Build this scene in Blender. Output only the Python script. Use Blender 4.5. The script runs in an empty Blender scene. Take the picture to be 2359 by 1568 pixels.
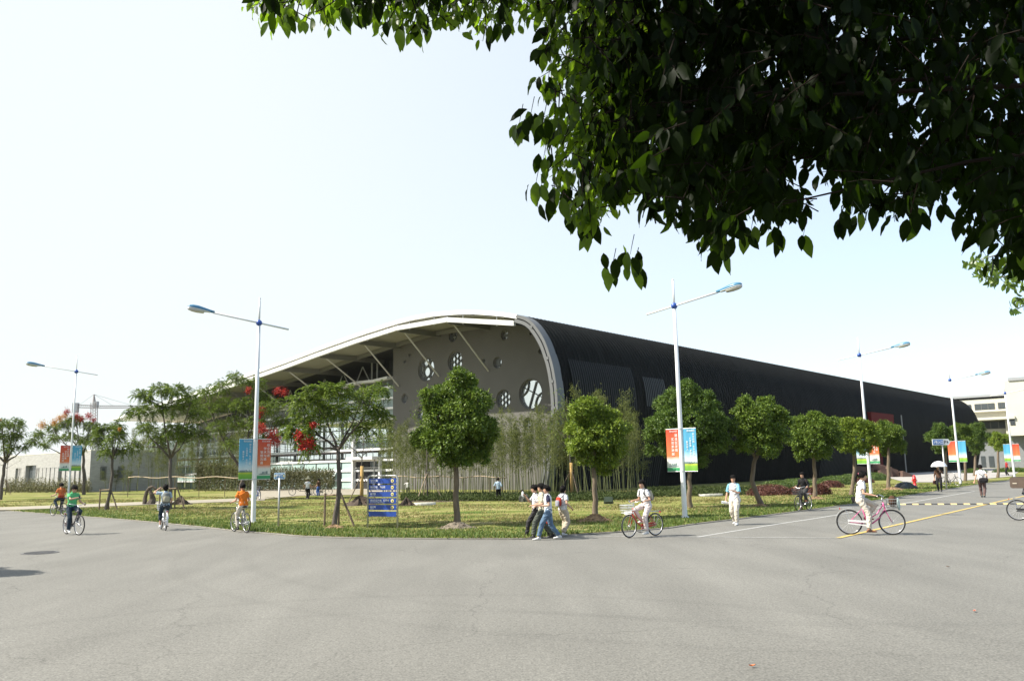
import bpy, bmesh, math, random
import numpy as np
from math import sin, cos, tan, atan, atan2, radians, pi, sqrt
from mathutils import Vector, Matrix
from mathutils.geometry import tessellate_polygon

random.seed(7); np.random.seed(7)
SC = bpy.context.scene
COL = SC.collection

# ------------------------------------------------------------------ camera
F = 1880.0; CX, CY = 1179.5, 784.0; EYE = 2.0     # measured in a 2359 x 1568 copy of the view
TH = atan(296 / F); ROLL = atan(.019)
fw = Vector((0, cos(TH), sin(TH))); u0 = Vector((0, -sin(TH), cos(TH))); xa = Vector((1, 0, 0))
rt = cos(ROLL) * xa - sin(ROLL) * u0
up = sin(ROLL) * xa + cos(ROLL) * u0
CAM = Vector((0, 0, EYE))
cd = bpy.data.cameras.new('camera'); cam = bpy.data.objects.new('camera', cd); COL.objects.link(cam)
cd.sensor_width = 36; cd.lens = 36 * F / 2359; cd.clip_end = 6000; cd.clip_start = .05
M3 = Matrix((rt, up, -fw)).transposed()
cam.matrix_world = Matrix.Translation(CAM) @ M3.to_4x4()
SC.camera = cam

# ------------------------------------------------------------------ sky, sun, exposure
HAZE = (2.98, 3.18, 3.18)
SUN_EL = radians(47); SUN_DIR = Vector((-1, -.13, 0)).normalized()
w = bpy.data.worlds.new('World'); SC.world = w; w.use_nodes = True
nt = w.node_tree; nt.nodes.clear()
sky = nt.nodes.new('ShaderNodeTexSky'); sky.sky_type = 'NISHITA'; sky.sun_disc = False
sky.sun_elevation = SUN_EL; sky.sun_rotation = atan2(SUN_DIR.x, SUN_DIR.y)
sky.air_density = 1.0; sky.dust_density = 1.5; sky.ozone_density = 1.0; sky.altitude = 0
bg = nt.nodes.new('ShaderNodeBackground'); bg.inputs[1].default_value = .15
wo = nt.nodes.new('ShaderNodeOutputWorld')
# hazy autumn sky: the blue is washed out, most of all towards the sun on the left
geo = nt.nodes.new('ShaderNodeTexCoord'); dt = nt.nodes.new('ShaderNodeVectorMath'); dt.operation = 'DOT_PRODUCT'
dt.inputs[1].default_value = (-.93, .25, .12); nt.links.new(geo.outputs['Generated'], dt.inputs[0])
mr = nt.nodes.new('ShaderNodeMapRange'); mr.inputs[1].default_value = -.55; mr.inputs[2].default_value = .55; mr.inputs[3].default_value = .15; mr.inputs[4].default_value = .95
nt.links.new(dt.outputs['Value'], mr.inputs[0])
hm = nt.nodes.new('ShaderNodeMixRGB'); hm.inputs[2].default_value = (HAZE[0], HAZE[1], HAZE[2], 1)
nt.links.new(mr.outputs[0], hm.inputs[0]); nt.links.new(sky.outputs[0], hm.inputs[1])
nt.links.new(hm.outputs[0], bg.inputs[0]); nt.links.new(bg.outputs[0], wo.inputs[0])
sl = bpy.data.lights.new('sun', 'SUN'); sl.energy = 4.9; sl.angle = radians(.5); sl.color = (1, .94, .84)
so = bpy.data.objects.new('sun', sl); COL.objects.link(so)
sd = SUN_DIR * cos(SUN_EL) + Vector((0, 0, sin(SUN_EL)))
so.rotation_euler = sd.to_track_quat('Z', 'Y').to_euler(); so.location = (-60, 0, 90)
vs = SC.view_settings; vs.view_transform = 'Standard'; vs.look = 'None'; vs.gamma = 1; vs.exposure = 1.08
SC.cycles.max_bounces = 8; SC.cycles.transparent_max_bounces = 16
SC.cycles.use_denoising = True

# ------------------------------------------------------------------ measuring helpers
def ray(x, y): return fw + rt * ((x - CX) / F) + up * ((CY - y) / F)
def at(x, y, z=0.0):
    d = ray(x, y); return CAM + d * ((z - EYE) / d.z)
def on_depth(x, y, Y):
    d = ray(x, y); return CAM + d * (Y / d.y)
def px(P, y):                                   # height z above point P's foot that shows at image row y
    x = CX + F * ((P - CAM) @ rt) / ((P - CAM) @ fw)
    return on_depth(x, y, P.y).z
def dep(P): return (P - CAM).dot(fw)
aA = radians(41.5)
A = Vector((sin(aA), cos(aA), 0)); B = Vector((-cos(aA), sin(aA), 0))   # along the hall, and along its gable
_d = ray(1283, 930); P0 = CAM + _d * (68 / _d.y); P0.z = 0
def PP(s, t, h): return P0 + B * s + A * t + Vector((0, 0, h))
def pl(x, y, t):
    d = ray(x, y); Q = P0 + A * t; k = (Q - CAM).dot(A) / d.dot(A); p = CAM + d * k
    return (p - P0).dot(B), p.z
def ps(x, y, s=0):                              # on the hall's long side plane
    d = ray(x, y); Q = P0 + B * s; k = (Q - CAM).dot(B) / d.dot(B); p = CAM + d * k
    return (p - P0).dot(A), p.z

# ------------------------------------------------------------------ materials
MATS = {}
def mat(name, col, rough=.7, metal=0, noise=0, nscale=3, bump=0, bscale=20, col2=None, spec=.5, coords='Object', detail=5, stretch=None):
    if name in MATS: return MATS[name]
    m = bpy.data.materials.new(name); m.use_nodes = True; n = m.node_tree.nodes; l = m.node_tree.links
    b = n['Principled BSDF']; b.inputs['Base Color'].default_value = (*col, 1)
    b.inputs['Roughness'].default_value = rough; b.inputs['Metallic'].default_value = metal
    b.inputs['Specular IOR Level'].default_value = spec
    if noise or bump:
        tc = n.new('ShaderNodeTexCoord'); src = tc.outputs[coords]
        if stretch:
            mp = n.new('ShaderNodeMapping'); mp.inputs['Scale'].default_value = stretch
            l.new(src, mp.inputs[0]); src = mp.outputs[0]
    if noise:
        t = n.new('ShaderNodeTexNoise'); t.inputs['Scale'].default_value = nscale; t.inputs['Detail'].default_value = detail
        l.new(src, t.inputs['Vector'])
        r = n.new('ShaderNodeValToRGB'); r.color_ramp.elements[0].position = .32; r.color_ramp.elements[1].position = .68
        c2 = col2 or tuple(c * (1 - noise) for c in col)
        r.color_ramp.elements[0].color = (*c2, 1); r.color_ramp.elements[1].color = (*col, 1)
        l.new(t.outputs[0], r.inputs[0]); l.new(r.outputs[0], b.inputs['Base Color'])
    if bump:
        t2 = n.new('ShaderNodeTexNoise'); t2.inputs['Scale'].default_value = bscale; t2.inputs['Detail'].default_value = 6
        l.new(src, t2.inputs['Vector'])
        bp = n.new('ShaderNodeBump'); bp.inputs['Strength'].default_value = bump; bp.inputs['Distance'].default_value = .02
        l.new(t2.outputs[0], bp.inputs['Height']); l.new(bp.outputs[0], b.inputs['Normal'])
    MATS[name] = m; return m

def leafmat(name, c1, c2, trans=.35, rough=.45, tcol=None, spec=.5):
    if name in MATS: return MATS[name]
    m = bpy.data.materials.new(name); m.use_nodes = True; n = m.node_tree.nodes; l = m.node_tree.links
    b = n['Principled BSDF']; b.inputs['Roughness'].default_value = rough; b.inputs['Specular IOR Level'].default_value = spec
    g = n.new('ShaderNodeNewGeometry')
    r = n.new('ShaderNodeValToRGB'); r.color_ramp.elements[0].color = (*c1, 1); r.color_ramp.elements[1].color = (*c2, 1)
    l.new(g.outputs['Random Per Island'], r.inputs[0]); l.new(r.outputs[0], b.inputs['Base Color'])
    tr = n.new('ShaderNodeBsdfTranslucent')
    if tcol: tr.inputs[0].default_value = (*tcol, 1)
    else: l.new(r.outputs[0], tr.inputs[0])
    mx = n.new('ShaderNodeMixShader'); mx.inputs[0].default_value = trans
    l.new(b.outputs[0], mx.inputs[1]); l.new(tr.outputs[0], mx.inputs[2])
    l.new(mx.outputs[0], n['Material Output'].inputs[0])
    MATS[name] = m; return m

# ------------------------------------------------------------------ mesh builder
def frame(d):
    d = Vector(d).normalized(); a = Vector((0, 0, 1)) if abs(d.z) < .9 else Vector((1, 0, 0))
    u = d.cross(a).normalized(); return u, u.cross(d).normalized()

class MB:
    def __init__(s): s.v = []; s.f = []; s.m = []
    def add(s, vs_, fs, mi=0):
        o = len(s.v); s.v += [tuple(q) for q in vs_]; s.f += [tuple(i + o for i in f) for f in fs]; s.m += [mi] * len(fs); return s
    def box(s, c, size, rz=0, mi=0, R=None):
        R = R or Matrix.Rotation(rz, 3, 'Z'); c = Vector(c); x, y, z = [q / 2 for q in size]
        vs_ = [c + R @ Vector((i * x, j * y, k * z)) for i in (-1, 1) for j in (-1, 1) for k in (-1, 1)]
        return s.add(vs_, [(0, 1, 3, 2), (4, 6, 7, 5), (0, 4, 5, 1), (2, 3, 7, 6), (0, 2, 6, 4), (1, 5, 7, 3)], mi)
    def bar(s, a, b, wd, hg, side=None, mi=0):       # rectangular bar from a to b
        a = Vector(a); b = Vector(b); d = (b - a).normalized()
        u, v = frame(d)
        if side is not None:
            u = Vector(side); u = (u - d * u.dot(d)).normalized(); v = u.cross(d).normalized()
        vs_ = [p + u * (i * wd / 2) + v * (j * hg / 2) for p in (a, b) for i, j in ((-1, -1), (1, -1), (1, 1), (-1, 1))]
        return s.add(vs_, [(0, 1, 2, 3), (7, 6, 5, 4), (0, 4, 5, 1), (1, 5, 6, 2), (2, 6, 7, 3), (3, 7, 4, 0)], mi)
    def tube(s, pts, rad, n=8, mi=0, cap=True):
        pts = [Vector(p) for p in pts]
        if not hasattr(rad, '__len__'): rad = [rad] * len(pts)
        u, v = frame(pts[1] - pts[0]); vs_ = []; fs = []
        for i, p in enumerate(pts):
            t = pts[min(i + 1, len(pts) - 1)] - pts[max(i - 1, 0)]
            if t.length < 1e-9: t = Vector((0, 0, 1))
            t.normalize(); u = (u - t * u.dot(t)).normalized(); v = t.cross(u)
            for k in range(n):
                a = 2 * pi * k / n; vs_.append(p + (u * cos(a) + v * sin(a)) * rad[i])
        for i in range(len(pts) - 1):
            for k in range(n):
                a = i * n + k; b = i * n + (k + 1) % n; fs.append((a, b, b + n, a + n))
        if cap:
            fs.append(tuple(range(n))[::-1]); fs.append(tuple(range((len(pts) - 1) * n, len(pts) * n)))
        return s.add(vs_, fs, mi)
    def ell(s, c, r, seg=12, rings=8, mi=0, R=None):
        c = Vector(c); R = R or Matrix.Identity(3); vs_ = []; fs = []
        if not hasattr(r, '__len__'): r = (r, r, r)
        for i in range(rings + 1):
            ph = pi * i / rings
            for k in range(seg):
                th = 2 * pi * k / seg
                vs_.append(c + R @ Vector((r[0] * sin(ph) * cos(th), r[1] * sin(ph) * sin(th), r[2] * cos(ph))))
        for i in range(rings):
            for k in range(seg):
                a = i * seg + k; b = i * seg + (k + 1) % seg; fs.append((a, a + seg, b + seg, b))
        return s.add(vs_, fs, mi)
    def loft(s, rings, n=14, mi=0):                  # rings: (centre, side vec, fwd vec, rside, rfwd)
        vs_ = []; fs = []
        for c, sv, fv, a, b in rings:
            for k in range(n):
                t = 2 * pi * k / n; vs_.append(Vector(c) + Vector(sv) * (a * cos(t)) + Vector(fv) * (b * sin(t)))
        for i in range(len(rings) - 1):
            for k in range(n):
                a = i * n + k; b = i * n + (k + 1) % n; fs.append((a, b, b + n, a + n))
        fs.append(tuple(range(n))[::-1]); fs.append(tuple(range((len(rings) - 1) * n, len(rings) * n)))
        return s.add(vs_, fs, mi)
    def disc_ring(s, c, u, v, r, tr, n=24, k=5, mi=0):   # torus, axis = u x v
        c = Vector(c); u = Vector(u); v = Vector(v); w_ = u.cross(v).normalized(); vs_ = []; fs = []
        for i in range(n):
            a = 2 * pi * i / n; d = u * cos(a) + v * sin(a)
            for j in range(k):
                b = 2 * pi * j / k; vs_.append(c + d * (r + tr * cos(b)) + w_ * (tr * sin(b)))
        for i in range(n):
            for j in range(k):
                fs.append((i * k + j, ((i + 1) % n) * k + j, ((i + 1) % n) * k + (j + 1) % k, i * k + (j + 1) % k))
        return s.add(vs_, fs, mi)
    def prism(s, poly, off, mi=0):                   # poly list of points, extruded by off
        off = Vector(off); n = len(poly); P = [Vector(p) for p in poly]
        return s.add(P + [p + off for p in P], [tuple(range(n))[::-1], tuple(range(n, 2 * n))] + [(i, (i + 1) % n, (i + 1) % n + n, i + n) for i in range(n)], mi)
    def build(s, name, mats, parent=None, smooth=False, loc=None, rz=None):
        me = bpy.data.meshes.new(name); me.from_pydata(s.v, [], s.f)
        if not isinstance(mats, (list, tuple)): mats = [mats]
        for q in mats: me.materials.append(q)
        if any(s.m): me.polygons.foreach_set('material_index', s.m)
        if smooth: me.polygons.foreach_set('use_smooth', [True] * len(s.f))
        me.update()
        o = bpy.data.objects.new(name, me); COL.objects.link(o)
        if parent: o.parent = parent
        if loc is not None: o.location = loc
        if rz is not None: o.rotation_euler.z = rz
        return o

def tag(o, label=None, cat=None, group=None, kind=None):
    if label: o['label'] = label
    if cat: o['category'] = cat
    if group: o['group'] = group
    if kind: o['kind'] = kind
    return o
def thing(name, label, cat, loc=(0, 0, 0), rz=0, group=None):
    o = bpy.data.objects.new(name, None); COL.objects.link(o); o.empty_display_size = .3
    o.location = loc; o.rotation_euler.z = rz
    return tag(o, label, cat, group)
def copy_tree(o, parent=None):
    c = o.copy(); COL.objects.link(c)
    if parent: c.parent = parent
    for ch in list(o.children): copy_tree(ch, c)
    return c
def quads_mesh(name, V, nper, m, parent=None, faces=None, smooth=False):
    """V: (N,k,3) array; each island of k verts uses the face pattern 'faces'."""
    N, k, _ = V.shape; faces = faces or [tuple(range(k))]
    me = bpy.data.meshes.new(name); me.vertices.add(N * k); me.vertices.foreach_set('co', V.reshape(-1).astype(np.float32))
    li = []; base = np.arange(N) * k
    tot = [len(f) for f in faces]
    allf = np.concatenate([np.array(f)[None, :] + base[:, None] for f in faces], axis=1).reshape(-1)
    me.loops.add(len(allf)); me.loops.foreach_set('vertex_index', allf.astype(np.int32))
    me.polygons.add(N * len(faces)); tt = np.tile(np.array(tot), N); st = np.concatenate([[0], np.cumsum(tt)[:-1]])
    me.polygons.foreach_set('loop_start', st.astype(np.int32)); me.polygons.foreach_set('loop_total', tt.astype(np.int32))
    me.update(calc_edges=True); me.validate()
    me.materials.append(m)
    if smooth: me.polygons.foreach_set('use_smooth', [True] * len(me.polygons))
    o = bpy.data.objects.new(name, me); COL.objects.link(o)
    if parent: o.parent = parent
    return o
def unit(a): return a / (np.linalg.norm(a, axis=-1, keepdims=True) + 1e-9)
def rnd(n): return unit(np.random.normal(size=(n, 3)))
def leaves(C, D, Nn, L, W, fold=.25):
    """rhombic folded leaves: centre base C, long dir D, normal Nn"""
    S = unit(np.cross(D, Nn)); Nn = unit(np.cross(S, D)); L = L[:, None]; W = W[:, None]
    v0 = C; v1 = C + D * L * .45 + S * W * .5 + Nn * W * fold; v2 = C + D * L; v3 = C + D * L * .45 - S * W * .5 + Nn * W * fold
    return np.stack([v0, v1, v2, v3], axis=1)
RH = [(0, 1, 2), (0, 2, 3)]
# ================================================================== GROUND
def flat(name, pts, z, m, kind='structure'):
    tri = tessellate_polygon([[Vector((p[0], p[1], 0)) for p in pts]])
    mb = MB(); mb.v = [(p[0], p[1], z) for p in pts]; mb.f = [tuple(t) for t in tri]; mb.m = [0] * len(tri)
    me_o = mb.build(name, m)
    bm = bmesh.new(); bm.from_mesh(me_o.data); bmesh.ops.recalc_face_normals(bm, faces=bm.faces)
    if bm.faces[0].normal.z < 0: bmesh.ops.reverse_faces(bm, faces=bm.faces)
    bm.to_mesh(me_o.data); bm.free()
    if kind: me_o['kind'] = kind
    return me_o

# asphalt: fine speckle, broad worn patches, a few tyre arcs
am = bpy.data.materials.new('asphalt'); am.use_nodes = True; n = am.node_tree.nodes; l = am.node_tree.links
b = n['Principled BSDF']; b.inputs['Roughness'].default_value = .82; b.inputs['Specular IOR Level'].default_value = .3
tc = n.new('ShaderNodeTexCoord')
def nz(sc, det, stretch=None, rot=0):
    src = tc.outputs['Object']
    if stretch:
        mp = n.new('ShaderNodeMapping'); mp.inputs['Scale'].default_value = stretch; mp.inputs['Rotation'].default_value = (0, 0, rot)
        l.new(src, mp.inputs[0]); src = mp.outputs[0]
    t = n.new('ShaderNodeTexNoise'); t.inputs['Scale'].default_value = sc; t.inputs['Detail'].default_value = det
    l.new(src, t.inputs['Vector']); return t.outputs[0]
def mapr(o, a, b_, c, d):
    m_ = n.new('ShaderNodeMapRange'); m_.inputs[1].default_value = a; m_.inputs[2].default_value = b_; m_.inputs[3].default_value = c; m_.inputs[4].default_value = d
    l.new(o, m_.inputs[0]); return m_.outputs[0]
def mul(a, b_):
    m_ = n.new('ShaderNodeMath'); m_.operation = 'MULTIPLY'; l.new(a, m_.inputs[0]); l.new(b_, m_.inputs[1]); return m_.outputs[0]
f1 = mapr(nz(38, 3), .3, .7, .66, 1.32); f2 = mapr(nz(.35, 5, (1, .6, 1)), .3, .7, .90, 1.10); f3 = mapr(nz(1.2, 6, (1, .18, 1), .25), .35, .7, .92, 1.07)
f4 = mapr(nz(14, 5), .3, .7, .86, 1.14)
mm = mul(mul(f1, f2), mul(f3, f4))
# tyre arcs
for (cx_, cy_, r_, wd, dk) in ((-1.5, 6.0, 6.2, .10, .94), (-1.5, 6.0, 7.75, .12, .93), (6.5, 24, 13.5, .14, .94), (7.5, 25, 16.4, .12, .94)):
    vm = n.new('ShaderNodeVectorMath'); vm.operation = 'DISTANCE'; vm.inputs[1].default_value = (cx_, cy_, 0)
    l.new(tc.outputs['Object'], vm.inputs[0])
    s_ = n.new('ShaderNodeMath'); s_.operation = 'SUBTRACT'; s_.inputs[1].default_value = r_; l.new(vm.outputs['Value'], s_.inputs[0])
    a_ = n.new('ShaderNodeMath'); a_.operation = 'ABSOLUTE'; l.new(s_.outputs[0], a_.inputs[0])
    mm = mul(mm, mapr(a_.outputs[0], wd * .3, wd * 1.6, dk, 1))
# thin cracks
vo = n.new('ShaderNodeTexVoronoi'); vo.feature = 'DISTANCE_TO_EDGE'; vo.inputs['Scale'].default_value = .16
mpv = n.new('ShaderNodeVectorMath'); mpv.operation = 'ADD'; ns = n.new('ShaderNodeTexNoise'); ns.inputs['Scale'].default_value = 1.1; ns.inputs['Detail'].default_value = 6
l.new(tc.outputs['Object'], ns.inputs['Vector']); l.new(tc.outputs['Object'], mpv.inputs[0]); l.new(ns.outputs['Color'], mpv.inputs[1]); l.new(mpv.outputs[0], vo.inputs['Vector'])
crk = mapr(vo.outputs['Distance'], .0006, .0034, .80, 1)
mm = mul(mm, crk)
cc = n.new('ShaderNodeMixRGB'); cc.blend_type = 'MULTIPLY'; cc.inputs[0].default_value = 1; cc.inputs[1].default_value = (.152, .148, .132, 1)
l.new(mm, cc.inputs[2]); l.new(cc.outputs[0], b.inputs['Base Color'])
bp = n.new('ShaderNodeBump'); bp.inputs['Strength'].default_value = .5; bp.inputs['Distance'].default_value = .01
l.new(nz(60, 4), bp.inputs['Height']); l.new(bp.outputs[0], b.inputs['Normal'])

M_earth = mat('earth', (.20, .17, .11), .95, noise=.5, nscale=.3, bump=.6)
flat('ground', [(-1500, -60), (1500, -60), (1500, 2500), (-1500, 2500)], -.05, M_earth)

edge = [(-160, 1186), (0, 1177), (66, 1180), (130, 1185), (200, 1190), (290, 1197), (380, 1205), (470, 1214), (555, 1223), (640, 1230), (700, 1235),
        (800, 1238.5), (900, 1240), (1000, 1241), (1100, 1241.5), (1220, 1240.5), (1320, 1232), (1400, 1227), (1480, 1221), (1536, 1216),
        (1597, 1207), (1700, 1195), (1803, 1182), (1880, 1172), (1962, 1161), (2060, 1146), (2153, 1131), (2250, 1116), (2338, 1104), (2450, 1094)]
EP = [at(*p) for p in edge]
def smooth_line(P, k=6):
    out = []
    for i in range(len(P) - 1):
        p0 = P[max(i - 1, 0)]; p1 = P[i]; p2 = P[i + 1]; p3 = P[min(i + 2, len(P) - 1)]
        for j in range(k):
            t = j / k
            out.append(.5 * ((2 * p1) + (-p0 + p2) * t + (2 * p0 - 5 * p1 + 4 * p2 - p3) * t * t + (-p0 + 3 * p1 - 3 * p2 + p3) * t ** 3))
    out.append(P[-1]); return out
EP = smooth_line(EP)
rp = [(-220, EP[0].y), *[(p.x, p.y) for p in EP], (EP[-1].x + 60, EP[-1].y + 60), (260, 200), (260, -40), (-220, -40)]
flat('road', rp, 0.0, am)
# lawn: gridded, gently uneven
gm = bpy.data.materials.new('lawn'); gm.use_nodes = True; n = gm.node_tree.nodes; l = gm.node_tree.links
b = n['Principled BSDF']; b.inputs['Roughness'].default_value = .95; b.inputs['Specular IOR Level'].default_value = .1
tc = n.new('ShaderNodeTexCoord')
r = n.new('ShaderNodeValToRGB'); r.color_ramp.elements[0].position = .33; r.color_ramp.elements[0].color = (.07, .11, .02, 1)
r.color_ramp.elements[1].position = .66; r.color_ramp.elements[1].color = (.27, .235, .105, 1); e_ = r.color_ramp.elements.new(.48); e_.color = (.175, .185, .05, 1)
a1 = nz(.28, 7, (1, 1.8, 1)); l.new(a1, r.inputs[0])
m2 = n.new('ShaderNodeMixRGB'); m2.blend_type = 'MULTIPLY'; m2.inputs[0].default_value = 1; l.new(r.outputs[0], m2.inputs[1]); l.new(mapr(nz(22, 4), .3, .7, .6, 1.35), m2.inputs[2])
l.new(m2.outputs[0], b.inputs['Base Color'])
bp = n.new('ShaderNodeBump'); bp.inputs['Strength'].default_value = 1; bp.inputs['Distance'].default_value = .06
l.new(nz(12, 6), bp.inputs['Height']); l.new(bp.outputs[0], b.inputs['Normal'])
back = [(EP[-1].x + 60, EP[-1].y + 60), (200, 330), (-260, 330), (-260, EP[0].y + 1)]
lawn_poly = [(p.x, p.y) for p in EP] + back
flat('lawn', lawn_poly, .045, gm)
# kerb strip between road and lawn
M_kerb = mat('kerb_concrete', (.24, .225, .19), .9, noise=.25, nscale=4, bump=.3)
mb = MB()
def offs(P, d):
    out = []
    for i, p in enumerate(P):
        t = (P[min(i + 1, len(P) - 1)] - P[max(i - 1, 0)]); t.z = 0; t.normalize(); out.append(p + Vector((-t.y, t.x, 0)) * d)
    return out
e0 = offs(EP, -.12); e1 = offs(EP, .03)
for i in range(len(EP) - 1):
    q = [Vector((*p.xy, .006)) for p in (e0[i], e0[i + 1])] + [Vector((*p.xy, .006)) for p in (e1[i + 1], e1[i])]
    mb.prism(q, (0, 0, .026))
kb = mb.build('kerb', M_kerb); kb['kind'] = 'structure'
# pale path and plaza
M_path = mat('path_concrete', (.30, .27, .21), .9, noise=.25, nscale=1.5, bump=.3)
def strip_px(name, pts, wpx, z, m):
    up_ = [at(x, y - wpx / 2) for x, y in pts]; lo = [at(x, y + wpx / 2) for x, y in pts]
    return flat(name, [(p.x, p.y) for p in up_ + lo[::-1]], z, m)
strip_px('path', [(-160, 1177), (20, 1173), (120, 1169.5), (230, 1165), (330, 1161), (430, 1157.5), (520, 1154), (610, 1150.5)], 7, .076, M_path)
flat('plaza', [at(x, y).xy for x, y in ((600, 1152), (690, 1143), (880, 1140), (930, 1133), (900, 1122), (620, 1124), (560, 1131))], .080, M_path)
flat('entrance_forecourt', [at(x, y).xy for x, y in ((2035, 1098), (2085, 1112), (2180, 1112), (2330, 1098), (2359, 1080), (2250, 1078), (2090, 1085))], .080, mat('paving', (.34, .32, .29), .9, noise=.2, nscale=2))

# road markings
M_white = mat('worn_white_paint', (.42, .42, .40), .8, noise=.45, nscale=9); M_yel = mat('worn_yellow_paint', (.52, .38, .11), .8, noise=.3, nscale=9)
def line_px(name, pts, wd, m, z=.004):
    P = smooth_line([at(*p) for p in pts], 4); a = offs(P, wd / 2); c = offs(P, -wd / 2)
    o = flat(name, [(p.x, p.y) for p in a + c[::-1]], z, m); return o
line_px('edge_line', [(1608, 1236), (1803, 1204.6), (1948, 1182), (2245, 1131)], .12, M_white)
line_px('stop_line', [(1300, 1233), (1423, 1235), (1803, 1238), (1932, 1239)], .10, M_white, .008)
line_px('centre_line', [(1931, 1239), (2100, 1201), (2335, 1147.5), (2500, 1113)], .15, M_yel, .012)

# speed bump
q0 = at(2030, 1162); q1 = at(2420, 1160.5); N_ = 26
M_rub = mat('black_rubber', (.025, .025, .025), .7); M_yb = mat('yellow_rubber', (.55, .42, .18), .7)
sb = thing('speed_bump', 'black and cream striped speed bump lying across the right road', 'speed bump', q0)
for k in range(N_):
    a = q0.lerp(q1, k / N_) - q0; c = q0.lerp(q1, (k + .94) / N_) - q0
    mb = MB(); d = (c - a).normalized(); s_ = Vector((-d.y, d.x, 0))
    prof = [s_ * -.17 + Vector((0, 0, .002)), s_ * -.1 + Vector((0, 0, .045)), s_ * .1 + Vector((0, 0, .045)), s_ * .17 + Vector((0, 0, .002))]
    mb.prism([a + p for p in prof], c - a); mb.build('bump_segment', M_yb if k % 2 else M_rub, sb)

# manhole cover and litter on the road
p = at(92, 1273); mb = MB(); mb.loft([(Vector((0, 0, z)), (1, 0, 0), (0, 1, 0), r_, r_) for z, r_ in ((0, .46), (.012, .46), (.012, .38))], 28)
for k in range(-5, 6):
    wdt = sqrt(max(0, .37 ** 2 - (k * .065) ** 2)); mb.box((0, k * .065, .018), (2 * wdt, .025, .012))
o = mb.build('manhole_cover', mat('cast_iron', (.13, .13, .13), .75, metal=.1, noise=.4, nscale=9), loc=(p.x, p.y, .001))
tag(o, 'round iron manhole cover set in the asphalt at the lower left', 'manhole cover')
def dry_leaf(x, y, c, lab, rz):
    p = at(x, y); mb = MB(); pts = []
    for t in range(7):
        u = t / 6; wd = .028 * sin(pi * min(1, u * .92 + .05)) ; pts.append((u, wd))
    vs_ = []; 
    for u, wd in pts:
        zz = .012 + .018 * abs(u - .5); vs_ += [(u * .07 - .035, -wd * .7, zz + .012), (u * .07 - .035, 0, zz), (u * .07 - .035, wd * .7, zz + .010)]
    fs = []
    for i in range(6): fs += [(3 * i, 3 * i + 3, 3 * i + 4, 3 * i + 1), (3 * i + 1, 3 * i + 4, 3 * i + 5, 3 * i + 2)]
    mb.add(vs_, fs); o = mb.build('fallen_leaf', mat('dry_leaf_' + c, {'orange': (.6, .16, .05), 'red': (.55, .2, .14), 'brown': (.10, .06, .04)}[c], .6), loc=(p.x, p.y, .003), rz=rz)
    tag(o, lab, 'fallen leaf')
dry_leaf(1733, 1537, 'orange', 'curled orange leaf on the asphalt near the bottom edge', .2)
dry_leaf(2245, 1410, 'red', 'pale red leaf lying on the asphalt at the lower right', 1.)
dry_leaf(2184, 1307, 'brown', 'dark brown leaf lying on the road under the speed bump and yellow line', 2.)

# ------------------------------------------------------------------ grass blades (nobody could count them)
import itertools
LP = np.array(lawn_poly)
def inside(P, poly):
    x, y = P[:, 0], P[:, 1]; c = np.zeros(len(P), bool); j = len(poly) - 1
    for i in range(len(poly)):
        xi, yi = poly[i]; xj, yj = poly[j]
        with np.errstate(divide='ignore', invalid='ignore'):
            c ^= ((yi > y) != (yj > y)) & (x < (xj - xi) * (y - yi) / (yj - yi) + xi)
        j = i
    return c
def px_of(P):
    P = np.asarray(P, float); r_ = np.array(rt); u_ = np.array(up); f_ = np.array(fw); V = P - np.array(CAM); z = V @ f_
    return CX + F * (V @ r_) / z, CY - F * (V @ u_) / z
EPA = np.array([(p.x, p.y) for p in EP])
def grass(N, ymin, ymax, xr, size, name_m, edgebias=0):
    Y = ymin + (ymax - ymin) * np.random.rand(N) ** 1.3; X = (np.random.rand(N) * 2 - 1) * (Y * .64 + 1)
    P = np.stack([X, Y], 1); P = P[inside(P, LP)]
    d = np.min(np.linalg.norm(P[:, None, :] - EPA[None, ::3, :], axis=2), axis=1)
    # clumpiness
    nn = np.sin(P[:, 0] * 1.7 + 2 * np.sin(P[:, 1] * .9)) * np.sin(P[:, 1] * 1.3 + 1.5 * np.sin(P[:, 0] * .8)) + .7 * np.sin(P[:, 0] * .43 + P[:, 1] * .61)
    pth = (np.abs(px_of(np.c_[P, np.zeros(len(P))])[1] - np.interp(px_of(np.c_[P, np.zeros(len(P))])[0], [-160, 20, 230, 430, 610, 611], [1177, 1173, 1165, 1157.5, 1150.5, 1110])) > 5)
    gx, gy = px_of(np.c_[P, np.zeros(len(P))])
    keep = pth & ~((gx > 590) & (gx < 925) & (gy < 1147)) & ~((gx > 2060) & (gy < 1112)) & (gy > 1100)
    keep &= np.random.rand(len(P)) < np.clip(.35 + .4 * nn + 1.3 * np.exp(-d / 3.0), .12, 1)
    P = P[keep]; d = d[keep]; nn = nn[keep]; n_ = len(P)
    sz = size * (.45 + .75 * np.random.rand(n_)) * (1 + .7 * np.exp(-d / 3)) * (1 + .25 * nn)
    out = []
    for k in range(3):
        az = np.random.rand(n_) * 2 * pi; lean = .25 + .7 * np.random.rand(n_)
        D = unit(np.stack([np.cos(az) * lean, np.sin(az) * lean, np.ones(n_)], 1)); S = np.stack([-np.sin(az), np.cos(az), 0 * az], 1) 
        C = np.c_[P + .05 * np.random.randn(n_, 2), np.full(n_, .03)]; W = (.014 + .012 * np.random.rand(n_))[:, None] * (1 + Y.mean() * 0)
        W = W * np.clip(P[:, 1:2] / 30, 1, 3)
        out.append(np.stack([C - S * W, C + S * W, C + D * sz[:, None]], axis=1))
    return np.concatenate(out), np.tile(d, 3)
V, dd = grass(190000, 22, 75, 40, .075, 'g')
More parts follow.
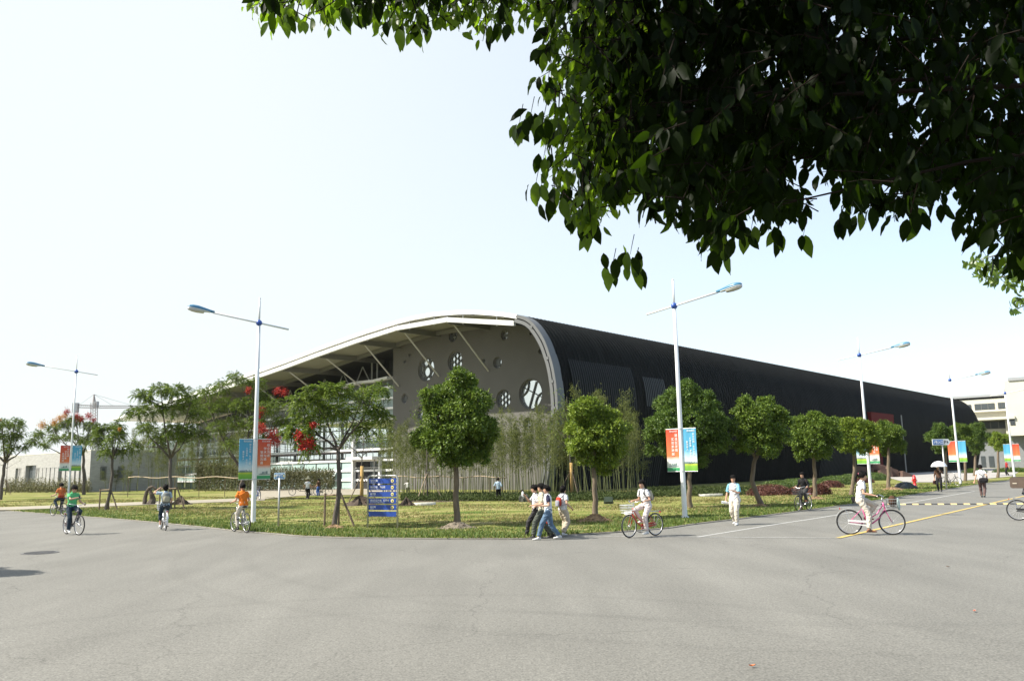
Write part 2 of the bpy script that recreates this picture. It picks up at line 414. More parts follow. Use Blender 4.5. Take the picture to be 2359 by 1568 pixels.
gmix = leafmat('grass_green', (.045, .095, .012), (.16, .21, .035), .3, .7)
gdry = leafmat('grass_dry', (.16, .135, .035), (.36, .30, .13), .3, .8)
dry = np.random.rand(len(V)) < np.clip(.10 + (dd - 2.0) * .16, .06, .70)
o = quads_mesh('grass', V[~dry], 3, gmix); tag(o, kind='stuff', label='rough green grass of the lawn, thickest along the kerb', cat='grass')
o = quads_mesh('dry_grass', V[dry], 3, gdry); tag(o, kind='stuff', label='straw coloured dry grass across the middle of the lawn', cat='grass')
# low leafy ground cover in front of the bamboo
def cover(name, x0, x1, y0, y1, N, m, h, label):
    C = []
    while len(C) < N:
        x = random.uniform(x0, x1); y = random.uniform(y0(x), y1(x)); p = at(x, y); C.append((p.x, p.y, .07 + random.random() * h))
    C = np.array(C); D = unit(rnd(N) + np.array([0, 0, .5])); o = quads_mesh(name, leaves(C, D, rnd(N), .10 + .12 * np.random.rand(N), .05 + .05 * np.random.rand(N)), 4, m, faces=RH)
    return tag(o, label, 'ground cover', kind='stuff')
mgc = leafmat('cover_leaf', (.028, .045, .012), (.085, .11, .032), .25, .7, spec=.15)
cover('ground_cover', 925, 1500, lambda x: 1143, lambda x: 1156 - max(0, x - 1350) * .03, 26000, mgc, .22, 'dark green leafy ground cover in front of the bamboo')
cover('ground_cover', 1480, 1760, lambda x: 1129, lambda x: 1148 - (x - 1480) * .025, 16000, mgc, .25, 'dark green leafy ground cover below the long black wall')

# soil: mounds and heaps
def mound(x, y, wpx, hpx, m, name, label, cat, group=None, seed=0, rough=.2):
    p = at(x, y); rw = wpx / F * dep(p) / 2; h = hpx / F * dep(p); rs = random.Random(seed); vs_ = []; fs = []; nr, na = 9, 26
    ph = [rs.uniform(0, 6.3) for _ in range(6)]
    for i in range(nr + 1):
        for k in range(na):
            a = 2 * pi * k / na; rr = i / nr; lump = 1 + rough * (sin(3 * a + ph[0]) * .5 + sin(5 * a + ph[1] + rr * 4) * .4 + sin(9 * a + ph[2]) * .25)
            z = h * (cos(pi * rr) * .5 + .5) * lump + (rs.uniform(-.12, .12) * h * (1 - rr) if rough > .1 else 0)
            vs_.append((rw * rr * lump * cos(a), rw * .8 * rr * lump * sin(a), z - .01 * rr))
    for i in range(nr):
        for k in range(na): fs.append((i * na + k, (i + 1) * na + k, (i + 1) * na + (k + 1) % na, i * na + (k + 1) % na))
    mb = MB(); mb.add(vs_, fs)
    for _ in range(40):
        a = rs.uniform(0, 6.3); rr = rs.uniform(.2, 1.05); s = rs.uniform(.02, .07) * min(1.5, rw)
        mb.ell((rw * rr * cos(a), rw * .8 * rr * sin(a), h * max(0, cos(pi * min(1, rr)) * .5 + .5) + s * .2), (s, s * .8, s * .6), 6, 4)
    o = mb.build(name, m, loc=(p.x, p.y, .06)); return tag(o, label, cat, group)
M_soil = mat('grey_soil', (.20, .165, .12), .95, noise=.5, nscale=9, bump=1, bscale=30); M_dark = mat('dark_soil', (.075, .052, .035), .95, noise=.5, nscale=7, bump=1, bscale=20)
M_org = mat('straw_soil', (.26, .165, .085), .95, noise=.5, nscale=9, bump=1, bscale=30)
mound(1050, 1219, 92, 12, M_soil, 'soil_mound', 'grey soil mound round the foot of the dense central tree', 'soil mound', seed=1)
mound(1372, 1203, 92, 13, M_org, 'soil_mound', 'brown strawy soil mound round the tree left of the red bicycle', 'soil mound', seed=2)
mound(936, 1166, 42, 13, M_dark, 'soil_heap', 'dark heap of turned soil right of the blue directory board', 'soil heap', seed=3, rough=.5)
mound(826, 1165, 80, 14, M_dark, 'soil_heap', 'dark soil heap round the sapling with a wrapped trunk', 'soil heap', seed=4, rough=.5)
mound(418, 1163, 50, 13, M_dark, 'soil_heap', 'dark soil heap behind the cyclist with a backpack', 'soil heap', seed=5, rough=.5)
mound(1752, 1168, 50, 5, M_org, 'soil_mound', 'low bare soil ring under the curved tree beside the man in white', 'soil mound', seed=6)
mound(1878, 1151, 50, 5, M_org, 'soil_mound', 'low bare soil ring under the tree beside the rider in black', 'soil mound', seed=7)
mound(2056, 1130, 62, 6, M_org, 'soil_mound', 'flat brown soil patch under the tree beyond the pink bicycle', 'soil mound', seed=8)
mound(770, 1219, 60, 7, M_org, 'soil_mound', 'small earth mound at the foot of the tree left of the directory board', 'soil mound', seed=9)
mound(1195, 1146, 560, 4, M_dark, 'planting_bed', 'long dark soil bed the bamboo in front of the grey gable grows from', 'planting bed', seed=10)
def slab(x, y, wpx, label):
    p = at(x, y); wd = wpx / F * dep(p); mb = MB()
    out = [(wd * .5 * cos(a) * (1 + .12 * sin(3 * a)), .45 * sin(a) * (1 + .1 * cos(2 * a)), 0) for a in [2 * pi * k / 14 for k in range(14)]]
    mb.prism(out, (0, 0, .12)); o = mb.build('stone_slab', mat('pale_stone', (.62, .60, .55), .9, noise=.2, nscale=3), loc=(p.x, p.y, .07)); tag(o, label, 'stone slab')
slab(978, 1165, 50, 'pale flat stone slab on the grass right of the directory board')
slab(1638, 1144, 56, 'pale flat stone slab on the grass right of the tall lamp post')
slab(150, 1148, 34, 'pale stone slab on the grass near the left lamp post')
slab(1455, 1189, 30, 'small pale slab sunk in the grass behind the red bicycle')
# ================================================================== THE HALL
hall = thing('sports_hall', 'long black barrel sided sports hall with white curved roof and round gable windows', 'sports hall')
M_roofw = mat('white_roof_sheet', (.80, .80, .78), .45); M_white_steel = mat('white_steel', (.62, .62, .60), .4, noise=.06, nscale=3)
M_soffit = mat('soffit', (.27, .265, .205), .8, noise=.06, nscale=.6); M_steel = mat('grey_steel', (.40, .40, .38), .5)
M_dsteel = mat('dark_steel', (.12, .12, .115), .5)
M_band = mat('band_concrete_panel', (.115, .12, .12), .6, noise=.12, nscale=1.2); M_gap = mat('dark_gap', (.02, .02, .022), .8)
# roof profile measured on the front plane (s leftwards, h up)
rpx = [(1190, 724), (1155, 719), (1120, 716), (1085, 714), (1050, 715), (1000, 719), (950, 728), (915, 737), (880, 748), (840, 761), (800, 775), (750, 793), (700, 812), (650, 831), (600, 849), (550, 867), (500, 885), (450, 901), (400, 917), (345, 935), (290, 953), (255, 967)]
RPF = [pl(x, y, 0) for x, y in rpx]
def roof_h(s):
    for (a, ha), (c, hc) in zip(RPF, RPF[1:]):
        if a <= s <= c: return ha + (hc - ha) * (s - a) / (c - a)
    return RPF[0][1] if s < RPF[0][0] else RPF[-1][1]
TL = 142
def sweep(prof, t0, t1, mats, name, parent, smooth=False):
    """closed profile [(s,h)] swept along the hall from t0 to t1"""
    mb = MB(); mb.prism([PP(s, t0, h) for s, h in prof], A * (t1 - t0)); return mb.build(name, mats, parent, smooth)
th = .38
slabp = [(s, h) for s, h in RPF] + [(s, h - th * (.3 if i == len(RPF) - 1 else 1)) for i, (s, h) in reversed(list(enumerate(RPF)))]
roof = sweep(slabp, 0, TL, M_roofw, 'roof', hall)
# soffit skin under the roof
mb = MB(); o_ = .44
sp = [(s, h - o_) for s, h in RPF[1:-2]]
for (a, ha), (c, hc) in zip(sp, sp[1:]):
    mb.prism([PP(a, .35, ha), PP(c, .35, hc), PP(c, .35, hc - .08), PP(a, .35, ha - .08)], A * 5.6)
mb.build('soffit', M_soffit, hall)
mb = MB()
for (a, ha), (c, hc) in zip(sp, sp[1:]):
    mb.prism([PP(a, 5.98, ha), PP(c, 5.98, hc), PP(c, 5.98, hc - .10), PP(a, 5.98, ha - .10)], A * 40)
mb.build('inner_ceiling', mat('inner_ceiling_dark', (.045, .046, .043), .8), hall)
# faceted white edge beam with joints, and brackets up to the roof sheet
rib_s = [4.6, 13.2, 20.4, 26.9, 33.9, 41.2, 49.0, 57.5, 67.0, 77.5]
mb = MB()
for a, c in zip(rib_s, rib_s[1:]):
    mb.prism([PP(a, -.05, roof_h(a) - .60), PP(c - .06, -.05, roof_h(c) - .60), PP(c - .06, -.05, roof_h(c) - 1.05), PP(a, -.05, roof_h(a) - 1.05)], A * .3)
    for k in (.25, .75):
        q = a + (c - a) * k; hh = (roof_h(a) * (1 - k) + roof_h(c) * k); jb = MB(); jb.box(PP(q, .1, hh - 1.10), (.12, .12, .14))
        jb.bar(PP(q, .1, hh - 1.05), PP(q, .1, roof_h(q) - .36), .07, .07); jb.build('beam_bracket', M_steel, hall)
    jb = MB(); jb.box(PP(c - .03, .1, roof_h(c) - .83), (.14, .14, .62)); jb.build('beam_joint', M_steel, hall)
mb.build('edge_beam', M_white_steel, hall)
# deep beams under the soffit at the joints, running back to the gable
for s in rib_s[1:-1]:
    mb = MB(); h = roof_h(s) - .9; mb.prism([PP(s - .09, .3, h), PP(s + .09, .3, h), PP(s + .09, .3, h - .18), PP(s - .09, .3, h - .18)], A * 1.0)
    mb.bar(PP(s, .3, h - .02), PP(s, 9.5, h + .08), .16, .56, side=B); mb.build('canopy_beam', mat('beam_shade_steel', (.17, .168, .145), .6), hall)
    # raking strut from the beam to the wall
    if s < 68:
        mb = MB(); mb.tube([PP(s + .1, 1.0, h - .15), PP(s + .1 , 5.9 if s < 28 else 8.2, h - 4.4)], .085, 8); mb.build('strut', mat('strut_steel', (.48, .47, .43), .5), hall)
# long beam along the wall head
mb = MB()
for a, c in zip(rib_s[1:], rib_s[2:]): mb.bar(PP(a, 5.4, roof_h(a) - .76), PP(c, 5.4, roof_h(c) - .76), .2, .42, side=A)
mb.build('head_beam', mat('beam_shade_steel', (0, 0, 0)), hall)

# ---- black barrel side: outer profile swept along the hall
outp = [(3.95, 15.35), (3.05, 14.9), (2.29, 14.3), (1.7, 13.65), (1.22, 12.93), (.85, 12.15), (.56, 11.3), (.32, 10.55), (.14, 9.75), (.02, 8.8), (-.05, 7.7), (-.05, 6.3), (.08, 5.4), (.33, 4.43), (.55, 3.7), (.75, 3.01), (1.0, 2.0), (1.25, 1.0), (1.45, 0)]
M_hull = bpy.data.materials.new('black_ribbed_cladding'); M_hull.use_nodes = True; n = M_hull.node_tree.nodes; l = M_hull.node_tree.links
b = n['Principled BSDF']; b.inputs['Roughness'].default_value = .6; b.inputs['Specular IOR Level'].default_value = .03
tc = n.new('ShaderNodeTexCoord'); mpn = n.new('ShaderNodeMapping'); mpn.inputs['Rotation'].default_value = (0, 0, 0)
r = n.new('ShaderNodeValToRGB'); r.color_ramp.elements[0].color = (.006, .0063, .0058, 1); r.color_ramp.elements[1].color = (.013, .0138, .0128, 1); r.color_ramp.elements[0].position = .35; r.color_ramp.elements[1].position = .7
l.new(nz(.6, 6, (1, 1, .25)), r.inputs[0]); l.new(r.outputs[0], b.inputs['Base Color'])
prof = outp + [(s + .35, h - (.3 if i < 4 else 0)) for i, (s, h) in reversed(list(enumerate(outp)))]
mb = MB()
sm = [];  # smoother outer profile
P2 = [Vector((s, h, 0)) for s, h in outp]; SP = [(q.x, q.y) for q in smooth_line(P2, 3)]
for (s0, h0), (s1, h1) in zip(SP, SP[1:]):
    mb.add([PP(s0, .9, h0), PP(s0, TL + 6, h0), PP(s1, TL + 6, h1), PP(s1, .9, h1)], [(0, 1, 2, 3)])
far_ = [PP(s, TL + 6, h) for s, h in SP] + [PP(20, TL + 6, 0), PP(20, TL + 6, 15.6)]
mb.add(far_, [tuple(range(len(far_)))])
hull = mb.build('cladding', M_hull, hall, True)
mb = MB(); M_rib = mat('cladding_rib', (.011, .0118, .011), .6, spec=.03)
for k in range(int((TL + 4) / .55)):
    t = 1.2 + k * .55; pr = SP[::2] + [SP[-1]]
    for (s0, h0), (s1, h1) in zip(pr, pr[1:]):
        a = PP(s0 - .02, t, h0 + .02); c = PP(s1 - .02, t, h1 + .02); a2 = a + A * .04; c2 = c + A * .04
        o2 = B * -.045 + Vector((0, 0, .02)); mb.add([a, a2, c2, c, a + o2, a2 + o2, c2 + o2, c + o2], [(4, 5, 6, 7), (0, 4, 7, 3), (1, 2, 6, 5)])
ribs = mb.build('cladding_ribs', M_rib, hall)
# louvred lighter screens near the corner and by the entrance
def screen(t0, t1, h0, h1, m, n_, name='louvre_screen', off=-.12, step=.03):
    mb = MB(); pr = [(s, h) for s, h in SP if h0 <= h <= h1]
    for k in range(n_):
        t = t0 + (t1 - t0) * k / n_; wdt = (t1 - t0) / n_ * .5
        for (s0, a_), (s1, c_) in zip(pr, pr[1:]):
            q = [PP(s0 + off, t, a_), PP(s0 + off, t + wdt, a_), PP(s1 + off, t + wdt, c_), PP(s1 + off, t, c_)]; q += [v - B * step for v in q]
            mb.add(q, [(4, 5, 6, 7), (0, 4, 7, 3), (1, 2, 6, 5)])
    return mb.build(name, m, hall)
M_louv = mat('louvre_grey', (.024, .026, .026), .6, spec=.08); M_louv2 = mat('louvre_grey_light', (.045, .048, .048), .5, spec=.1)
screen(2.2, 12.0, 7.2, 11.4, M_louv, 30); screen(13.6, 17.5, 7.6, 10.6, M_louv2, 12); screen(2.2, 17.5, 0, 6.2, M_louv, 40)
e0_, eh = ps(1905, 1060); e1_, _h = ps(2010, 1060)
screen(e0_, e1_, .1, 7.0, M_louv, 36)
# ---- pale double band closing the gable end, with a dark slot between
bin_ = [(4.75, 14.62), (3.54, 14.20), (2.72, 13.45), (1.95, 12.26), (1.55, 11.3), (1.25, 10.4), (1.02, 9.2), (.90, 8.0), (.88, 6.7), (1.05, 5.4), (1.41, 4.11), (1.75, 2.8), (2.06, 1.6), (2.4, 0)]
bout = [(4.25, 15.45), (3.1, 14.98), (2.2, 14.25), (1.22, 12.93), (.62, 11.5), (.30, 10.5), (.06, 9.2), (-.06, 8.0), (-.05, 6.7), (.10, 5.4), (.42, 4.2), (.82, 2.8), (1.1, 1.6), (1.5, 0)]
def lerp2(a, c, k): return [(p[0] * (1 - k) + q[0] * k, p[1] * (1 - k) + q[1] * k) for p, q in zip(a, c)]
def sm2(p): return [(q.x, q.y) for q in smooth_line([Vector((s, h, 0)) for s, h in p], 5)]
bi, bo = sm2(bin_), sm2(bout)
def bandpart(k0, k1, t0, dpt, m, name, i0=0, i1=None):
    a = lerp2(bi, bo, k0); c = lerp2(bi, bo, k1); mb = MB(); i1 = i1 or len(a) - 1
    for i in range(i0, i1):
        q = [PP(*(a[i][0], t0, a[i][1])), PP(a[i + 1][0], t0, a[i + 1][1]), PP(c[i + 1][0], t0, c[i + 1][1]), PP(c[i][0], t0, c[i][1])]
        mb.prism(q, A * dpt)
    return mb.build(name, m, hall)
nB = len(bi) - 1
bandpart(.24, .58, 0, .9, M_band, 'end_band'); bandpart(.70, 1.0, 0, .95, M_band, 'end_band')
bandpart(.57, .71, .25, .5, M_gap, 'band_slot'); bandpart(.04, .25, .3, 5.7, M_gap, 'end_reveal')
for f_ in (.15, .33, .47, .60, .73, .86):
    i = int(nB * f_); a = lerp2(bi, bo, .5)[i]; c = lerp2(bi, bo, .75)[i]; mb = MB(); mb.bar(PP(a[0], .1, a[1]), PP(c[0], .1, c[1]), .3, .25, side=A); mb.build('band_clip', M_band, hall)
# ---- gable wall with real round openings
GW = 6.0
def cpx(cx_, cy_): return pl((1080 + cx_ / 3.92) * .8051, (860 + cy_ / 3.92) * .8049, GW)
holes = [((545, 768), 1.30, 'rings'), ((870, 680), 1.10, 'hex'), ((1190, 680), .24, ''), ((1345, 695), .58, 'drop'), ((1715, 1048), 1.45, 'ball'), ((1412, 1108), .97, 'hex'),
         ((303, 1097), .52, 'drop'), ((1690, 1375), .58, 'hex'), ((1425, 385), .50, 'bar'), ((1718, 372), .16, ''), ((1830, 570), .27, ''), ((845, 400), .62, 'rings'), ((360, 612), .2, ''), ((305, 684), .19, ''), ((490, 1260), .78, 'ball')]
# wall outline
S_END = 28.1
topo = [(s, roof_h(s) - .58) for s in (S_END, 26.5, 24, 21.5, 19, 16, 13, 10, 8, 6, 4.75)]
sidep = [(s + .05, h) for s, h in bin_[1:]]
outl = [(S_END, 0)] + topo + sidep
def gab(s, h, t=GW): return PP(s, t, h)
loops = [[Vector((s, h, 0)) for s, h in outl]]; pts = list(outl); HS = []
for (c, r_, k) in holes:
    s, h = cpx(*c); HS.append((s, h, r_, k)); nseg = 28 if r_ > .4 else 14
    lp = [(s + r_ * cos(2 * pi * i / nseg), h + r_ * sin(2 * pi * i / nseg)) for i in range(nseg)]; loops.append([Vector((*q, 0)) for q in lp]); pts += lp
tri = tessellate_polygon(loops); mb = MB(); mb.v = [tuple(gab(s, h)) for s, h in pts]; mb.f = [tuple(t) for t in tri]; mb.m = [0] * len(tri)
M_stucco = mat('grey_stucco', (.130, .125, .115), .9, noise=.08, nscale=.5, bump=.25, bscale=40)
mb.prism([gab(S_END, 0, GW + .01), gab(S_END, roof_h(S_END) - 1, GW + .01), gab(S_END - .02, roof_h(S_END) - 1, GW + .01), gab(S_END - .02, 0, GW + .01)], A * 8)
mb.build('gable_wall', M_stucco, hall)
M_pane = bpy.data.materials.new('pane_bright'); M_pane.use_nodes = True; b = M_pane.node_tree.nodes['Principled BSDF']
b.inputs['Base Color'].default_value = (.80, .84, .82, 1); b.inputs['Metallic'].default_value = .8; b.inputs['Roughness'].default_value = .12
M_frame = mat('window_tracery', (.11, .115, .11), .6)
for (s, h, r_, k) in HS:
    c = gab(s, h); mb = MB(); nseg = 28
    for i in range(nseg):
        a0, a1 = 2 * pi * i / nseg, 2 * pi * (i + 1) / nseg
        q = [gab(s + r_ * cos(a0), h + r_ * sin(a0), GW - .02), gab(s + r_ * cos(a1), h + r_ * sin(a1), GW - .02)]
        mb.add([q[0], q[1], q[1] + A * .55, q[0] + A * .55], [(0, 1, 2, 3)])
        rr = r_ * .93; q2 = [gab(s + rr * cos(a0), h + rr * sin(a0), GW + .25), gab(s + rr * cos(a1), h + rr * sin(a1), GW + .25)]
        q1 = [p + A * .27 for p in q]; mb.add([q1[0], q1[1], q2[1], q2[0]], [(0, 1, 2, 3)])
    wn = mb.build('round_window', mat('window_reveal', (.20, .19, .175), .8), hall)
    pn = MB(); pn.add([gab(s + r_ * cos(2 * pi * i / nseg), h + r_ * sin(2 * pi * i / nseg), GW + .38) for i in range(nseg)], [tuple(range(nseg))]); pn.build('pane', M_pane, wn)
    tr = MB(); T = GW + .3
    def bar2(p, q, wd=.07):
        # clip to circle
        pts_ = [(p[0] + (q[0] - p[0]) * j / 20, p[1] + (q[1] - p[1]) * j / 20) for j in range(21)]
        pts_ = [z for z in pts_ if z[0] ** 2 + z[1] ** 2 <= (r_ * .97) ** 2]
        if len(pts_) > 1:
            a = gab(s + pts_[0][0], h + pts_[0][1], T); c_ = gab(s + pts_[-1][0], h + pts_[-1][1], T); tr.bar(a, c_, wd, .12, side=(c_ - a).cross(A))
    def ring2(cx_, cy_, rr, wd=.08):
        ps_ = [(cx_ + rr * cos(2 * pi * i / 20), cy_ + rr * sin(2 * pi * i / 20)) for i in range(21)]
        for p, q in zip(ps_, ps_[1:]):
            if p[0] ** 2 + p[1] ** 2 < (r_ * .98) ** 2 or q[0] ** 2 + q[1] ** 2 < (r_ * .98) ** 2:
                a = gab(s + p[0], h + p[1], T); c_ = gab(s + q[0], h + q[1], T); tr.bar(a, c_, wd, .12, side=(c_ - a).cross(A))
    if k == 'rings':
        ring2(.15, -.2 * r_, .42 * r_, .1)
        for j in range(6): ring2(.15 + .86 * r_ * cos(j * pi / 3 + .4), -.2 * r_ + .86 * r_ * sin(j * pi / 3 + .4), .40 * r_, .1)
        ring2(0, 0, r_ * .93, .1)
    elif k == 'hex':
        a_ = r_ * .30
        for i in range(-4, 5):
            for j in range(-4, 5):
                x_ = i * a_ * 1.5; y_ = (j + (i % 2) * .5) * a_ * 1.85
                for q_ in range(3):
                    a0 = q_ * pi / 3; a1 = (q_ + 1) * pi / 3; bar2((x_ + a_ * cos(a0), y_ + a_ * 1.07 * sin(a0)), (x_ + a_ * cos(a1), y_ + a_ * 1.07 * sin(a1)), .085)
        ring2(0, 0, r_ * .93, .08)
    elif k == 'ball':
        bar2((-.45 * r_, r_), (.35 * r_, -r_), .12); bar2((r_, .62 * r_), (-r_, -.35 * r_), .05)
        ring2(1.15 * r_, .75 * r_, .85 * r_, .11); ring2(-1.1 * r_, -.75 * r_, .85 * r_, .11); ring2(0, 0, r_ * .96, .05)
    elif k == 'drop':
        pt = [(.5, .8), (.15, .5), (.05, .1), (.2, -.4), (-.1, -.65), (-.9, -.6), (-1.1, .3), (-.6, 1.1)]; pt = [(-x_ * r_, y_ * r_) for x_, y_ in pt]
        pt = [(x_ * min(1, r_ * .98 / max(1e-6, sqrt(x_ * x_ + y_ * y_))), y_ * min(1, r_ * .98 / max(1e-6, sqrt(x_ * x_ + y_ * y_)))) for x_, y_ in pt]
        tr.prism([gab(s + x_, h + y_, T) for x_, y_ in pt], A * .05)
    elif k == 'bar':
        tr.bar(gab(s - r_ * .95, h, T), gab(s + r_ * .95, h, T), .28 * r_ * 2, .1, side=(0, 0, 1))
    if tr.v: tr.build('tracery', M_frame, wn)
# room behind the round windows
mb = MB(); mb.prism([PP(7, GW + 1.2, .1), PP(S_END - .3, GW + 1.2, .1), PP(S_END - .3, GW + 1.2, 14), PP(7, GW + 1.2, 14)], A * .1); mb.build('inner_wall', M_gap, hall)

# ---- glazed front to the left of the gable
GT = 6.5; S0, S1 = S_END + .02, 92.0
hrow = [pl(885, y, GT)[1] for y in (893, 918, 941, 964.5)] + [pl(782, y, GT)[1] for y in (1011, 1038, 1062, 1084.5, 1105.6, 1127.6)]
hrow = sorted(hrow); 
gtop_px = [(903, 872), (870, 880), (830, 884), (800, 892), (767, 901), (700, 925), (640, 946), (560, 972), (480, 995), (400, 1010), (330, 1020)]
GTP = [pl(x, y, GT) for x, y in gtop_px]
def gtop(s):
    if s <= GTP[0][0]: return GTP[0][1]
    for (a, ha), (c, hc) in zip(GTP, GTP[1:]):
        if a <= s <= c: return ha + (hc - ha) * (s - a) / (c - a)
    return GTP[-1][1]
gl = bpy.data.materials.new('clear_glass'); gl.use_nodes = True; n = gl.node_tree.nodes; l = gl.node_tree.links; n.remove(n['Principled BSDF'])
tr_ = n.new('ShaderNodeBsdfTransparent'); tr_.inputs[0].default_value = (.90, .95, .93, 1); go = n.new('ShaderNodeBsdfGlossy'); go.inputs['Roughness'].default_value = .04; go.inputs[0].default_value = (.85, .9, .9, 1)
mx = n.new('ShaderNodeMixShader'); fr = n.new('ShaderNodeFresnel'); fr.inputs[0].default_value = 1.3; l.new(fr.outputs[0], mx.inputs[0])
l.new(tr_.outputs[0], mx.inputs[1]); l.new(go.outputs[0], mx.inputs[2]); l.new(mx.outputs[0], n['Material Output'].inputs[0])
M_cyan = mat('frosted_pale_green_glass', (.42, .55, .51), .3, noise=.08, nscale=.4)
gw = MB(); gs_ = np.linspace(S0, S1, 40)
for a, c in zip(gs_, gs_[1:]): gw.add([PP(a, GT, 0.05), PP(c, GT, 0.05), PP(c, GT, gtop(c)), PP(a, GT, gtop(a))], [(3, 2, 1, 0)])
glass = gw.build('glass_wall', gl, hall)
# white transoms (slightly proud), grey mullions
k_ = 0
for hh in hrow:
    se = S1
    for s in np.arange(S0, S1, .5):
        if gtop(s) < hh + .05: se = s; break
    mb = MB(); mb.bar(PP(S0, GT - .12, hh), PP(se, GT - .12, hh), .12, .24, side=A); mb.build('transom', mat('bright_white_steel', (.80, .80, .79), .4), hall)
mb = MB(); M_mull = mat('mullion_grey', (.36, .38, .37), .5)
for s in np.arange(S0 + .3, S1, 2.55 / 2): mb.box(PP(s, GT + .05, gtop(s) / 2), (.07, .07, gtop(s)))
mb.build('mullions', M_mull, hall)
mb = MB()
for (a, ha), (c, hc) in zip(GTP, GTP[1:]): mb.bar(PP(a, GT - .3, ha + .1), PP(c, GT - .3, hc + .1), .9, .28, side=A)
mb.build('glass_wall_parapet', M_white_steel, hall)
# frosted panels at ground floor
sd0 = pl(817, 1100, GT)[0]; lo = MB(); k = 0
for s in np.arange(sd0, 90, 2.55):
    for h0, h1 in zip([.1] + hrow[:3], hrow[:4]):
        if (k * 7) % 5 == 3 and h0 > .5 and h0 < 2: pass
        lo.box(PP(s + 1.2, GT - .03, (h0 + h1) / 2), (.04, 2.3, h1 - h0 - .2), R=Matrix((A, B, (0, 0, 1))).transposed()); k += 1
lo.build('frosted_panels', M_cyan, hall)
for s in (sd0 + 3.4, sd0 + 8.9):
    mb = MB(); a = PP(s, GT - .05, hrow[1] + .95); bb = PP(s + 1.9, GT - .05, hrow[1] + .95); dn = -A * .6 + Vector((0, 0, -.9)); mb.prism([a, bb, bb + dn, a + dn], Vector((0, 0, .05))); mb.build('open_window_sash', mat('sash', (.72, .80, .78), .25), hall)
# columns, floors, rails, inner frame of the lobby behind the glass
M_in = mat('interior_white', (.62, .62, .60), .6); M_inf = mat('interior_floor', (.5, .34, .32), .7)
for t_ in (12, 20):
    for s in np.arange(S0 + 2, 88, 7.6): mb = MB(); mb.tube([PP(s, t_, 0), PP(s, t_, gtop(s) - .1)], .2, 10); mb.build('column', M_in, hall)
mb = MB()
for hh in (4.35,):
    se = max([s for s in np.arange(S0, S1, .5) if gtop(s) > hh + .6] or [S0 + 1]); mb.prism([PP(S0, GT + 2.5, hh), PP(se, GT + 2.5, hh), PP(se, GT + 2.5, hh + .35), PP(S0, GT + 2.5, hh + .35)], A * 3)
mb.build('floors', M_inf, hall)
mb = MB()
for j in range(5): mb.bar(PP(S0, GT + 2.3, 4.8 + j * .22), PP(80, GT + 2.3, 4.8 + j * .22), .03, .05)
for s in np.arange(S0, 80, 1.27): mb.box(PP(s, GT + 2.3, 5.2), (.05, .05, 1.1))
mb.build('balcony_rail', M_steel, hall)
mb = MB()   # lattice seen through the glass
for t_ in (GT + 6,):
    for s in np.arange(S0 + 1, 80, 3.2):
        hh = 7.4 if gtop(s) > 8 else gtop(s) - 1.2
        mb.bar(PP(s, t_, hh), PP(s + 1.6, t_, hh - 1.3), .10, .10); mb.bar(PP(s + 1.6, t_, hh - 1.3), PP(s + 3.2, t_, hh), .10, .10); mb.bar(PP(s, t_, hh), PP(s + 3.2, t_, hh), .13, .13); mb.bar(PP(s + .2, t_, hh - 1.3), PP(s + 3.4, t_, hh - 1.3), .12, .12)
    for s in np.arange(S0, 85, 2.55): mb.bar(PP(s, t_, 0), PP(s, t_, gtop(s)), .08, .08)
    for hh in np.arange(1, 9, 1.4): mb.bar(PP(S0, t_, hh), PP(62 if hh > 5 else 85, t_, hh), .06, .06)
mb.build('inner_lattice', mat('inner_steel', (.42, .43, .42), .5), hall)
mb = MB(); mb.prism([PP(S0, 30, 0), PP(88, 30, 0), PP(88, 30, 4.2), PP(S0, 30, 4.2)], A * .2); mb.build('inner_back_wall', mat('inner_grey', (.45, .47, .46), .6), hall)
mb = MB(); mb.prism([PP(S0, GT + .3, .03), PP(90, GT + .3, .03), PP(90, 30, .03), PP(S0, 30, .03)], (0, 0, .06)); mb.build('lobby_floor', M_inf, hall)
# grey blinds above
mb = MB(); hr = [h for h in hrow if h > 6] 
for s in np.arange(S0, S0 + 16, 2.55):
    for h0, h1 in zip(hr, hr[1:] + [gtop(S0) - .1]):
        if min(gtop(s), gtop(s + 2.5)) > h1 and h0 > 7.4: mb.box(PP(s + 1.27, GT + .25, (h0 + h1) / 2), (.03, 2.45, h1 - h0 - .12), R=Matrix((A, B, (0, 0, 1))).transposed())
for s in np.arange(S0 + .6, S0 + 7, 2.55): mb.box(PP(s + 1.27, GT + .25, hrow[4] + .55), (.03, 2.4, .95), R=Matrix((A, B, (0, 0, 1))).transposed())
mb.build('blinds', mat('blind_grey', (.42, .46, .46), .6), hall)
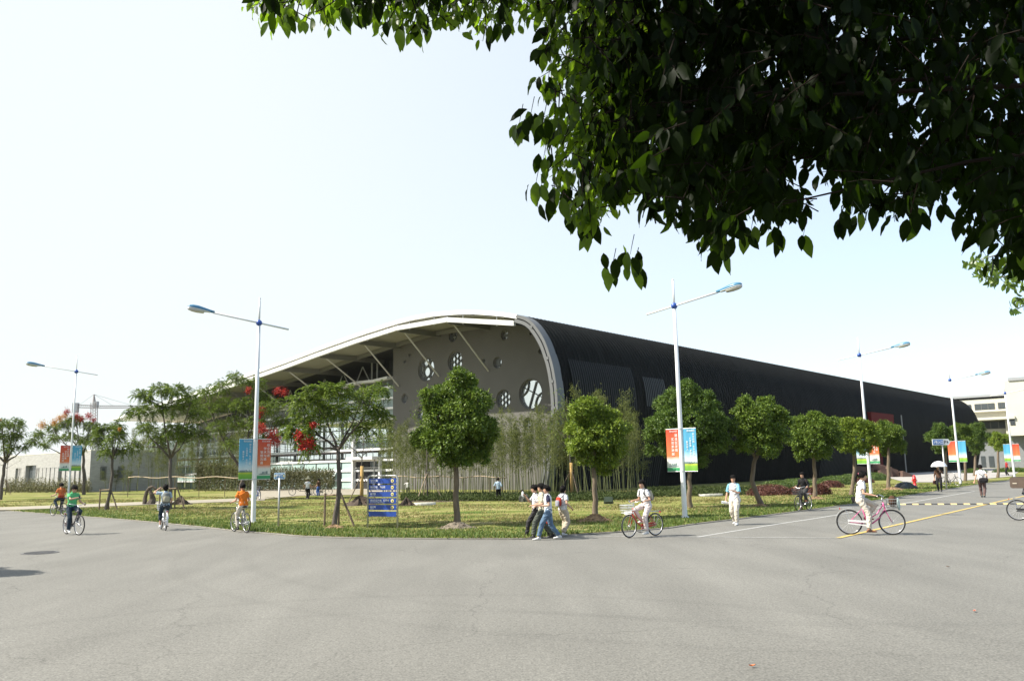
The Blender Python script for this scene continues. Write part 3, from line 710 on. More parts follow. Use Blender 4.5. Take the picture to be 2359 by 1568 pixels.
# recessed clerestory above the glass: dark wall, V members, tie beams
mb = MB(); ss = np.linspace(S0, 86, 24)
for a, c in zip(ss, ss[1:]): mb.prism([PP(a, 13, gtop(a) - .5), PP(c, 13, gtop(c) - .5), PP(c, 13, roof_h(c) - .56), PP(a, 13, roof_h(a) - .56)], A * .2)
mb.build('clerestory_wall', mat('clerestory_dark', (.055, .06, .058), .4, noise=.3, nscale=.5), hall)
mb = MB()
for a, c in zip(ss, ss[1:]): mb.prism([PP(a, GT - .1, gtop(a) + .12), PP(c, GT - .1, gtop(c) + .12), PP(c, GT - .1, gtop(c) + .26), PP(a, GT - .1, gtop(a) + .26)], A * 6.7)
mb.build('lower_roof', M_steel, hall)
mb = MB(); M_v = mat('truss_grey', (.50, .50, .46), .5)
for s in np.arange(37.4, 84, 3.9):
    b0, b1 = gtop(s) + .25, roof_h(s) - .75
    if b1 - b0 > .4:
        mb.tube([PP(s - 1.7, 9, gtop(s - 1.7) + .25), PP(s, 9, b1)], .07, 6); mb.tube([PP(s, 9, b1), PP(s + 1.7, 9, gtop(s + 1.7) + .25)], .07, 6)
for s in (34.6, 35.6): mb.tube([PP(s, 9, gtop(s)), PP(s, 9, roof_h(s) - .6)], .1, 8)
mb.build('roof_truss', M_v, hall)
mb = MB(); mb.prism([PP(S_END, 10.5, gtop(S_END) + .3), PP(34.3, 10.5, gtop(34.3) + .3), PP(34.3, 10.5, roof_h(34) - .6), PP(S_END, 10.5, roof_h(S_END) - .6)], A * .2); mb.build('clerestory_panel', mat('panel_dark', (.03, .032, .032), .4), hall)
# glazed entrance in the glass wall
sa, sb_ = pl(880, 1100, GT)[0], pl(819, 1100, GT)[0]
mb = MB(); hd = pl(850, 1055, GT)[1]
mb.bar(PP(sa, GT - .8, hd), PP(sb_, GT - .8, hd), 1.3, .32, side=A); mb.bar(PP(sb_, GT - .3, 0), PP(sb_, GT - .3, 7.0), .45, .3, side=A); mb.bar(PP(sa, GT - .3, 0), PP(sa, GT - .3, hd), .3, .3, side=A)
mb.build('entrance_frame', M_white_steel, hall)
mb = MB(); mb.prism([PP(sa + 2.2, GT - .1, 0), PP(sb_ - .3, GT - .1, 0), PP(sb_ - .3, GT - .1, hd - .2), PP(sa + 2.2, GT - .1, hd - .2)], A * .1); mb.build('entrance_door', M_gap, hall)
mb = MB(); mb.bar(PP(sa, GT - .25, hd * .7), PP(sb_, GT - .25, hd * .7), .1, .1); mb.bar(PP(sa + 1.1, GT - .25, 0), PP(sa + 1.1, GT - .25, hd), .1, .1); mb.build('door_bars', M_steel, hall)

# ---- red side entrance in the black wall
ta, _1 = ps(2010, 1080); tb, _2 = ps(2062, 1080); hA = ps(2036, 953)[1]; hB = ps(2036, 1000)[1]
M_red = mat('entrance_red', (.09, .008, .006), .8, spec=.1)
mb = MB(); mb.prism([PP(-.5, ta, hB), PP(-.5, tb, hB), PP(-.5, tb, hA), PP(-.5, ta, hA)], B * .6); mb.build('entrance_panel', M_red, hall)
mb = MB(); t1_, t2_ = ps(2012, 1080)[0], ps(2032, 1080)[0]; mb.prism([PP(-.25, t1_, 0), PP(-.25, t2_, 0), PP(-.25, t2_, hB), PP(-.25, t1_, hB)], B * .6); mb.build('entrance_jamb', M_red, hall)
t3_, t4_ = ps(2066, 980)[0], ps(2070, 980)[0]
mb = MB(); mb.prism([PP(-.8, t3_, 0), PP(-.8, t3_ + .4, 0), PP(-.8, t3_ + .4, hA), PP(-.8, t3_, hA)], B * .1); mb.build('entrance_post', M_dsteel, hall)

# ================================================================== brown stepped rocks by the entrance
def rock(name, pts, depth_v, m, label, cat, grp=None):
    mb = MB(); mb.prism(pts, depth_v); o = mb.build(name, m); return tag(o, label, cat, grp)
M_rock = mat('brown_stone', (.11, .065, .05), .85, noise=.35, nscale=1.5, bump=.4)
base = at(2040, 1100)
r0 = thing('stone_steps', 'heap of brown angular stone blocks stepping up to the red entrance', 'stone steps', base)
dB = dep(base) / F
for (x0, x1, zb, zt, sl_, dy) in ((-52, -8, 0, 26, -6, 2.0), (-12, 18, 0, 20, 6, 0), (14, 40, 0, 22, -10, .8), (36, 62, 0, 12, -12, -.4), (-8, 40, 18, 31, -14, 2.6), (-60, -30, 0, 15, 5, 1.5)):
    mb = MB(); a = [Vector((x0 * dB, dy, zb * dB)), Vector((x1 * dB, dy, zb * dB)), Vector((x1 * dB - .1, dy + .1, (zt + sl_ * .5) * dB)), Vector((x0 * dB + .15, dy + .1, (zt - sl_ * .3) * dB))]
    mb.prism(a, (.5, 2.6, -.15)); mb.build('stone_block', M_rock, r0)

# ================================================================== low concrete building at far left
cA = at(204, 1134); 
lb = thing('concrete_building', 'low pale concrete building with narrow slit windows at the far left', 'building', (cA.x, cA.y, 0))
def LBp(s, t, h): return B * s + A * t + Vector((0, 0, h))      # relative
Hc = px(cA, 1038); M_conc = bpy.data.materials.new('board_marked_concrete')
M_conc = mat('board_marked_concrete2', (.38, .375, .36), .9, noise=.22, nscale=1.2, bump=.8, bscale=9, stretch=(1, 1, 4))
def onw(x, y):
    d = ray(x, y); Q = cA; k = (Q - CAM).dot(A) / d.dot(A); p = CAM + d * k; return (p - cA).dot(B), p.z
W_ = onw(8, 1100)[0] + 30
ops = []
for x0, x1, y0, y1 in ((118, 130, 940, 1077), (137, 148, 940, 1077), (160, 173, 940, 1077), (193, 260, 920, 1077), (268, 280, 937, 1078), (295, 308, 937, 1079), (322, 335, 937, 1080), (350, 364, 937, 1080), (381, 397, 937, 1080), (412, 428, 937, 1080), (465, 478, 937, 1082), (498, 511, 937, 1083), (535, 548, 937, 1083), (570, 583, 937, 1083), (608, 627, 930, 1085)):
    s1_, h1_ = onw(x0 / 2.6135 * .8051, (980 + y0 / 2.6135) * .8049); s0_, h0_ = onw(x1 / 2.6135 * .8051, (980 + y1 / 2.6135) * .8049); ops.append((s0_, s1_, max(.35, h0_), h1_))
ops.sort(); loops = [[Vector((0, 0, 0)), Vector((W_, 0, 0)), Vector((W_, Hc, 0)), Vector((0, Hc, 0))]]; pts = [(0, 0), (W_, 0), (W_, Hc), (0, Hc)]
for a, c, h0, h1 in ops:
    lp = [(a, h0), (c, h0), (c, h1), (a, h1)]; loops.append([Vector((*q, 0)) for q in lp]); pts += lp
mb = MB(); tri = tessellate_polygon(loops); mb.v = [tuple(LBp(s, 0, h)) for s, h in pts]; mb.f = [tuple(t) for t in tri]; mb.m = [0] * len(tri)
mb.add([LBp(0, 0, 0), LBp(0, 12, 0), LBp(0, 12, Hc), LBp(0, 0, Hc)], [(0, 1, 2, 3)]); mb.add([LBp(0, 0, Hc), LBp(W_, 0, Hc), LBp(W_, 12, Hc), LBp(0, 12, Hc)], [(0, 1, 2, 3)])
mb.build('wall', M_conc, lb)
for a, c, h0, h1 in ops:
    mb = MB()
    for p, q in (((a, h0), (a, h1)), ((a, h1), (c, h1)), ((c, h1), (c, h0)), ((c, h0), (a, h0))):
        mb.add([LBp(p[0], -.003, p[1]), LBp(q[0], -.003, q[1]), LBp(q[0], .5, q[1]), LBp(p[0], .5, p[1])], [(0, 1, 2, 3)])
    wn = mb.build('window', M_conc, lb); m3 = MB(); m3.add([LBp(a, .5, h0), LBp(c, .5, h0), LBp(c, .5, h1), LBp(a, .5, h1)], [(0, 1, 2, 3)]); m3.build('pane', mat('dark_glass', (.06, .07, .075), .15), wn)
mb = MB(); mb.bar(LBp(0, .15, Hc + .08), LBp(W_, .15, Hc + .08), .36, .16, side=A); mb.bar(LBp(.15, .4, Hc + .08), LBp(.15, 12, Hc + .08), .36, .16, side=B); mb.build('coping', mat('coping', (.58, .56, .50), .8), lb)
def onb(x, y):
    d = ray(x, y); k = (cA - CAM).dot(B) / d.dot(B); p = CAM + d * k; return (p - cA).dot(A), p.z
for x0_, x1_ in ((231, 245), (271, 286)):
    t0_, t1_ = onb(x0_, 1080)[0], onb(x1_, 1080)[0]
    mb = MB(); mb.prism([LBp(-.02, t0_, 1.6), LBp(-.02, t1_, 1.6), LBp(-.02, t1_, 3.4), LBp(-.02, t0_, 3.4)], B * -.06); wn = mb.build('window_frame', M_dsteel, lb)
    mb = MB(); mb.prism([LBp(-.10, t0_ + .2, 1.8), LBp(-.10, t1_ - .2, 1.8), LBp(-.10, t1_ - .2, 3.2), LBp(-.10, t0_ + .2, 3.2)], B * -.03); mb.build('pane', mat('dark_glass', (0, 0, 0)), wn)

# ================================================================== cream building behind the right end
T2 = 178
cb = thing('cream_building', 'cream building with ribbon windows and grey base behind the far end of the hall', 'building')
M_cream = mat('cream_render', (.53, .515, .44), .85, noise=.06, nscale=.4); M_gbase = mat('grey_brick_base', (.20, .21, .22), .85, noise=.15, nscale=2); M_dgl = mat('dark_glass', (0, 0, 0))
def cq(x0, y0, x1, y1): s0, h0 = pl(x0, y0, T2); s1, h1 = pl(x1, y1, T2); return s0, h0, s1, h1
def cbox(x0, x1, yt, yb, t, d, m, name, par=cb, xm=None):
    xm = xm or (x0 + x1) / 2
    s0 = pl(x0, yb, T2)[0]; s1 = pl(x1, yb, T2)[0]; ht = pl(xm, yt, T2)[1]; hb = max(0, pl(xm, yb, T2)[1])
    mb = MB(); mb.prism([PP(s0, t, hb), PP(s1, t, hb), PP(s1, t, ht), PP(s0, t, ht)], A * d); return mb.build(name, m, par)
cbox(2150, 2460, 1004, 1120, T2, 12, M_gbase, 'ground_storey')
cbox(2150, 2460, 948, 1004.5, T2 + 1.2, 10, M_cream, 'middle_storey'); cbox(2150, 2460, 916, 948, T2 + .05, 11, M_cream, 'top_storey')
cbox(2330, 2440, 874, 1002, T2 - 3, 14, M_cream, 'stair_tower'); cbox(2328, 2442, 868, 875, T2 - 3.3, 14.6, mat('grey_cap', (.28, .29, .30), .7), 'tower_cap')
cbox(2150, 2329, 911, 916, T2 - .4, 12, mat('grey_cap', (0, 0, 0)), 'roof_edge'); cbox(2210, 2345, 962, 968, T2 - 3.5, 5, M_cream, 'balcony_slab')
cbox(2215, 2329, 944, 948, T2 - .3, .6, M_cream, 'sill_band')
for x0, x1, y0, y1, tt in ((2216, 2238, 932, 946, T2 - .1), (2246, 2292, 929, 944, T2 - .1), (2300, 2325, 926, 942, T2 - .1), (2240, 2258, 973, 989, T2 + 1), (2262, 2318, 969, 987, T2 + 1), (2334, 2345, 966, 980, T2 - 3.1)):
    wn = cbox(x0, x1, y0, y1, tt, .15, M_dsteel, 'window'); 
    for j in range(3):
        xa_ = x0 + (x1 - x0) * (j + .06) / 3; xb_ = x0 + (x1 - x0) * (j + .94) / 3; cbox(xa_, xb_, y0 + 1, y1 - 1, tt - .05, .04, M_dgl, 'pane', wn, (x0 + x1) / 2)
for x0, x1, y0, y1 in ((2303, 2314, 1010, 1034), (2318, 2330, 1010, 1034), (2262, 2272, 1050, 1075), (2280, 2292, 1050, 1075)):
    cbox(x0, x1, y0, y1, T2 - .1, .1, M_dgl, 'window')
for x in (2256, 2240, 2322): cbox(x, x + 4, 966, 1003, T2 - 1.5, .6, M_cream, 'column')

# ================================================================== hills and crane in the distance
mb = MB(); hp = []
for x in range(-900, 200, 24): hp.append((x, 1500, max(2, 46 * (1 + .4 * sin(x * .008) + .25 * sin(x * .021 + 1)) * max(0, 1 - abs(x + 560) / 420) ** .6)))
for i in range(len(hp) - 1):
    a, c = Vector(hp[i]), Vector(hp[i + 1]); mb.add([(a.x, a.y - 200, 0), (c.x, c.y - 200, 0), c, a, (c.x, c.y + 300, 0), (a.x, a.y + 300, 0)], [(0, 1, 2, 3), (3, 2, 4, 5)])
tag(mb.build('hills', mat('wooded_hill', (.05, .07, .045), .9, noise=.4, nscale=.01)), kind='structure')
Yc = 420; cr = thing('tower_crane', 'tall lattice tower crane far away above the left trees', 'tower crane', on_depth(217, 1098, Yc).xy.to_3d())
def crp(x, y): return on_depth(x, y, Yc) - Vector((*cr.location.xy, 0))
M_crane = mat('crane_orange', (.27, .235, .22), .7)
def lattice(a, c, w_, n_, m, name):
    mb = MB(); a = Vector(a); c = Vector(c); d = (c - a).normalized(); u = Vector((1, 0, 0)) if abs(d.x) < .5 else Vector((0, 0, 1)); v = Vector((0, 1, 0))
    cor = [u * w_ / 2 + v * w_ / 2, u * w_ / 2 - v * w_ / 2, -u * w_ / 2 - v * w_ / 2, -u * w_ / 2 + v * w_ / 2]
    for k in cor: mb.bar(a + k, c + k, .22, .22)
    for i in range(n_):
        p = a.lerp(c, i / n_); q = a.lerp(c, (i + 1) / n_)
        for j in range(4): mb.bar(p + cor[j], q + cor[(j + 1) % 4], .13, .13)
    return mb.build(name, m, cr)
lattice(crp(216, 1098), crp(217, 928), 2.4, 26, M_crane, 'mast'); lattice(crp(217, 937), crp(330, 937), 1.3, 24, M_crane, 'jib'); lattice(crp(177, 935), crp(217, 937), 1.5, 8, M_crane, 'counter_jib')
mb = MB(); mb.tube([crp(217, 928), crp(216.5, 908)], [1.0, .3], 4); mb.build('tower_head', M_crane, cr)
mb = MB(); mb.box(crp(174.5, 939), (2.6, 2, 5.0)); mb.build('counterweight', mat('grey_cap', (0, 0, 0)), cr)
mb = MB(); mb.box(crp(221, 931), (2.2, 2, 3)); mb.build('cab', mat('cab_grey', (.35, .35, .35), .6), cr)
mb = MB(); mb.tube([crp(216.5, 908), crp(180, 934)], .07, 4); mb.tube([crp(216.5, 908), crp(262, 935)], .07, 4); mb.tube([crp(216.5, 908), crp(310, 935)], .07, 4); mb.build('tie_ropes', M_dsteel, cr)
# ================================================================== TREES
M_bark = mat('camphor_bark', (.19, .145, .10), .95, noise=.45, nscale=9, bump=1, bscale=35, stretch=(1, 1, .25))
M_bark2 = mat('grey_bark', (.12, .10, .085), .95, noise=.4, nscale=9, bump=.8, bscale=30, stretch=(1, 1, .25))
M_camph = leafmat('camphor_leaf', (.028, .068, .009), (.195, .275, .036), .30, .45, spec=.28)
M_camph_y = leafmat('camphor_leaf_light', (.055, .105, .010), (.27, .35, .042), .3, .45, spec=.28)
M_camph_d = leafmat('camphor_leaf_dark', (.022, .056, .009), (.14, .215, .032), .28, .45, spec=.28)
M_gold = leafmat('goldenrain_leaf', (.03, .07, .010), (.21, .28, .036), .34, .5, spec=.25)
M_pod = leafmat('red_seed_pod', (.22, .008, .008), (.52, .04, .02), .3, .5)
M_podo = leafmat('orange_seed_pod', (.45, .16, .03), (.60, .36, .06), .3, .5)

def trunk_path(p0, p1, n=6, wob=.06, rs=random):
    out = []
    for i in range(n + 1):
        k = i / n; q = p0.lerp(p1, k); f_ = sin(pi * k) * wob
        out.append(q + Vector((rs.uniform(-1, 1) * f_, rs.uniform(-1, 1) * f_, 0)))
    out[0] = p0; out[-1] = p1; return out

def camphor(name, base, lobes, label, m=None, group='camphor trees along the lawn', seed=0, dens=1.0, ls=1.0, trunk_px=13, bend=0, trunk_top=None, cat='tree', zb=.06):
    """base: pixel foot; lobes: (x, y, r) pixels of the clumps, each given its own depth"""
    rs = random.Random(seed); nr = np.random.RandomState(seed)
    P = at(*base); D = dep(P); k = D / F; t = thing(name, label, cat, (P.x, P.y, zb), 0, group)
    L = []
    xs = [q[0] for q in lobes]; hw = (max(xs) - min(xs)) / 2 + 10; xm = (max(xs) + min(xs)) / 2
    for i, (x, y, r_) in enumerate(lobes):
        room = sqrt(max(.05, 1 - ((x - xm) / hw) ** 2)) * hw * k
        for j in range(2 if r_ * k > .35 else 1):
            dy = rs.uniform(-.75, .75) * room if j == 0 else rs.uniform(.1, .8) * room * (1 if rs.random() < .5 else -1)
            L.append((on_depth(x + rs.uniform(-5, 5) * j, y + rs.uniform(-5, 5) * j, P.y + dy) - P - Vector((0, 0, zb)), r_ * k * (1.04 if j == 0 else .95)))
    for c, r_ in list(L):
        for _ in range(3 if r_ > .35 else 1):
            v = Vector((rs.gauss(0, 1), rs.gauss(0, 1), rs.gauss(.25, .8))).normalized(); L.append((c + v * r_ * rs.uniform(.85, 1.12), r_ * rs.uniform(.24, .42)))
    Cs, Ds, Ns = [], [], []
    for c, r_ in L:
        nc = int(230 * dens * (r_ / .7) ** 2 / ls ** 2) + 14; dirs = rnd_(nr, nc); dirs[:, 2] = np.where(dirs[:, 2] < -.75, -dirs[:, 2], dirs[:, 2])
        # lumpy surface
        lum = 1 + .20 * np.sin(dirs[:, 0] * 7 + seed) * np.sin(dirs[:, 1] * 6 + 2 * seed) + .16 * np.sin(dirs[:, 2] * 9 + seed)
        rad = r_ * lum * (.62 + .38 * nr.rand(nc) ** .5)
        cc = np.array(c) + dirs * rad[:, None] * np.array([1.0, 1.0, .82])
        q = 9
        C = np.repeat(cc, q, 0); dd = np.repeat(dirs, q, 0); nn = C.shape[0]
        dd2 = unit(dd * .55 + nr.normal(size=(nn, 3)) * .55 + np.array([0, 0, -.12])); C = C + nr.normal(size=(nn, 3)) * .05 * ls
        nrm = unit(dd * .5 + np.array([0, 0, .9]) + nr.normal(size=(nn, 3)) * .45)
        Cs.append(C); Ds.append(dd2); Ns.append(nrm)
    C, D_, N_ = map(np.concatenate, (Cs, Ds, Ns)); n_ = len(C)
    quads_mesh('crown', leaves(C, D_, N_, ls * (.085 + .05 * nr.rand(n_)), ls * (.045 + .022 * nr.rand(n_))), 4, m or M_camph, t, RH)
    # trunk and limbs
    ym = max(q[1] for q in lobes); tt = trunk_top or (xm * .35 + base[0] * .65, ym - 6)
    top = on_depth(tt[0], tt[1], P.y) - P; r0 = trunk_px * k / 2; mb = MB()
    pts = [Vector((0, 0, -.1)), Vector((0, 0, .05))]; 
    for i in range(1, 6): kk = i / 6; pts.append(top * kk + Vector((bend * k * sin(pi * kk) + rs.uniform(-.3, .3) * r0, rs.uniform(-.3, .3) * r0, 0)))
    pts.append(top); mb.tube(pts, [r0 * 1.45, r0 * 1.2] + [r0 * (1 - .06 * i) for i in range(5)] + [r0 * .7], 10)
    for c, r_ in L[:len(lobes)][::2]:
        mb.tube(trunk_path(top - Vector((0, 0, .15)), c, 4, .12, rs), [r0 * .55, r0 * .42, r0 * .3, r0 * .2, r0 * .1], 6)
    mb.build('trunk', M_bark, t, True)
    return t
def rnd_(nr, n): return unit(nr.normal(size=(n, 3)))

T1 = camphor('camphor_tree', (1053, 1213), [(1065, 880, 26), (1045, 912, 38), (1090, 925, 36), (988, 915, 18), (1003, 938, 24), (1012, 965, 38), (1070, 975, 50), (1112, 985, 30), (978, 1012, 30), (1030, 1025, 42), (1090, 1030, 40), (1118, 1010, 22), (1060, 1055, 28), (1070, 905, 26)],
    'large dense round camphor tree right of the blue directory board', seed=3, trunk_px=15.5, trunk_top=(1050, 1075), dens=1.15)
T2 = camphor('camphor_tree', (1372, 1198), [(1364, 935, 20), (1338, 948, 26), (1385, 965, 34), (1328, 985, 24), (1418, 990, 26), (1368, 1008, 40), (1410, 1030, 34), (1335, 1030, 24), (1398, 1062, 26), (1350, 1058, 18)],
    'light green camphor tree on a brown mound left of the red bicycle', m=M_camph_y, seed=4, trunk_px=13.5, trunk_top=(1368, 1070))
T3 = camphor('camphor_tree', (1590, 1172), [(1578, 903, 24), (1550, 930, 34), (1610, 940, 38), (1528, 975, 30), (1590, 980, 48), (1648, 975, 28), (1508, 1000, 22), (1560, 1030, 34), (1638, 1025, 34), (1600, 1055, 30), (1662, 1008, 18), (1500, 1040, 12)],
    'broad camphor tree directly behind the tall right lamp post with a red banner', m=M_camph_d, seed=5, trunk_px=12, trunk_top=(1587, 1080))
T4 = camphor('camphor_tree', (1754, 1167), [(1764, 932, 18), (1718, 945, 24), (1750, 962, 34), (1797, 965, 22), (1705, 985, 22), (1790, 998, 24), (1745, 1012, 36), (1714, 1030, 18), (1776, 1038, 18)],
    'camphor tree with a curved pale trunk behind the walking man in white and blue', seed=6, trunk_px=12, bend=-14, trunk_top=(1742, 1052))
T5 = camphor('camphor_tree', (1877, 1150), [(1880, 968, 18), (1850, 982, 24), (1900, 985, 26), (1835, 1010, 17), (1870, 1018, 32), (1915, 1013, 22), (1890, 1043, 18), (1850, 1045, 15)],
    'camphor tree with a straight trunk beside the cyclist in black', seed=7, trunk_px=9.5)
T6 = camphor('camphor_tree', (1961, 1142), [(1943, 977, 16), (1975, 980, 18), (1938, 1000, 22), (1975, 1010, 26), (1995, 1000, 18), (1950, 1030, 16), (1990, 1035, 14), (2006, 988, 15), (2014, 1015, 14)],
    'camphor tree with a wavy trunk left of the lamp post with half hidden banners', m=M_camph_y, seed=8, trunk_px=8.5, bend=5)
T7 = camphor('camphor_tree', (2047, 1128), [(2040, 985, 16), (2060, 993, 17), (2026, 1005, 17), (2050, 1020, 24), (2070, 1030, 14), (2030, 1035, 12)],
    'small camphor tree between a lamp post and the red hydrant', seed=9, trunk_px=8.5)
T8 = camphor('camphor_tree', (2180, 1112), [(2165, 990, 15), (2150, 1008, 17), (2187, 1005, 19), (2170, 1028, 18), (2200, 1020, 12)],
    'dark camphor tree behind the arrow shaped parking sign', m=M_camph_d, seed=10, trunk_px=6.5)
T9 = camphor('camphor_tree', (2224, 1109), [(2205, 990, 14), (2227, 1000, 17), (2210, 1020, 17), (2238, 1015, 12)],
    'camphor tree just right of the lamp post by the parking sign', seed=11, trunk_px=6.5)
T10 = camphor('camphor_tree', (2245, 1097), [(2250, 988, 14), (2244, 1005, 19), (2266, 1010, 14), (2252, 1030, 15)],
    'dark camphor tree close to the rounded far end of the black hall', m=M_camph_d, seed=12, trunk_px=6)
T11 = camphor('camphor_tree', (2299, 1101), [(2300, 1010, 12), (2316, 1013, 12), (2288, 1018, 10), (2305, 1028, 12)],
    'smallest yellowish camphor tree before the cream building', m=M_camph_y, seed=13, trunk_px=6)
# tree out of view on the left whose shade falls on the road
ox = at(-300, 1335); tl = copy_tree(T2); tl.location = (ox.x - 1.9, ox.y + .2, 0); tl['label'] = 'street tree standing outside the view whose shade falls on the left road'; tl.rotation_euler.z = 2.1

# ---- goldenrain trees: open crowns of drooping compound leaves
def goldenrain(base, fork, clumps, label, seed, trunk_px=7, pods=(), opods=(), lean=0, dens=1.0, group='goldenrain trees on the left lawn'):
    rs = random.Random(seed); nr = np.random.RandomState(seed); P = at(*base); k = dep(P) / F
    t = thing('goldenrain_tree', label, 'tree', (P.x, P.y, .06), 0, group)
    fk = on_depth(fork[0], fork[1], P.y) - P - Vector((0, 0, .06)); r0 = trunk_px * k / 2; mb = MB()
    pts = [Vector((0, 0, -.1)), Vector((0, 0, .05))] + [fk * (i / 6) + Vector((lean * k * sin(pi * i / 6) + rs.uniform(-.35, .35) * r0, 0, 0)) for i in range(1, 6)] + [fk]
    mb.tube(pts, [r0 * 1.4, r0 * 1.15] + [r0 * (1 - .04 * i) for i in range(5)] + [r0 * .78], 10)
    xs = [c[0] for c in clumps]; xm = fork[0]; hw = max(abs(x - xm) for x in xs) + 12
    tips = []
    cl = []
    for (x, y, r_) in clumps:
        room = sqrt(max(.1, 1 - ((x - xm) / hw) ** 2)) * hw * k
        for j in range(2):
            cl.append((on_depth(x + j * rs.uniform(-8, 8), y + j * rs.uniform(-8, 8), P.y + rs.uniform(-.8, .8) * room) - P - Vector((0, 0, .06)), r_ * k * (1 - .15 * j)))
    # limbs: four or five main ones, clumps hang on the nearest
    nl = 5; ang = sorted(cl[::2], key=lambda q: q[0].x)
    mains = [ang[int((i + .5) * len(ang) / nl)] for i in range(nl)]; nodes = []
    for c, r_ in mains:
        mid = fk.lerp(c, .55) + Vector((0, 0, -.10 * (c - fk).length)); path = [fk - Vector((0, 0, .1)), fk.lerp(mid, .5), mid, mid.lerp(c, .5) + Vector((0, 0, -.03)), c]
        mb.tube(path, [r0 * .62, r0 * .5, r0 * .38, r0 * .26, r0 * .12], 7); nodes += path[1:4]
    for c, r_ in cl:
        nd = min(nodes, key=lambda q: (q - c).length + (0 if q.z < c.z else .6)); mb.tube(trunk_path(nd, c, 3, .1, rs), [r0 * .24, r0 * .17, r0 * .12, r0 * .06], 5)
        for _ in range(4):
            e = c + Vector(rs.gauss(0, 1) for _ in range(3)).normalized() * r_ * .8; mb.tube([c, c.lerp(e, .5) + Vector((0, 0, .05)), e], [r0 * .1, r0 * .07, r0 * .03], 4)
    mb.build('trunk', M_bark2, t, True)
    Cs, Ds, Ns = [], [], []
    for c, r_ in cl:
        nt_ = int(31 * dens * (r_ / .6) ** 1.6) + 6; dirs = rnd_(nr, nt_); dirs[:, 2] *= .8
        O = np.array(c) + dirs * (r_ * (.35 + .65 * nr.rand(nt_)))[:, None] * np.array([1, 1, .7])
        for o_, d_ in zip(O, dirs):
            for _ in range(2):
                dr = unit(d_ * .7 + nr.normal(size=3) * .6 + np.array([0, 0, .15])); Lr = .28 + .16 * nr.rand(); q = 11
                s = np.repeat(np.linspace(.15, 1, q), 2); side = np.tile([1, -1], q); sd_ = unit(np.cross(dr, [0, 0, 1.0]) + 1e-3)
                base_ = o_ + dr * (s * Lr)[:, None] + np.array([0, 0, -1]) * (.55 * s ** 2 * Lr)[:, None]
                dl = unit(sd_ * side[:, None] + dr * .5 + np.array([0, 0, -.45]) + nr.normal(size=(2 * q, 3)) * .2)
                Cs.append(base_); Ds.append(dl); Ns.append(np.tile([0, 0, 1.0], (2 * q, 1)) + nr.normal(size=(2 * q, 3)) * .35)
    C, D_, N_ = map(np.concatenate, (Cs, Ds, Ns)); n_ = len(C)
    quads_mesh('crown', leaves(C, D_, unit(N_), .085 + .04 * nr.rand(n_), .036 + .018 * nr.rand(n_)), 4, M_gold, t, RH)
    def podc(lst, m, nm):
        for (x, y, r_) in lst:
            c = np.array(on_depth(x, y, P.y - hw * k * .75 + rs.uniform(-.3, .3)) - P - Vector((0, 0, .06))); r_ = r_ * .95; n_ = int(140 * (r_ * k / .25) ** 2) + 50
            O = c + nr.normal(size=(n_, 3)) * r_ * k * np.array([.5, .5, .55]); quads_mesh(nm, leaves(O, rnd_(nr, n_), rnd_(nr, n_), .07 + .03 * nr.rand(n_), .055 + .02 * nr.rand(n_), .6), 4, m, t, RH)
    podc(pods, M_pod, 'seed_pods'); podc(opods, M_podo, 'seed_pods')
    return t
K5 = goldenrain((770, 1216), (779, 1030), [(690, 925, 26), (720, 903, 26), (755, 895, 26), (790, 900, 26), (838, 905, 24), (872, 893, 18), (700, 958, 24), (745, 942, 30), (790, 948, 26), (858, 938, 22), (885, 955, 12), (672, 985, 16), (718, 985, 20), (835, 980, 18), (700, 1012, 16), (718, 1022, 12)],
    'open goldenrain tree tied to stakes left of the blue directory board', 21, 11, pods=[(690, 1005, 11), (712, 1022, 14), (698, 1028, 8), (722, 978, 6)], lean=6, dens=.9)
K4 = goldenrain((553, 1152), (560, 1085), [(470, 905, 26), (510, 885, 24), (545, 872, 24), (585, 880, 26), (600, 908, 24), (480, 942, 26), (520, 928, 28), (562, 930, 28), (612, 938, 26), (640, 928, 20), (500, 982, 22), (545, 975, 26), (590, 970, 26), (642, 968, 22), (660, 998, 16), (530, 1015, 16), (615, 1005, 16)],
    'wide goldenrain tree with many red pods behind the second lamp post', 22, 9, pods=[(603, 945, 9), (600, 985, 11), (608, 990, 7), (640, 900, 9), (655, 903, 8), (630, 1003, 14), (636, 1015, 12), (622, 1012, 8), (572, 898, 7), (597, 958, 6)], dens=.8)
K3 = goldenrain((391, 1175), (393, 1052), [(330, 910, 22), (370, 895, 24), (410, 898, 24), (310, 948, 20), (350, 938, 26), (400, 938, 28), (440, 922, 22), (455, 953, 24), (340, 983, 22), (395, 983, 28), (440, 983, 22), (362, 1012, 14), (430, 1008, 14), (308, 1028, 16), (468, 1000, 12), (385, 1000, 18)],
    'goldenrain tree with a black straight trunk behind the cyclist with a backpack', 23, 8.5, dens=1.0)
K2 = goldenrain((243, 1176), (259, 1055), [(235, 985, 16), (262, 982, 18), (225, 1008, 15), (266, 1008, 20), (245, 1035, 14), (275, 1030, 10), (280, 995, 10)],
    'small leaning goldenrain tree in front of the dark concrete wall', 24, 7, lean=5, opods=[(276, 988, 3)])
K1 = goldenrain((193, 1140), (192, 1045), [(90, 1000, 16), (120, 985, 18), (150, 975, 18), (175, 968, 20), (207, 980, 18), (120, 1010, 16), (160, 1003, 20), (195, 1010, 20), (224, 1000, 14), (98, 1022, 12), (186, 1032, 12), (75, 1015, 12)],
    'goldenrain tree with orange red pods behind the leftmost lamp post', 25, 7, pods=[(154, 948, 7), (176, 960, 9), (204, 958, 8), (216, 968, 5), (188, 965, 6)], opods=[(138, 963, 8), (98, 978, 9), (125, 972, 8), (150, 958, 7)], group='goldenrain trees on the left lawn')
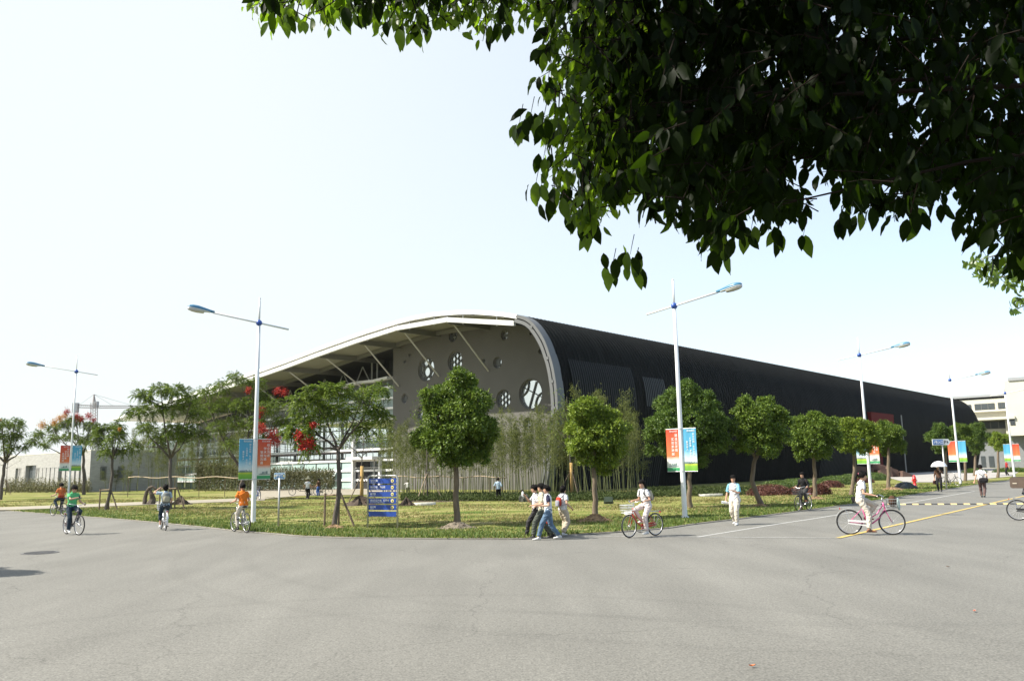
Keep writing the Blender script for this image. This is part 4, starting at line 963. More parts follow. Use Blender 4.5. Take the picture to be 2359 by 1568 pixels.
K0 = goldenrain((0, 1152), (12, 1063), [(5, 975, 20), (35, 972, 20), (14, 1005, 24), (45, 998, 18), (25, 1030, 16), (56, 1030, 10), (-25, 985, 24), (-30, 1015, 20)],
    'goldenrain tree cut by the left edge of the view', 26, 8, opods=[(-2, 968, 4)])

# ---- saplings with stake tripods in front of the buildings
M_stake = mat('stake_wood', (.17, .125, .085), .9, noise=.3, nscale=6); M_pale = mat('pale_stake_wood', (.36, .27, .18), .9, noise=.3, nscale=6); M_wrap = mat('straw_wrap', (.42, .27, .09), .9, noise=.3, nscale=20)
def sapling(base, top_y, label, seed, spread_px=20, wrap=False, m=None, lf=1.0, sm_=None, tie_y=None, crown=None):
    rs = random.Random(seed); nr = np.random.RandomState(seed); P = at(*base); k = dep(P) / F; H = px(P, top_y)
    t = thing('staked_sapling', label, 'young tree', (P.x, P.y, .06), 0, 'staked saplings'); mb = MB(); r0 = .045
    mb.tube(trunk_path(Vector((0, 0, 0)), Vector((rs.uniform(-.2, .2), 0, H)), 8, .1, rs), [r0 * (1.1 - .11 * i) for i in range(9)], 7)
    Cs = []
    for i in range(16):
        z = H * rs.uniform(.42, .95); a = rs.uniform(0, 6.3); ln = (H - z) * .3 + rs.uniform(.3, .8); e = Vector((cos(a) * ln, sin(a) * ln, z + ln * rs.uniform(.4, 1)))
        mb.tube([Vector((0, 0, z)), Vector((e.x * .5, e.y * .5, z + (e.z - z) * .6)), e], [.018, .012, .005], 4)
        n_ = int(26 * lf); Cs.append(np.array(e) * np.array([.8, .8, 1]) + nr.normal(size=(n_, 3)) * np.array([.3, .3, .22]))
    mb.build('trunk', M_bark2, t, True); C = np.concatenate(Cs); n_ = len(C)
    quads_mesh('crown', leaves(C, rnd_(nr, n_), rnd_(nr, n_), .12 + .06 * nr.rand(n_), .05 + .03 * nr.rand(n_)), 4, m or M_gold, t, RH)
    if wrap: mb = MB(); mb.tube([Vector((0, 0, .05)), Vector((0, 0, 2.3))], .11, 9); mb.build('trunk_wrap', M_wrap, t, True)
    st = thing('stake_tripod', 'wooden tripod of stakes holding the ' + label, 'tree stakes', (P.x, P.y, .06), 0, 'stake tripods'); hh = 1.75
    for j in range(3):
        a = j * 2.1 + .3 + seed; mb = MB(); mb.tube([Vector((cos(a) * 1.05, sin(a) * 1.05, 0)), Vector((cos(a) * .05, sin(a) * .05, hh))], .032, 6); mb.build('stake', sm_ or M_stake, st)
    mb = MB(); mb.tube([Vector((-.22, 0, hh - .05)), Vector((.22, 0, hh - .05))], .035, 6); mb.build('tie', sm_ or M_stake, st)
sapling((985, 1153), 930, 'thin sapling behind the dense central tree', 31, sm_=M_pale)
sapling((1318, 1145), 915, 'sapling with straw wrapped trunk behind the walking group', 32, wrap=True, sm_=M_stake)
sapling((833, 1163), 935, 'sapling with wrapped trunk left of the directory board', 33, wrap=True, lf=1.6)
sapling((353, 1124), 985, 'bare sapling beside the bamboo left of the backpack cyclist', 34, lf=.5)
sapling((470, 1124), 985, 'bare sapling at the right end of the bamboo rail', 35, lf=.5)
sapling((198, 1129), 985, 'bare sapling at the corner of the concrete building', 36, lf=.6)
sapling((12, 1140), 1010, 'sapling at the left edge of the view', 37, lf=.6)
# low stake frames at the goldenrain trees
def stake_frame(x, y, wpx, hpx, label):
    P = at(x, y); k = dep(P) / F; w_ = wpx * k / 2; h = hpx * k; t = thing('tree_support', label, 'tree stakes', (P.x, P.y, .06), 0, 'low stake frames')
    for sx, ex in ((-1, 0), (.45, 0), (.6, .55)):
        mb = MB(); mb.tube([Vector((sx * w_ + ex, .1 * sx - ex * .3, 0)), Vector((sx * w_, .08 * sx, h))], .04, 7); mb.build('stake', M_stake, t)
    mb = MB(); mb.tube([Vector((-1.12 * w_, -.08, h * .93)), Vector((.62 * w_, -.08, h * .95))], .035, 7); mb.build('crossbar', M_pale, t)
stake_frame(770, 1214, 42, 74, 'low stake frame round the tree left of the directory board')
stake_frame(391, 1175, 46, 50, 'low stake frame behind the cyclist with a backpack')
stake_frame(243, 1176, 26, 48, 'low stake frame round the small leaning tree')

# ---- bamboo
M_bam = leafmat('bamboo_leaf', (.045, .070, .014), (.18, .195, .045), .3, .6, spec=.15)
M_culm = mat('bamboo_culm', (.15, .155, .05), .6, noise=.3, nscale=1.5, col2=(.075, .095, .028))
protos = []
def bamboo_proto(seed, H, leafn, low=.42):
    rs = random.Random(seed); nr = np.random.RandomState(seed); t = bpy.data.objects.new('bamboo', None); COL.objects.link(t)
    mb = MB(); b1 = rs.uniform(.15, .5); a = rs.uniform(0, 6.3); pts = [Vector((cos(a) * b1 * (i / 9) ** 2.2, sin(a) * b1 * (i / 9) ** 2.2, H * i / 9)) for i in range(10)]
    mb.tube(pts, [.034 * (1 - .085 * i) for i in range(10)], 5)
    Cs = []
    for i in range(30):
        z = low + (1 - low) * rs.random() ** .8; j = min(8, int(z * 9)); p = pts[j].lerp(pts[j + 1], z * 9 - j); a = rs.uniform(0, 6.3); ln = .55 * (1.15 - z) + .18
        e = p + Vector((cos(a) * ln, sin(a) * ln, rs.uniform(.1, .5))); mb.tube([p, e], [.007, .003], 3, cap=False); n_ = leafn // 30
        k_ = nr.rand(n_, 1); Cs.append(np.array(p) * (1 - k_) + np.array(e) * k_ + nr.normal(size=(n_, 3)) * .09)
    mb.build('culm', M_culm, t); C = np.concatenate(Cs); n_ = len(C)
    quads_mesh('foliage', leaves(C, unit(nr.normal(size=(n_, 3)) + np.array([0, 0, -.7])), rnd_(nr, n_), .11 + .07 * nr.rand(n_), .022 + .012 * nr.rand(n_), .1), 4, M_bam, t, RH)
    return t
protos = [bamboo_proto(50 + i, 5.4, 600 + 110 * (i % 3), .30 + .05 * (i % 3)) for i in range(7)]
usedp = set()
def bamboo(x, y, ytop, lean, label, group):
    P = at(x, y); i = random.randrange(7); src = protos[i]
    if i not in usedp: usedp.add(i); o = src
    else: o = copy_tree(src)
    H = px(P, ytop); s = max(.5, H / 5.4); o.location = (P.x, P.y, .05); o.scale = (1, 1, s) if s < 1.4 else (1.2, 1.2, s)
    o.rotation_euler = (lean[1], lean[0], random.uniform(0, 6.3)); tag(o, label, 'bamboo', group)
def topA(x): return 985 - 30 * max(0, (x - 1080) / 200) + random.uniform(-26, 42)
for k in range(118):
    x = 880 + 400 * (k + random.random()) / 118; bamboo(x, 1142 + random.uniform(-6, 6), topA(x), (random.gauss(0, .035), random.gauss(0, .03)), 'thin bamboo stem in the grove before the grey gable wall', 'bamboo before the grey gable')
for k in range(52):
    x = 1268 + 215 * (k + random.random()) / 52; bamboo(x, 1137 + random.uniform(-5, 5), 935 + abs(x - 1380) * .12 + random.uniform(-40, 60), (random.gauss(0, .075), random.gauss(0, .03)), 'tall spindly bamboo stem leaning before the black curved wall', 'bamboo before the black wall')
for k in range(66):
    x = 292 + 310 * (k + random.random()) / 66; bamboo(x, 1130 + random.uniform(-4, 4), 985 + random.uniform(-20, 45), (random.gauss(0, .03), random.gauss(0, .03)), 'thin bamboo stem in the grove left of the glass front', 'bamboo before the glass front')
for k in range(26):
    x = 205 + 95 * (k + random.random()) / 26; bamboo(x, 1131 + random.uniform(-3, 3), 1085 + random.uniform(-12, 20), (random.gauss(0, .05), 0), 'short bamboo shoot before the dark concrete wall', 'short bamboo by the concrete wall')
for i, pr in enumerate(protos):
    if i not in usedp:
        for ch in list(pr.children): bpy.data.objects.remove(ch)
        bpy.data.objects.remove(pr)
# dense bamboo hedges
def hedge_box(name, x0, x1, ybase, ytop0, ytop1, dth, m, N, label, cat='hedge', L=.14, W=.035, cul=120, jag=.35):
    L *= 1.8; W *= 2.2; N = int(N * 1.3)
    p0, p1 = at(x0, ybase), at(x1, ybase); t = thing(name, label, cat, (p0.x, p0.y, .05)); dx = p1 - p0; h0, h1 = px(p0, ytop0), px(p1, ytop1)
    u = np.random.rand(N); v = np.random.rand(N); w_ = np.random.rand(N) ** .75; top = (h0 + (h1 - h0) * u) * (1 - jag * .5 + jag * .5 * np.sin(u * 37 + v * 5) * np.sin(u * 91)) 
    C = np.stack([dx.x * u, dx.y * u + dth * v, top * w_], 1); D_ = unit(rnd(N) + np.array([0, 0, .4])); quads_mesh('foliage', leaves(C, D_, rnd(N), L * (.7 + .6 * np.random.rand(N)), W * (.7 + .6 * np.random.rand(N))), 4, m, t, RH)
    if cul:
        mb = MB()
        for _ in range(cul):
            a = random.random(); q = Vector((dx.x * a, dx.y * a + dth * random.random(), 0)); mb.tube([q, q + Vector((random.gauss(0, .12), 0, (h0 + (h1 - h0) * a) * random.uniform(.8, 1.1)))], [.014, .006], 3, cap=False)
        s_ = mb.build('stems', M_culm, t); s_['kind'] = 'stuff'
M_hb = leafmat('hedge_bamboo_leaf', (.055, .065, .02), (.17, .16, .06), .25, .6)
hedge_box('bamboo_hedge', 445, 610, 1131, 1058, 1062, 1.6, M_hb, 15000, 'dense clipped bamboo hedge behind the second lamp post')
hedge_box('bamboo_hedge', 612, 765, 1129, 1073, 1078, 1.4, M_hb, 9000, 'lower bamboo hedge before the pale green glass panels')
M_wd = leafmat('weed_leaf', (.07, .08, .03), (.22, .20, .09), .3, .6)
hedge_box('weedy_bushes', 5, 200, 1135, 1098, 1100, 1.2, M_wd, 6000, 'thin weedy bushes along the foot of the pale concrete building', 'bushes', cul=50, jag=.8)
# rails tied along the bamboo
def rail(x0, x1, y, label):
    a, c = at(x0, y + 46), at(x1, y + 46); P_ = []; t = thing('bamboo_rail', label, 'rail', (a.x, a.y, 0)); n_ = 14
    h0, h1 = px(a, y), px(c, y)
    for i in range(n_ + 1): P_.append((c - a) * (i / n_) + Vector((0, -.25, h0 + (h1 - h0) * i / n_ + .07 * sin(i * 1.3))))
    mb = MB(); mb.tube(P_, .045, 6); mb.build('pole', mat('rail_wood', (.42, .33, .22), .8, noise=.3, nscale=4), t, True)
    for i in range(0, n_ + 1, 3): q = P_[i]; mb = MB(); mb.tube([Vector((q.x, q.y + .06, 0)), Vector((q.x, q.y + .06, q.z))], .03, 5); mb.build('post', M_stake, t)
rail(296, 560, 1099, 'wavy pale wooden rail tied across the left bamboo grove')
rail(905, 1168, 1098, 'wavy pale wooden rail tied across the bamboo before the gable')

# ---- clipped shrubs and low hedges on the right
M_shr = leafmat('shrub_green', (.03, .07, .012), (.14, .20, .035), .2, .45); M_red_ = leafmat('shrub_red', (.06, .018, .014), (.19, .075, .05), .2, .5)
def shrub(x, y, wpx, hpx, m, label, seed, grp, dth=1.0):
    nr = np.random.RandomState(seed); P = at(x, y); k = dep(P) / F; a, h = wpx * k / 2, hpx * k; N = int(2600 * min(2.5, max(.6, a * h))) ; d = rnd_(nr, N); d[:, 2] = abs(d[:, 2])
    lum = 1 + .08 * np.sin(d[:, 0] * 9 + seed) * np.sin(d[:, 1] * 8); C = d * np.array([a, a * dth * .7, h]) * (lum * (.8 + .2 * nr.rand(N)))[:, None]; C[:, 2] = np.minimum(C[:, 2], h * (.93 + .07 * nr.rand(N)))
    o = quads_mesh('shrub', leaves(C, unit(d + nr.normal(size=(N, 3)) * .6), unit(d + nr.normal(size=(N, 3)) * .5), .07 + .05 * nr.rand(N), .04 + .02 * nr.rand(N)), 4, m, None, RH)
    mb = MB(); mb.ell((0, 0, 0), (a * .8, a * dth * .56, h * .8), 14, 8); c = mb.build('core', m, o); o.location = (P.x, P.y, .05); return tag(o, label, 'shrub', grp)
g1 = 'clipped green shrubs'; g2 = 'low reddish shrubs'
shrub(1835, 1119, 90, 16, M_shr, 'clipped green shrub left of the rider in black', 61, g1); shrub(1790, 1130, 90, 22, M_shr, 'nearest clipped green shrub, beside the curved trunk tree', 62, g1, .7)
shrub(1925, 1117, 92, 20, M_shr, 'long clipped green shrub right of the rider in black', 63, g1, .7); shrub(2010, 1107, 84, 18, M_shr, 'clipped green shrub behind the lamp post with half hidden banners', 64, g1, .7)
shrub(1960, 1105, 70, 13, M_shr, 'clipped green shrub behind the tree with a wavy trunk', 65, g1, .7)
shrub(1775, 1142, 110, 24, M_red_, 'long reddish shrub in front of the clipped green ones', 66, g2, .6); shrub(1846, 1141, 70, 20, M_red_, 'reddish shrub just left of the rider in black', 67, g2, .6)
shrub(1890, 1141, 54, 24, M_red_, 'reddish shrub just right of the rider in black', 68, g2, .7); shrub(1915, 1124, 60, 16, M_red_, 'small reddish shrub behind the straight trunk tree', 69, g2, .6); shrub(1990, 1113, 50, 12, M_red_, 'farthest reddish shrub near the red entrance', 70, g2, .6)
shrub(2330, 1088, 90, 11, M_camph_d, 'dark clipped hedge before the cream building', 71, g1, .4); shrub(2245, 1090, 60, 11, M_camph_d, 'dark clipped hedge by the rounded end of the hall', 72, g1, .4)

# ================================================================== big street tree overhead (near the camera, trunk beyond the right edge)
M_ficus = leafmat('overhead_leaf', (.002, .0042, .001), (.005, .010, .002), .30, .5, tcol=(.04, .085, .003), spec=.05)  # inner crown: its shade put into a darker leaf colour
M_fringe = leafmat('lit_fringe_leaf', (.010, .024, .003), (.028, .055, .006), .6, .4, tcol=(.20, .34, .014), spec=.3)  # sunlit fringe: same tree's leaf with the light put into a brighter colour
M_twig = mat('twig_bark', (.014, .010, .007), .95, spec=.1)
poly = [(1050, -1000), (585, -420), (590, 4), (640, 26), (700, 22), (760, 30), (840, 20), (900, 50), (960, 58), (1000, 42), (1060, 30), (1125, 62), (1180, 30), (1235, 10), (1262, 60), (1285, 120), (1278, 190), (1240, 262), (1262, 300), (1282, 345), (1258, 395), (1278, 440), (1320, 480), (1375, 500), (1430, 470), (1500, 465), (1560, 500), (1620, 520), (1668, 560), (1700, 500), (1770, 530), (1830, 480), (1850, 420), (1818, 375), (1868, 355), (1900, 378), (1935, 440), (1968, 475), (2010, 455), (2070, 490), (2140, 455), (2200, 440), (2215, 500), (2270, 540), (2359, 600), (2560, 620), (2700, -1000)]
PLY = np.array(poly, float)
nr = np.random.RandomState(99)
LEAFV = []; tree_twigs = MB()
def lf_outline():
    # ovate leaf, pointed tip, folded along the midrib and arched
    u = np.array([0, .16, .36, .58, .78, .92, 1.0]); wd = np.array([.0, .30, .46, .44, .29, .10, 0]) * .5
    return u, wd
U_, WD_ = lf_outline()
LF = []
for i in range(len(U_) - 1): LF += [(3 * i, 3 * i + 3, 3 * i + 4, 3 * i + 1), (3 * i + 1, 3 * i + 4, 3 * i + 5, 3 * i + 2)]
def big_leaves(C, D_, Nn, L, width=1.0, arch=.22, fold=.25):
    S = unit(np.cross(D_, Nn)); Nn = unit(np.cross(S, D_)); out = []
    for u, wd in zip(U_, WD_):
        mid = C + D_ * (L * u)[:, None] - Nn * (L * arch * (u ** 2))[:, None]; o_ = S * (L * wd * width)[:, None]; z_ = Nn * (L * wd * fold)[:, None]
        wv = Nn * (L * .02 * np.sin(u * 17 + C[:, 0] * 50))[:, None]
        out += [mid - o_ + z_ + wv, mid, mid + o_ + z_ - wv]
    return np.stack(out, 1)
def canopy(n_cl, pgon, dmin, dmax, per, llen, keep=None):
    Cs, Ds, Ns, Ls = [], [], [], []; lo, hi = pgon.min(0), pgon.max(0); cnt = 0
    while cnt < n_cl:
        q = lo + (hi - lo) * nr.rand(400, 2); q = q[inside(q, [tuple(p) for p in pgon])]
        for x, y in q:
            if cnt >= n_cl: break
            if keep is not None and nr.rand() > keep(x, y): continue
            cnt += 1; d = dmin + (dmax - dmin) * nr.rand(); c = np.array(on_depth(x, y, d)); n_ = per + nr.randint(-2, 3)
            tw = unit(nr.normal(size=3) * .7 + np.array([-.5, 0, -.25])); ln = .10 + .12 * nr.rand(); st = c - tw * ln * .5
            s = np.linspace(0, 1, n_); P_ = st + tw * (s * ln)[:, None] + np.array([0, 0, -.03]) * (s ** 2)[:, None]
            tree_twigs.tube([Vector(st - tw * .05), Vector(P_[n_ // 2]), Vector(P_[-1])], [.0035, .0025, .0015], 4, cap=False)
            pet = unit(nr.normal(size=(n_, 3)) * .8 + tw * .3); B_ = P_ + pet * .022
            Dd = unit(pet * .42 + np.array([-.10, 0, -1.0]) + nr.normal(size=(n_, 3)) * .26); Cs.append(B_); Ds.append(Dd); Ns.append(unit(nr.normal(size=(n_, 3)) * np.array([1, 1, .25]) + np.array([-.25, -.35, .35]))); Ls.append(llen * (.62 + .55 * nr.rand(n_)))
            for a_, b_ in zip(P_, B_): tree_twigs.add([a_, a_ + np.array([.002, 0, 0]), b_], [(0, 1, 2)])
    C, D_, N_ = map(np.concatenate, (Cs, Ds, Ns)); return big_leaves(C, D_, N_, np.concatenate(Ls))
def dens(x, y):
    if y < -10: return .9
    v = 1.0
    if x < 1240: v = 1.0
    elif x < 1420: v = .75
    if x > 2000 and y < 420: v = .62
    return v
cut = [tuple(p) for p in PLY]
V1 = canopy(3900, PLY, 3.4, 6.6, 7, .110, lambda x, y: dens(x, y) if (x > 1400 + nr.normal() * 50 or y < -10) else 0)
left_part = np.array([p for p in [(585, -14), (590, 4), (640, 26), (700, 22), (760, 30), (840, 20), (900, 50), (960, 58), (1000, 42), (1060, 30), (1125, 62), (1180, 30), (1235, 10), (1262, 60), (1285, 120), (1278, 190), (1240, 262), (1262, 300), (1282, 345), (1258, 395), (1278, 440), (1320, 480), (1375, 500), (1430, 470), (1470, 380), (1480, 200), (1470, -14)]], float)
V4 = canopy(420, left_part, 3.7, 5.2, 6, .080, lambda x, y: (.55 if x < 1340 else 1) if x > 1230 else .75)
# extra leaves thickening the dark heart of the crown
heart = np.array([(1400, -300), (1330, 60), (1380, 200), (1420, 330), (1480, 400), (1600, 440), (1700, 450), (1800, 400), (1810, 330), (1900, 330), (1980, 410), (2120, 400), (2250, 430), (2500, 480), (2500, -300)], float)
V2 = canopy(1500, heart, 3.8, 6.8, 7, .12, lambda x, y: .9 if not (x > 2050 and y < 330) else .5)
# hanging sprays below the edge and the fringe at the left
spr = []
for (x, y, n_, s_) in ((1452, 600, 9, 26), (1462, 630, 4, 16), (1410, 632, 5, 18), (1668, 590, 7, 20), (1660, 560, 6, 20), (1850, 560, 2, 6), (1196, 300, 7, 15), (1222, 283, 8, 16), (1250, 300, 8, 20), (1234, 440, 4, 12), (1258, 95, 6, 16), (1252, 380, 4, 16), (1238, 488, 1, 4), (1270, 462, 4, 14), (1962, 505, 6, 26), (1335, 520, 6, 20), (1360, 545, 5, 16), (1290, 500, 2, 10), (1130, 78, 5, 14), (970, 70, 6, 18), (915, 66, 4, 14), (650, 48, 4, 14), (835, 42, 4, 14), (790, 40, 3, 10), (2340, 610, 8, 25), (1250, 130, 5, 14), (1262, 200, 6, 16), (2110, 515, 6, 22), (1730, 545, 5, 20), (1790, 550, 4, 18)):
    for _ in range(n_):
        c = np.array(on_depth(x + nr.normal() * s_ * .8, y - 18 + nr.normal() * s_ * .6, 4.0 + nr.normal() * .12)); spr.append(c)
    tree_twigs.tube([on_depth(x + 9, y - 60, 4.05), on_depth(x + 4, y - 36, 4.0), on_depth(x, y - 14, 4.0)], [.0022, .0018, .001], 4, cap=False)
spr = np.array(spr); n_ = len(spr)
V3 = big_leaves(spr, unit(nr.normal(size=(n_, 3)) * .32 + np.array([-.1, 0, -1])), unit(nr.normal(size=(n_, 3)) * .45 + np.array([-.2, -1, .3])), .080 + .045 * nr.rand(n_))
big = thing('overhanging_tree', 'large broadleaf street tree whose dark leafy branches hang over the top right of the view', 'tree', (6.4, 3.4, 0))
def rel(V): return V - np.array([6.4, 3.4, 0])
quads_mesh('foliage', rel(np.concatenate([V1, V2, V3[::2]])), 21, M_ficus, big, LF, True); quads_mesh('lit_fringe_foliage', rel(np.concatenate([V4, V3[1::2]])), 21, M_fringe, big, LF, True)
mb = MB(); mb.tube([Vector((0, 0, -.1)), Vector((0, 0, .6)), Vector((-.05, .05, 1.6)), Vector((-.1, .1, 2.7)), Vector((-.3, .1, 3.6))], [.26, .2, .17, .16, .13], 12); mb.build('trunk', M_bark, big, True)
lim = MB(); org = Vector((6.15, 3.5, 3.2))
for tgt in ((1330, 290), (1300, 120), (1500, 430), (1760, 480), (2050, 420), (2250, 480), (1700, 200), (1000, -60), (1250, -90), (1450, 250)):
    d = 3.8 + 1.4 * random.random(); e = on_depth(tgt[0], tgt[1], d); mid = org.lerp(e, .5) + Vector((0, 0, .35)); q = org.lerp(mid, .5) + Vector((0, .0, .15))
    lim.tube([org, q, mid, mid.lerp(e, .6) + Vector((0, 0, .06)), e], [.035, .026, .016, .009, .003], 7)
    for j in range(0):
        k = random.uniform(.45, 1); s0 = mid.lerp(e, (k - .45) / .55) if k > .5 else mid; e2 = s0 + Vector((random.uniform(-.5, .2), random.uniform(-.3, .3), random.uniform(-.35, .1))); lim.tube([s0, s0.lerp(e2, .5) + Vector((0, 0, .05)), e2], [.007, .004, .0015], 4)
for ob, nm in ((lim, 'branches'), (tree_twigs, 'twigs')):
    ob.v = [tuple(np.array(p) - np.array([6.4, 3.4, 0])) for p in ob.v]; ob.build(nm, M_twig, big)
# second tree further off, only its twigs reach in at the right edge
M_fic2 = leafmat('sunlit_leaf', (.05, .10, .012), (.16, .24, .03), .45, .35)
t2 = thing('street_tree', 'sunlit leafy tree reaching in at the right edge below the dark overhanging one', 'tree', (8.6, 9.5, 0))
Cs = []; tw2 = MB()
for (x, y, s_, n_) in ((2240, 605, 16, 26), (2265, 625, 20, 34), (2300, 615, 24, 50), (2330, 640, 26, 60), (2290, 648, 16, 26), (2345, 700, 14, 22), (2335, 718, 8, 10), (2355, 470, 16, 24), (2380, 560, 40, 140), (2400, 660, 40, 140), (2420, 480, 40, 140), (2360, 600, 26, 60)):
    for _ in range(n_): Cs.append(np.array(on_depth(x + nr.normal() * s_ * .6, y - 8 + nr.normal() * s_ * .5, 9 + nr.normal() * .3)))
    tw2.tube([on_depth(2440, y - 60, 9.2), on_depth((x + 2440) / 2, y - 30, 9.1), on_depth(x - s_ * .4, y, 9)], [.02, .01, .003], 5)
Cs = np.array(Cs); n_ = len(Cs); org2 = np.array([8.6, 9.5, 0])
quads_mesh('foliage', big_leaves(Cs, unit(nr.normal(size=(n_, 3)) * .5 + np.array([-.2, 0, -.8])), rnd_(nr, n_), .075 + .03 * nr.rand(n_)) - org2, 21, M_fic2, t2, LF, True)
tw2.tube([Vector(org2), Vector(org2) + Vector((0, 0, 2)), on_depth(2440, 500, 9.2)], [.16, .13, .06], 9); tw2.v = [tuple(np.array(p) - org2) for p in tw2.v]; tw2.build('trunk', M_bark, t2, True)
# ================================================================== text
def text_mesh(name, body, h, m, parent, M4, align='LEFT', xs=1.0, vertical=False, ext=.002, bold=0.0):
    """writing built as flat letter shapes; M4 maps text x/y to the sign plane"""
    cu = bpy.data.curves.new(name, 'FONT'); cu.body = body if not vertical else '\n'.join(body); cu.size = h; cu.align_x = align; cu.extrude = ext; cu.offset = bold; cu.resolution_u = 2
    if vertical: cu.space_line = 1.12
    o = bpy.data.objects.new(name, cu); COL.objects.link(o); dg = bpy.context.evaluated_depsgraph_get(); me = bpy.data.meshes.new_from_object(o.evaluated_get(dg))
    bpy.data.objects.remove(o); me.transform(Matrix.Scale(xs, 4, (1, 0, 0))); me.transform(M4); me.materials.clear(); me.materials.append(m); me.name = name
    r = bpy.data.objects.new(name, me); COL.objects.link(r); r.parent = parent; return r
def plane_m(org, xdir):                       # text plane: x along xdir, y up, facing x cross z
    x = Vector(xdir).normalized(); z = x.cross(Vector((0, 0, 1))); M = Matrix((x, Vector((0, 0, 1)), z)).transposed().to_4x4(); M.translation = Vector(org); return M

# ================================================================== LAMP POSTS
M_pole = mat('pole_white_paint', (.66, .67, .66), .35, noise=.05, nscale=3); M_blue = mat('lamp_blue', (.02, .07, .30), .3); M_lblue = mat('lamp_head_blue', (.05, .17, .28), .3)
M_lens = mat('lamp_lens', (.42, .42, .38), .15); M_rim = mat('lamp_rim', (.6, .62, .62), .35); M_arm = mat('arm_grey', (.42, .45, .46), .4)
def gradmat(name, stops):
    m = bpy.data.materials.new(name); m.use_nodes = True; n = m.node_tree.nodes; l = m.node_tree.links; b = n['Principled BSDF']; b.inputs['Roughness'].default_value = .55
    tc = n.new('ShaderNodeTexCoord'); sp = n.new('ShaderNodeSeparateXYZ'); l.new(tc.outputs['Generated'], sp.inputs[0]); r = n.new('ShaderNodeValToRGB'); l.new(sp.outputs[2], r.inputs[0])
    el = r.color_ramp.elements; el[0].position = stops[0][0]; el[0].color = (*stops[0][1], 1); el[1].position = stops[-1][0]; el[1].color = (*stops[-1][1], 1)
    for p, c in stops[1:-1]: e = el.new(p); e.color = (*c, 1)
    l.new(r.outputs[0], b.inputs['Base Color']); return m
G_red = gradmat('banner_red', [(0, (.03, .22, .09)), (.085, (.04, .30, .12)), (.095, (.62, .66, .62)), (.26, (.62, .62, .58)), (.36, (.62, .16, .05)), (1, (.50, .045, .02))])
G_blue = gradmat('banner_blue', [(0, (.10, .30, .03)), (.12, (.18, .38, .04)), (.165, (.45, .50, .05)), (.18, (.12, .22, .12)), (.22, (.60, .64, .64)), (.32, (.45, .60, .68)), (.5, (.07, .33, .52)), (1, (.06, .28, .44))])
M_btxt = mat('banner_white_ink', (.75, .75, .74), .6); M_bpic = mat('banner_picture_grey', (.16, .22, .22), .6); M_bgrn = mat('banner_picture_green', (.03, .20, .05), .6)
RED_T = [["建道促发展", "实现新跨越"], ["校企沟通", "学术沟通", "管理沟通"]]; BLU_T = ["阳光校园 生命之源", "人海育英 责任心", "重学育人"]
def banner(parent, P, x0, x1, z0, z1, kind, adir, variant=0, fine=True):
    """panel in the vertical plane through the post along adir, from offset x0 to x1"""
    adir = Vector(adir).normalized(); nrm = adir.cross(Vector((0, 0, 1))); 
    if nrm.y > 0: nrm = -nrm                                     # towards the road
    b = MB(); nx = 8; q = []
    for i in range(nx + 1):
        x = x0 + (x1 - x0) * i / nx; w_ = .012 * sin(i * 1.1 + variant)
        q.append(adir * x + nrm * w_)
    for i in range(nx): b.prism([q[i] + Vector((0, 0, z0)), q[i + 1] + Vector((0, 0, z0)), q[i + 1] + Vector((0, 0, z1)), q[i] + Vector((0, 0, z1))], nrm * -.012)
    o = b.build('banner', G_red if kind == 'r' else G_blue, parent)
    for z in (z0, z1):
        bb = MB(); bb.tube([adir * (0 if abs(x0) < abs(x1) else 0) + Vector((0, 0, z)), adir * (x1 if abs(x1) > abs(x0) else x0) + Vector((0, 0, z))], .014, 6); bb.build('banner_rod', M_rim, o)
    if not fine: return
    right = nrm.cross(Vector((0, 0, 1))) * -1                     # reading direction as seen from the road
    lo, hi = (x0, x1); L_ = min(lo * adir.dot(right), hi * adir.dot(right)); Wd = abs(x1 - x0); H = z1 - z0
    def Mx(u, v): return plane_m(right * (L_ + u * Wd) + nrm * .016 + Vector((0, 0, z0 + v * H)), right)
    text_mesh('writing', '华东大学' if kind == 'r' else '阳光校园', H * .052, M_btxt, o, Mx(.30, .925))
    cols = RED_T[variant % 2] if kind == 'r' else BLU_T
    for i, s_ in enumerate(cols):
        text_mesh('writing', s_, H * (.078 if kind == 'r' else .052), M_btxt, o, Mx(.80 - i * (.27 if len(cols) < 3 else .25), (.82 if kind == 'r' else .84) - i * .09), align='CENTER', vertical=True)
    pb = MB()
    def pr(u0_, u1_, v0, v1): a = right * (L_ + u0_ * Wd) + nrm * .014 + Vector((0, 0, z0 + v0 * H)); pb.prism([a, a + right * (u1_ - u0_) * Wd, a + right * (u1_ - u0_) * Wd + Vector((0, 0, (v1 - v0) * H)), a + Vector((0, 0, (v1 - v0) * H))], nrm * .003)
    if kind == 'r': pr(.12, .95, .115, .13); pr(.38, .5, .13, .185); pr(.55, .62, .13, .19); pr(.66, .78, .13, .20); pr(.25, .38, .13, .145)
    else: pr(.05, .45, .19, .225); pr(.5, .58, .19, .235); pr(.62, .7, .19, .215); pr(.74, .8, .19, .23); pr(.86, .95, .19, .215)
    pb.build('picture', M_bpic, o)
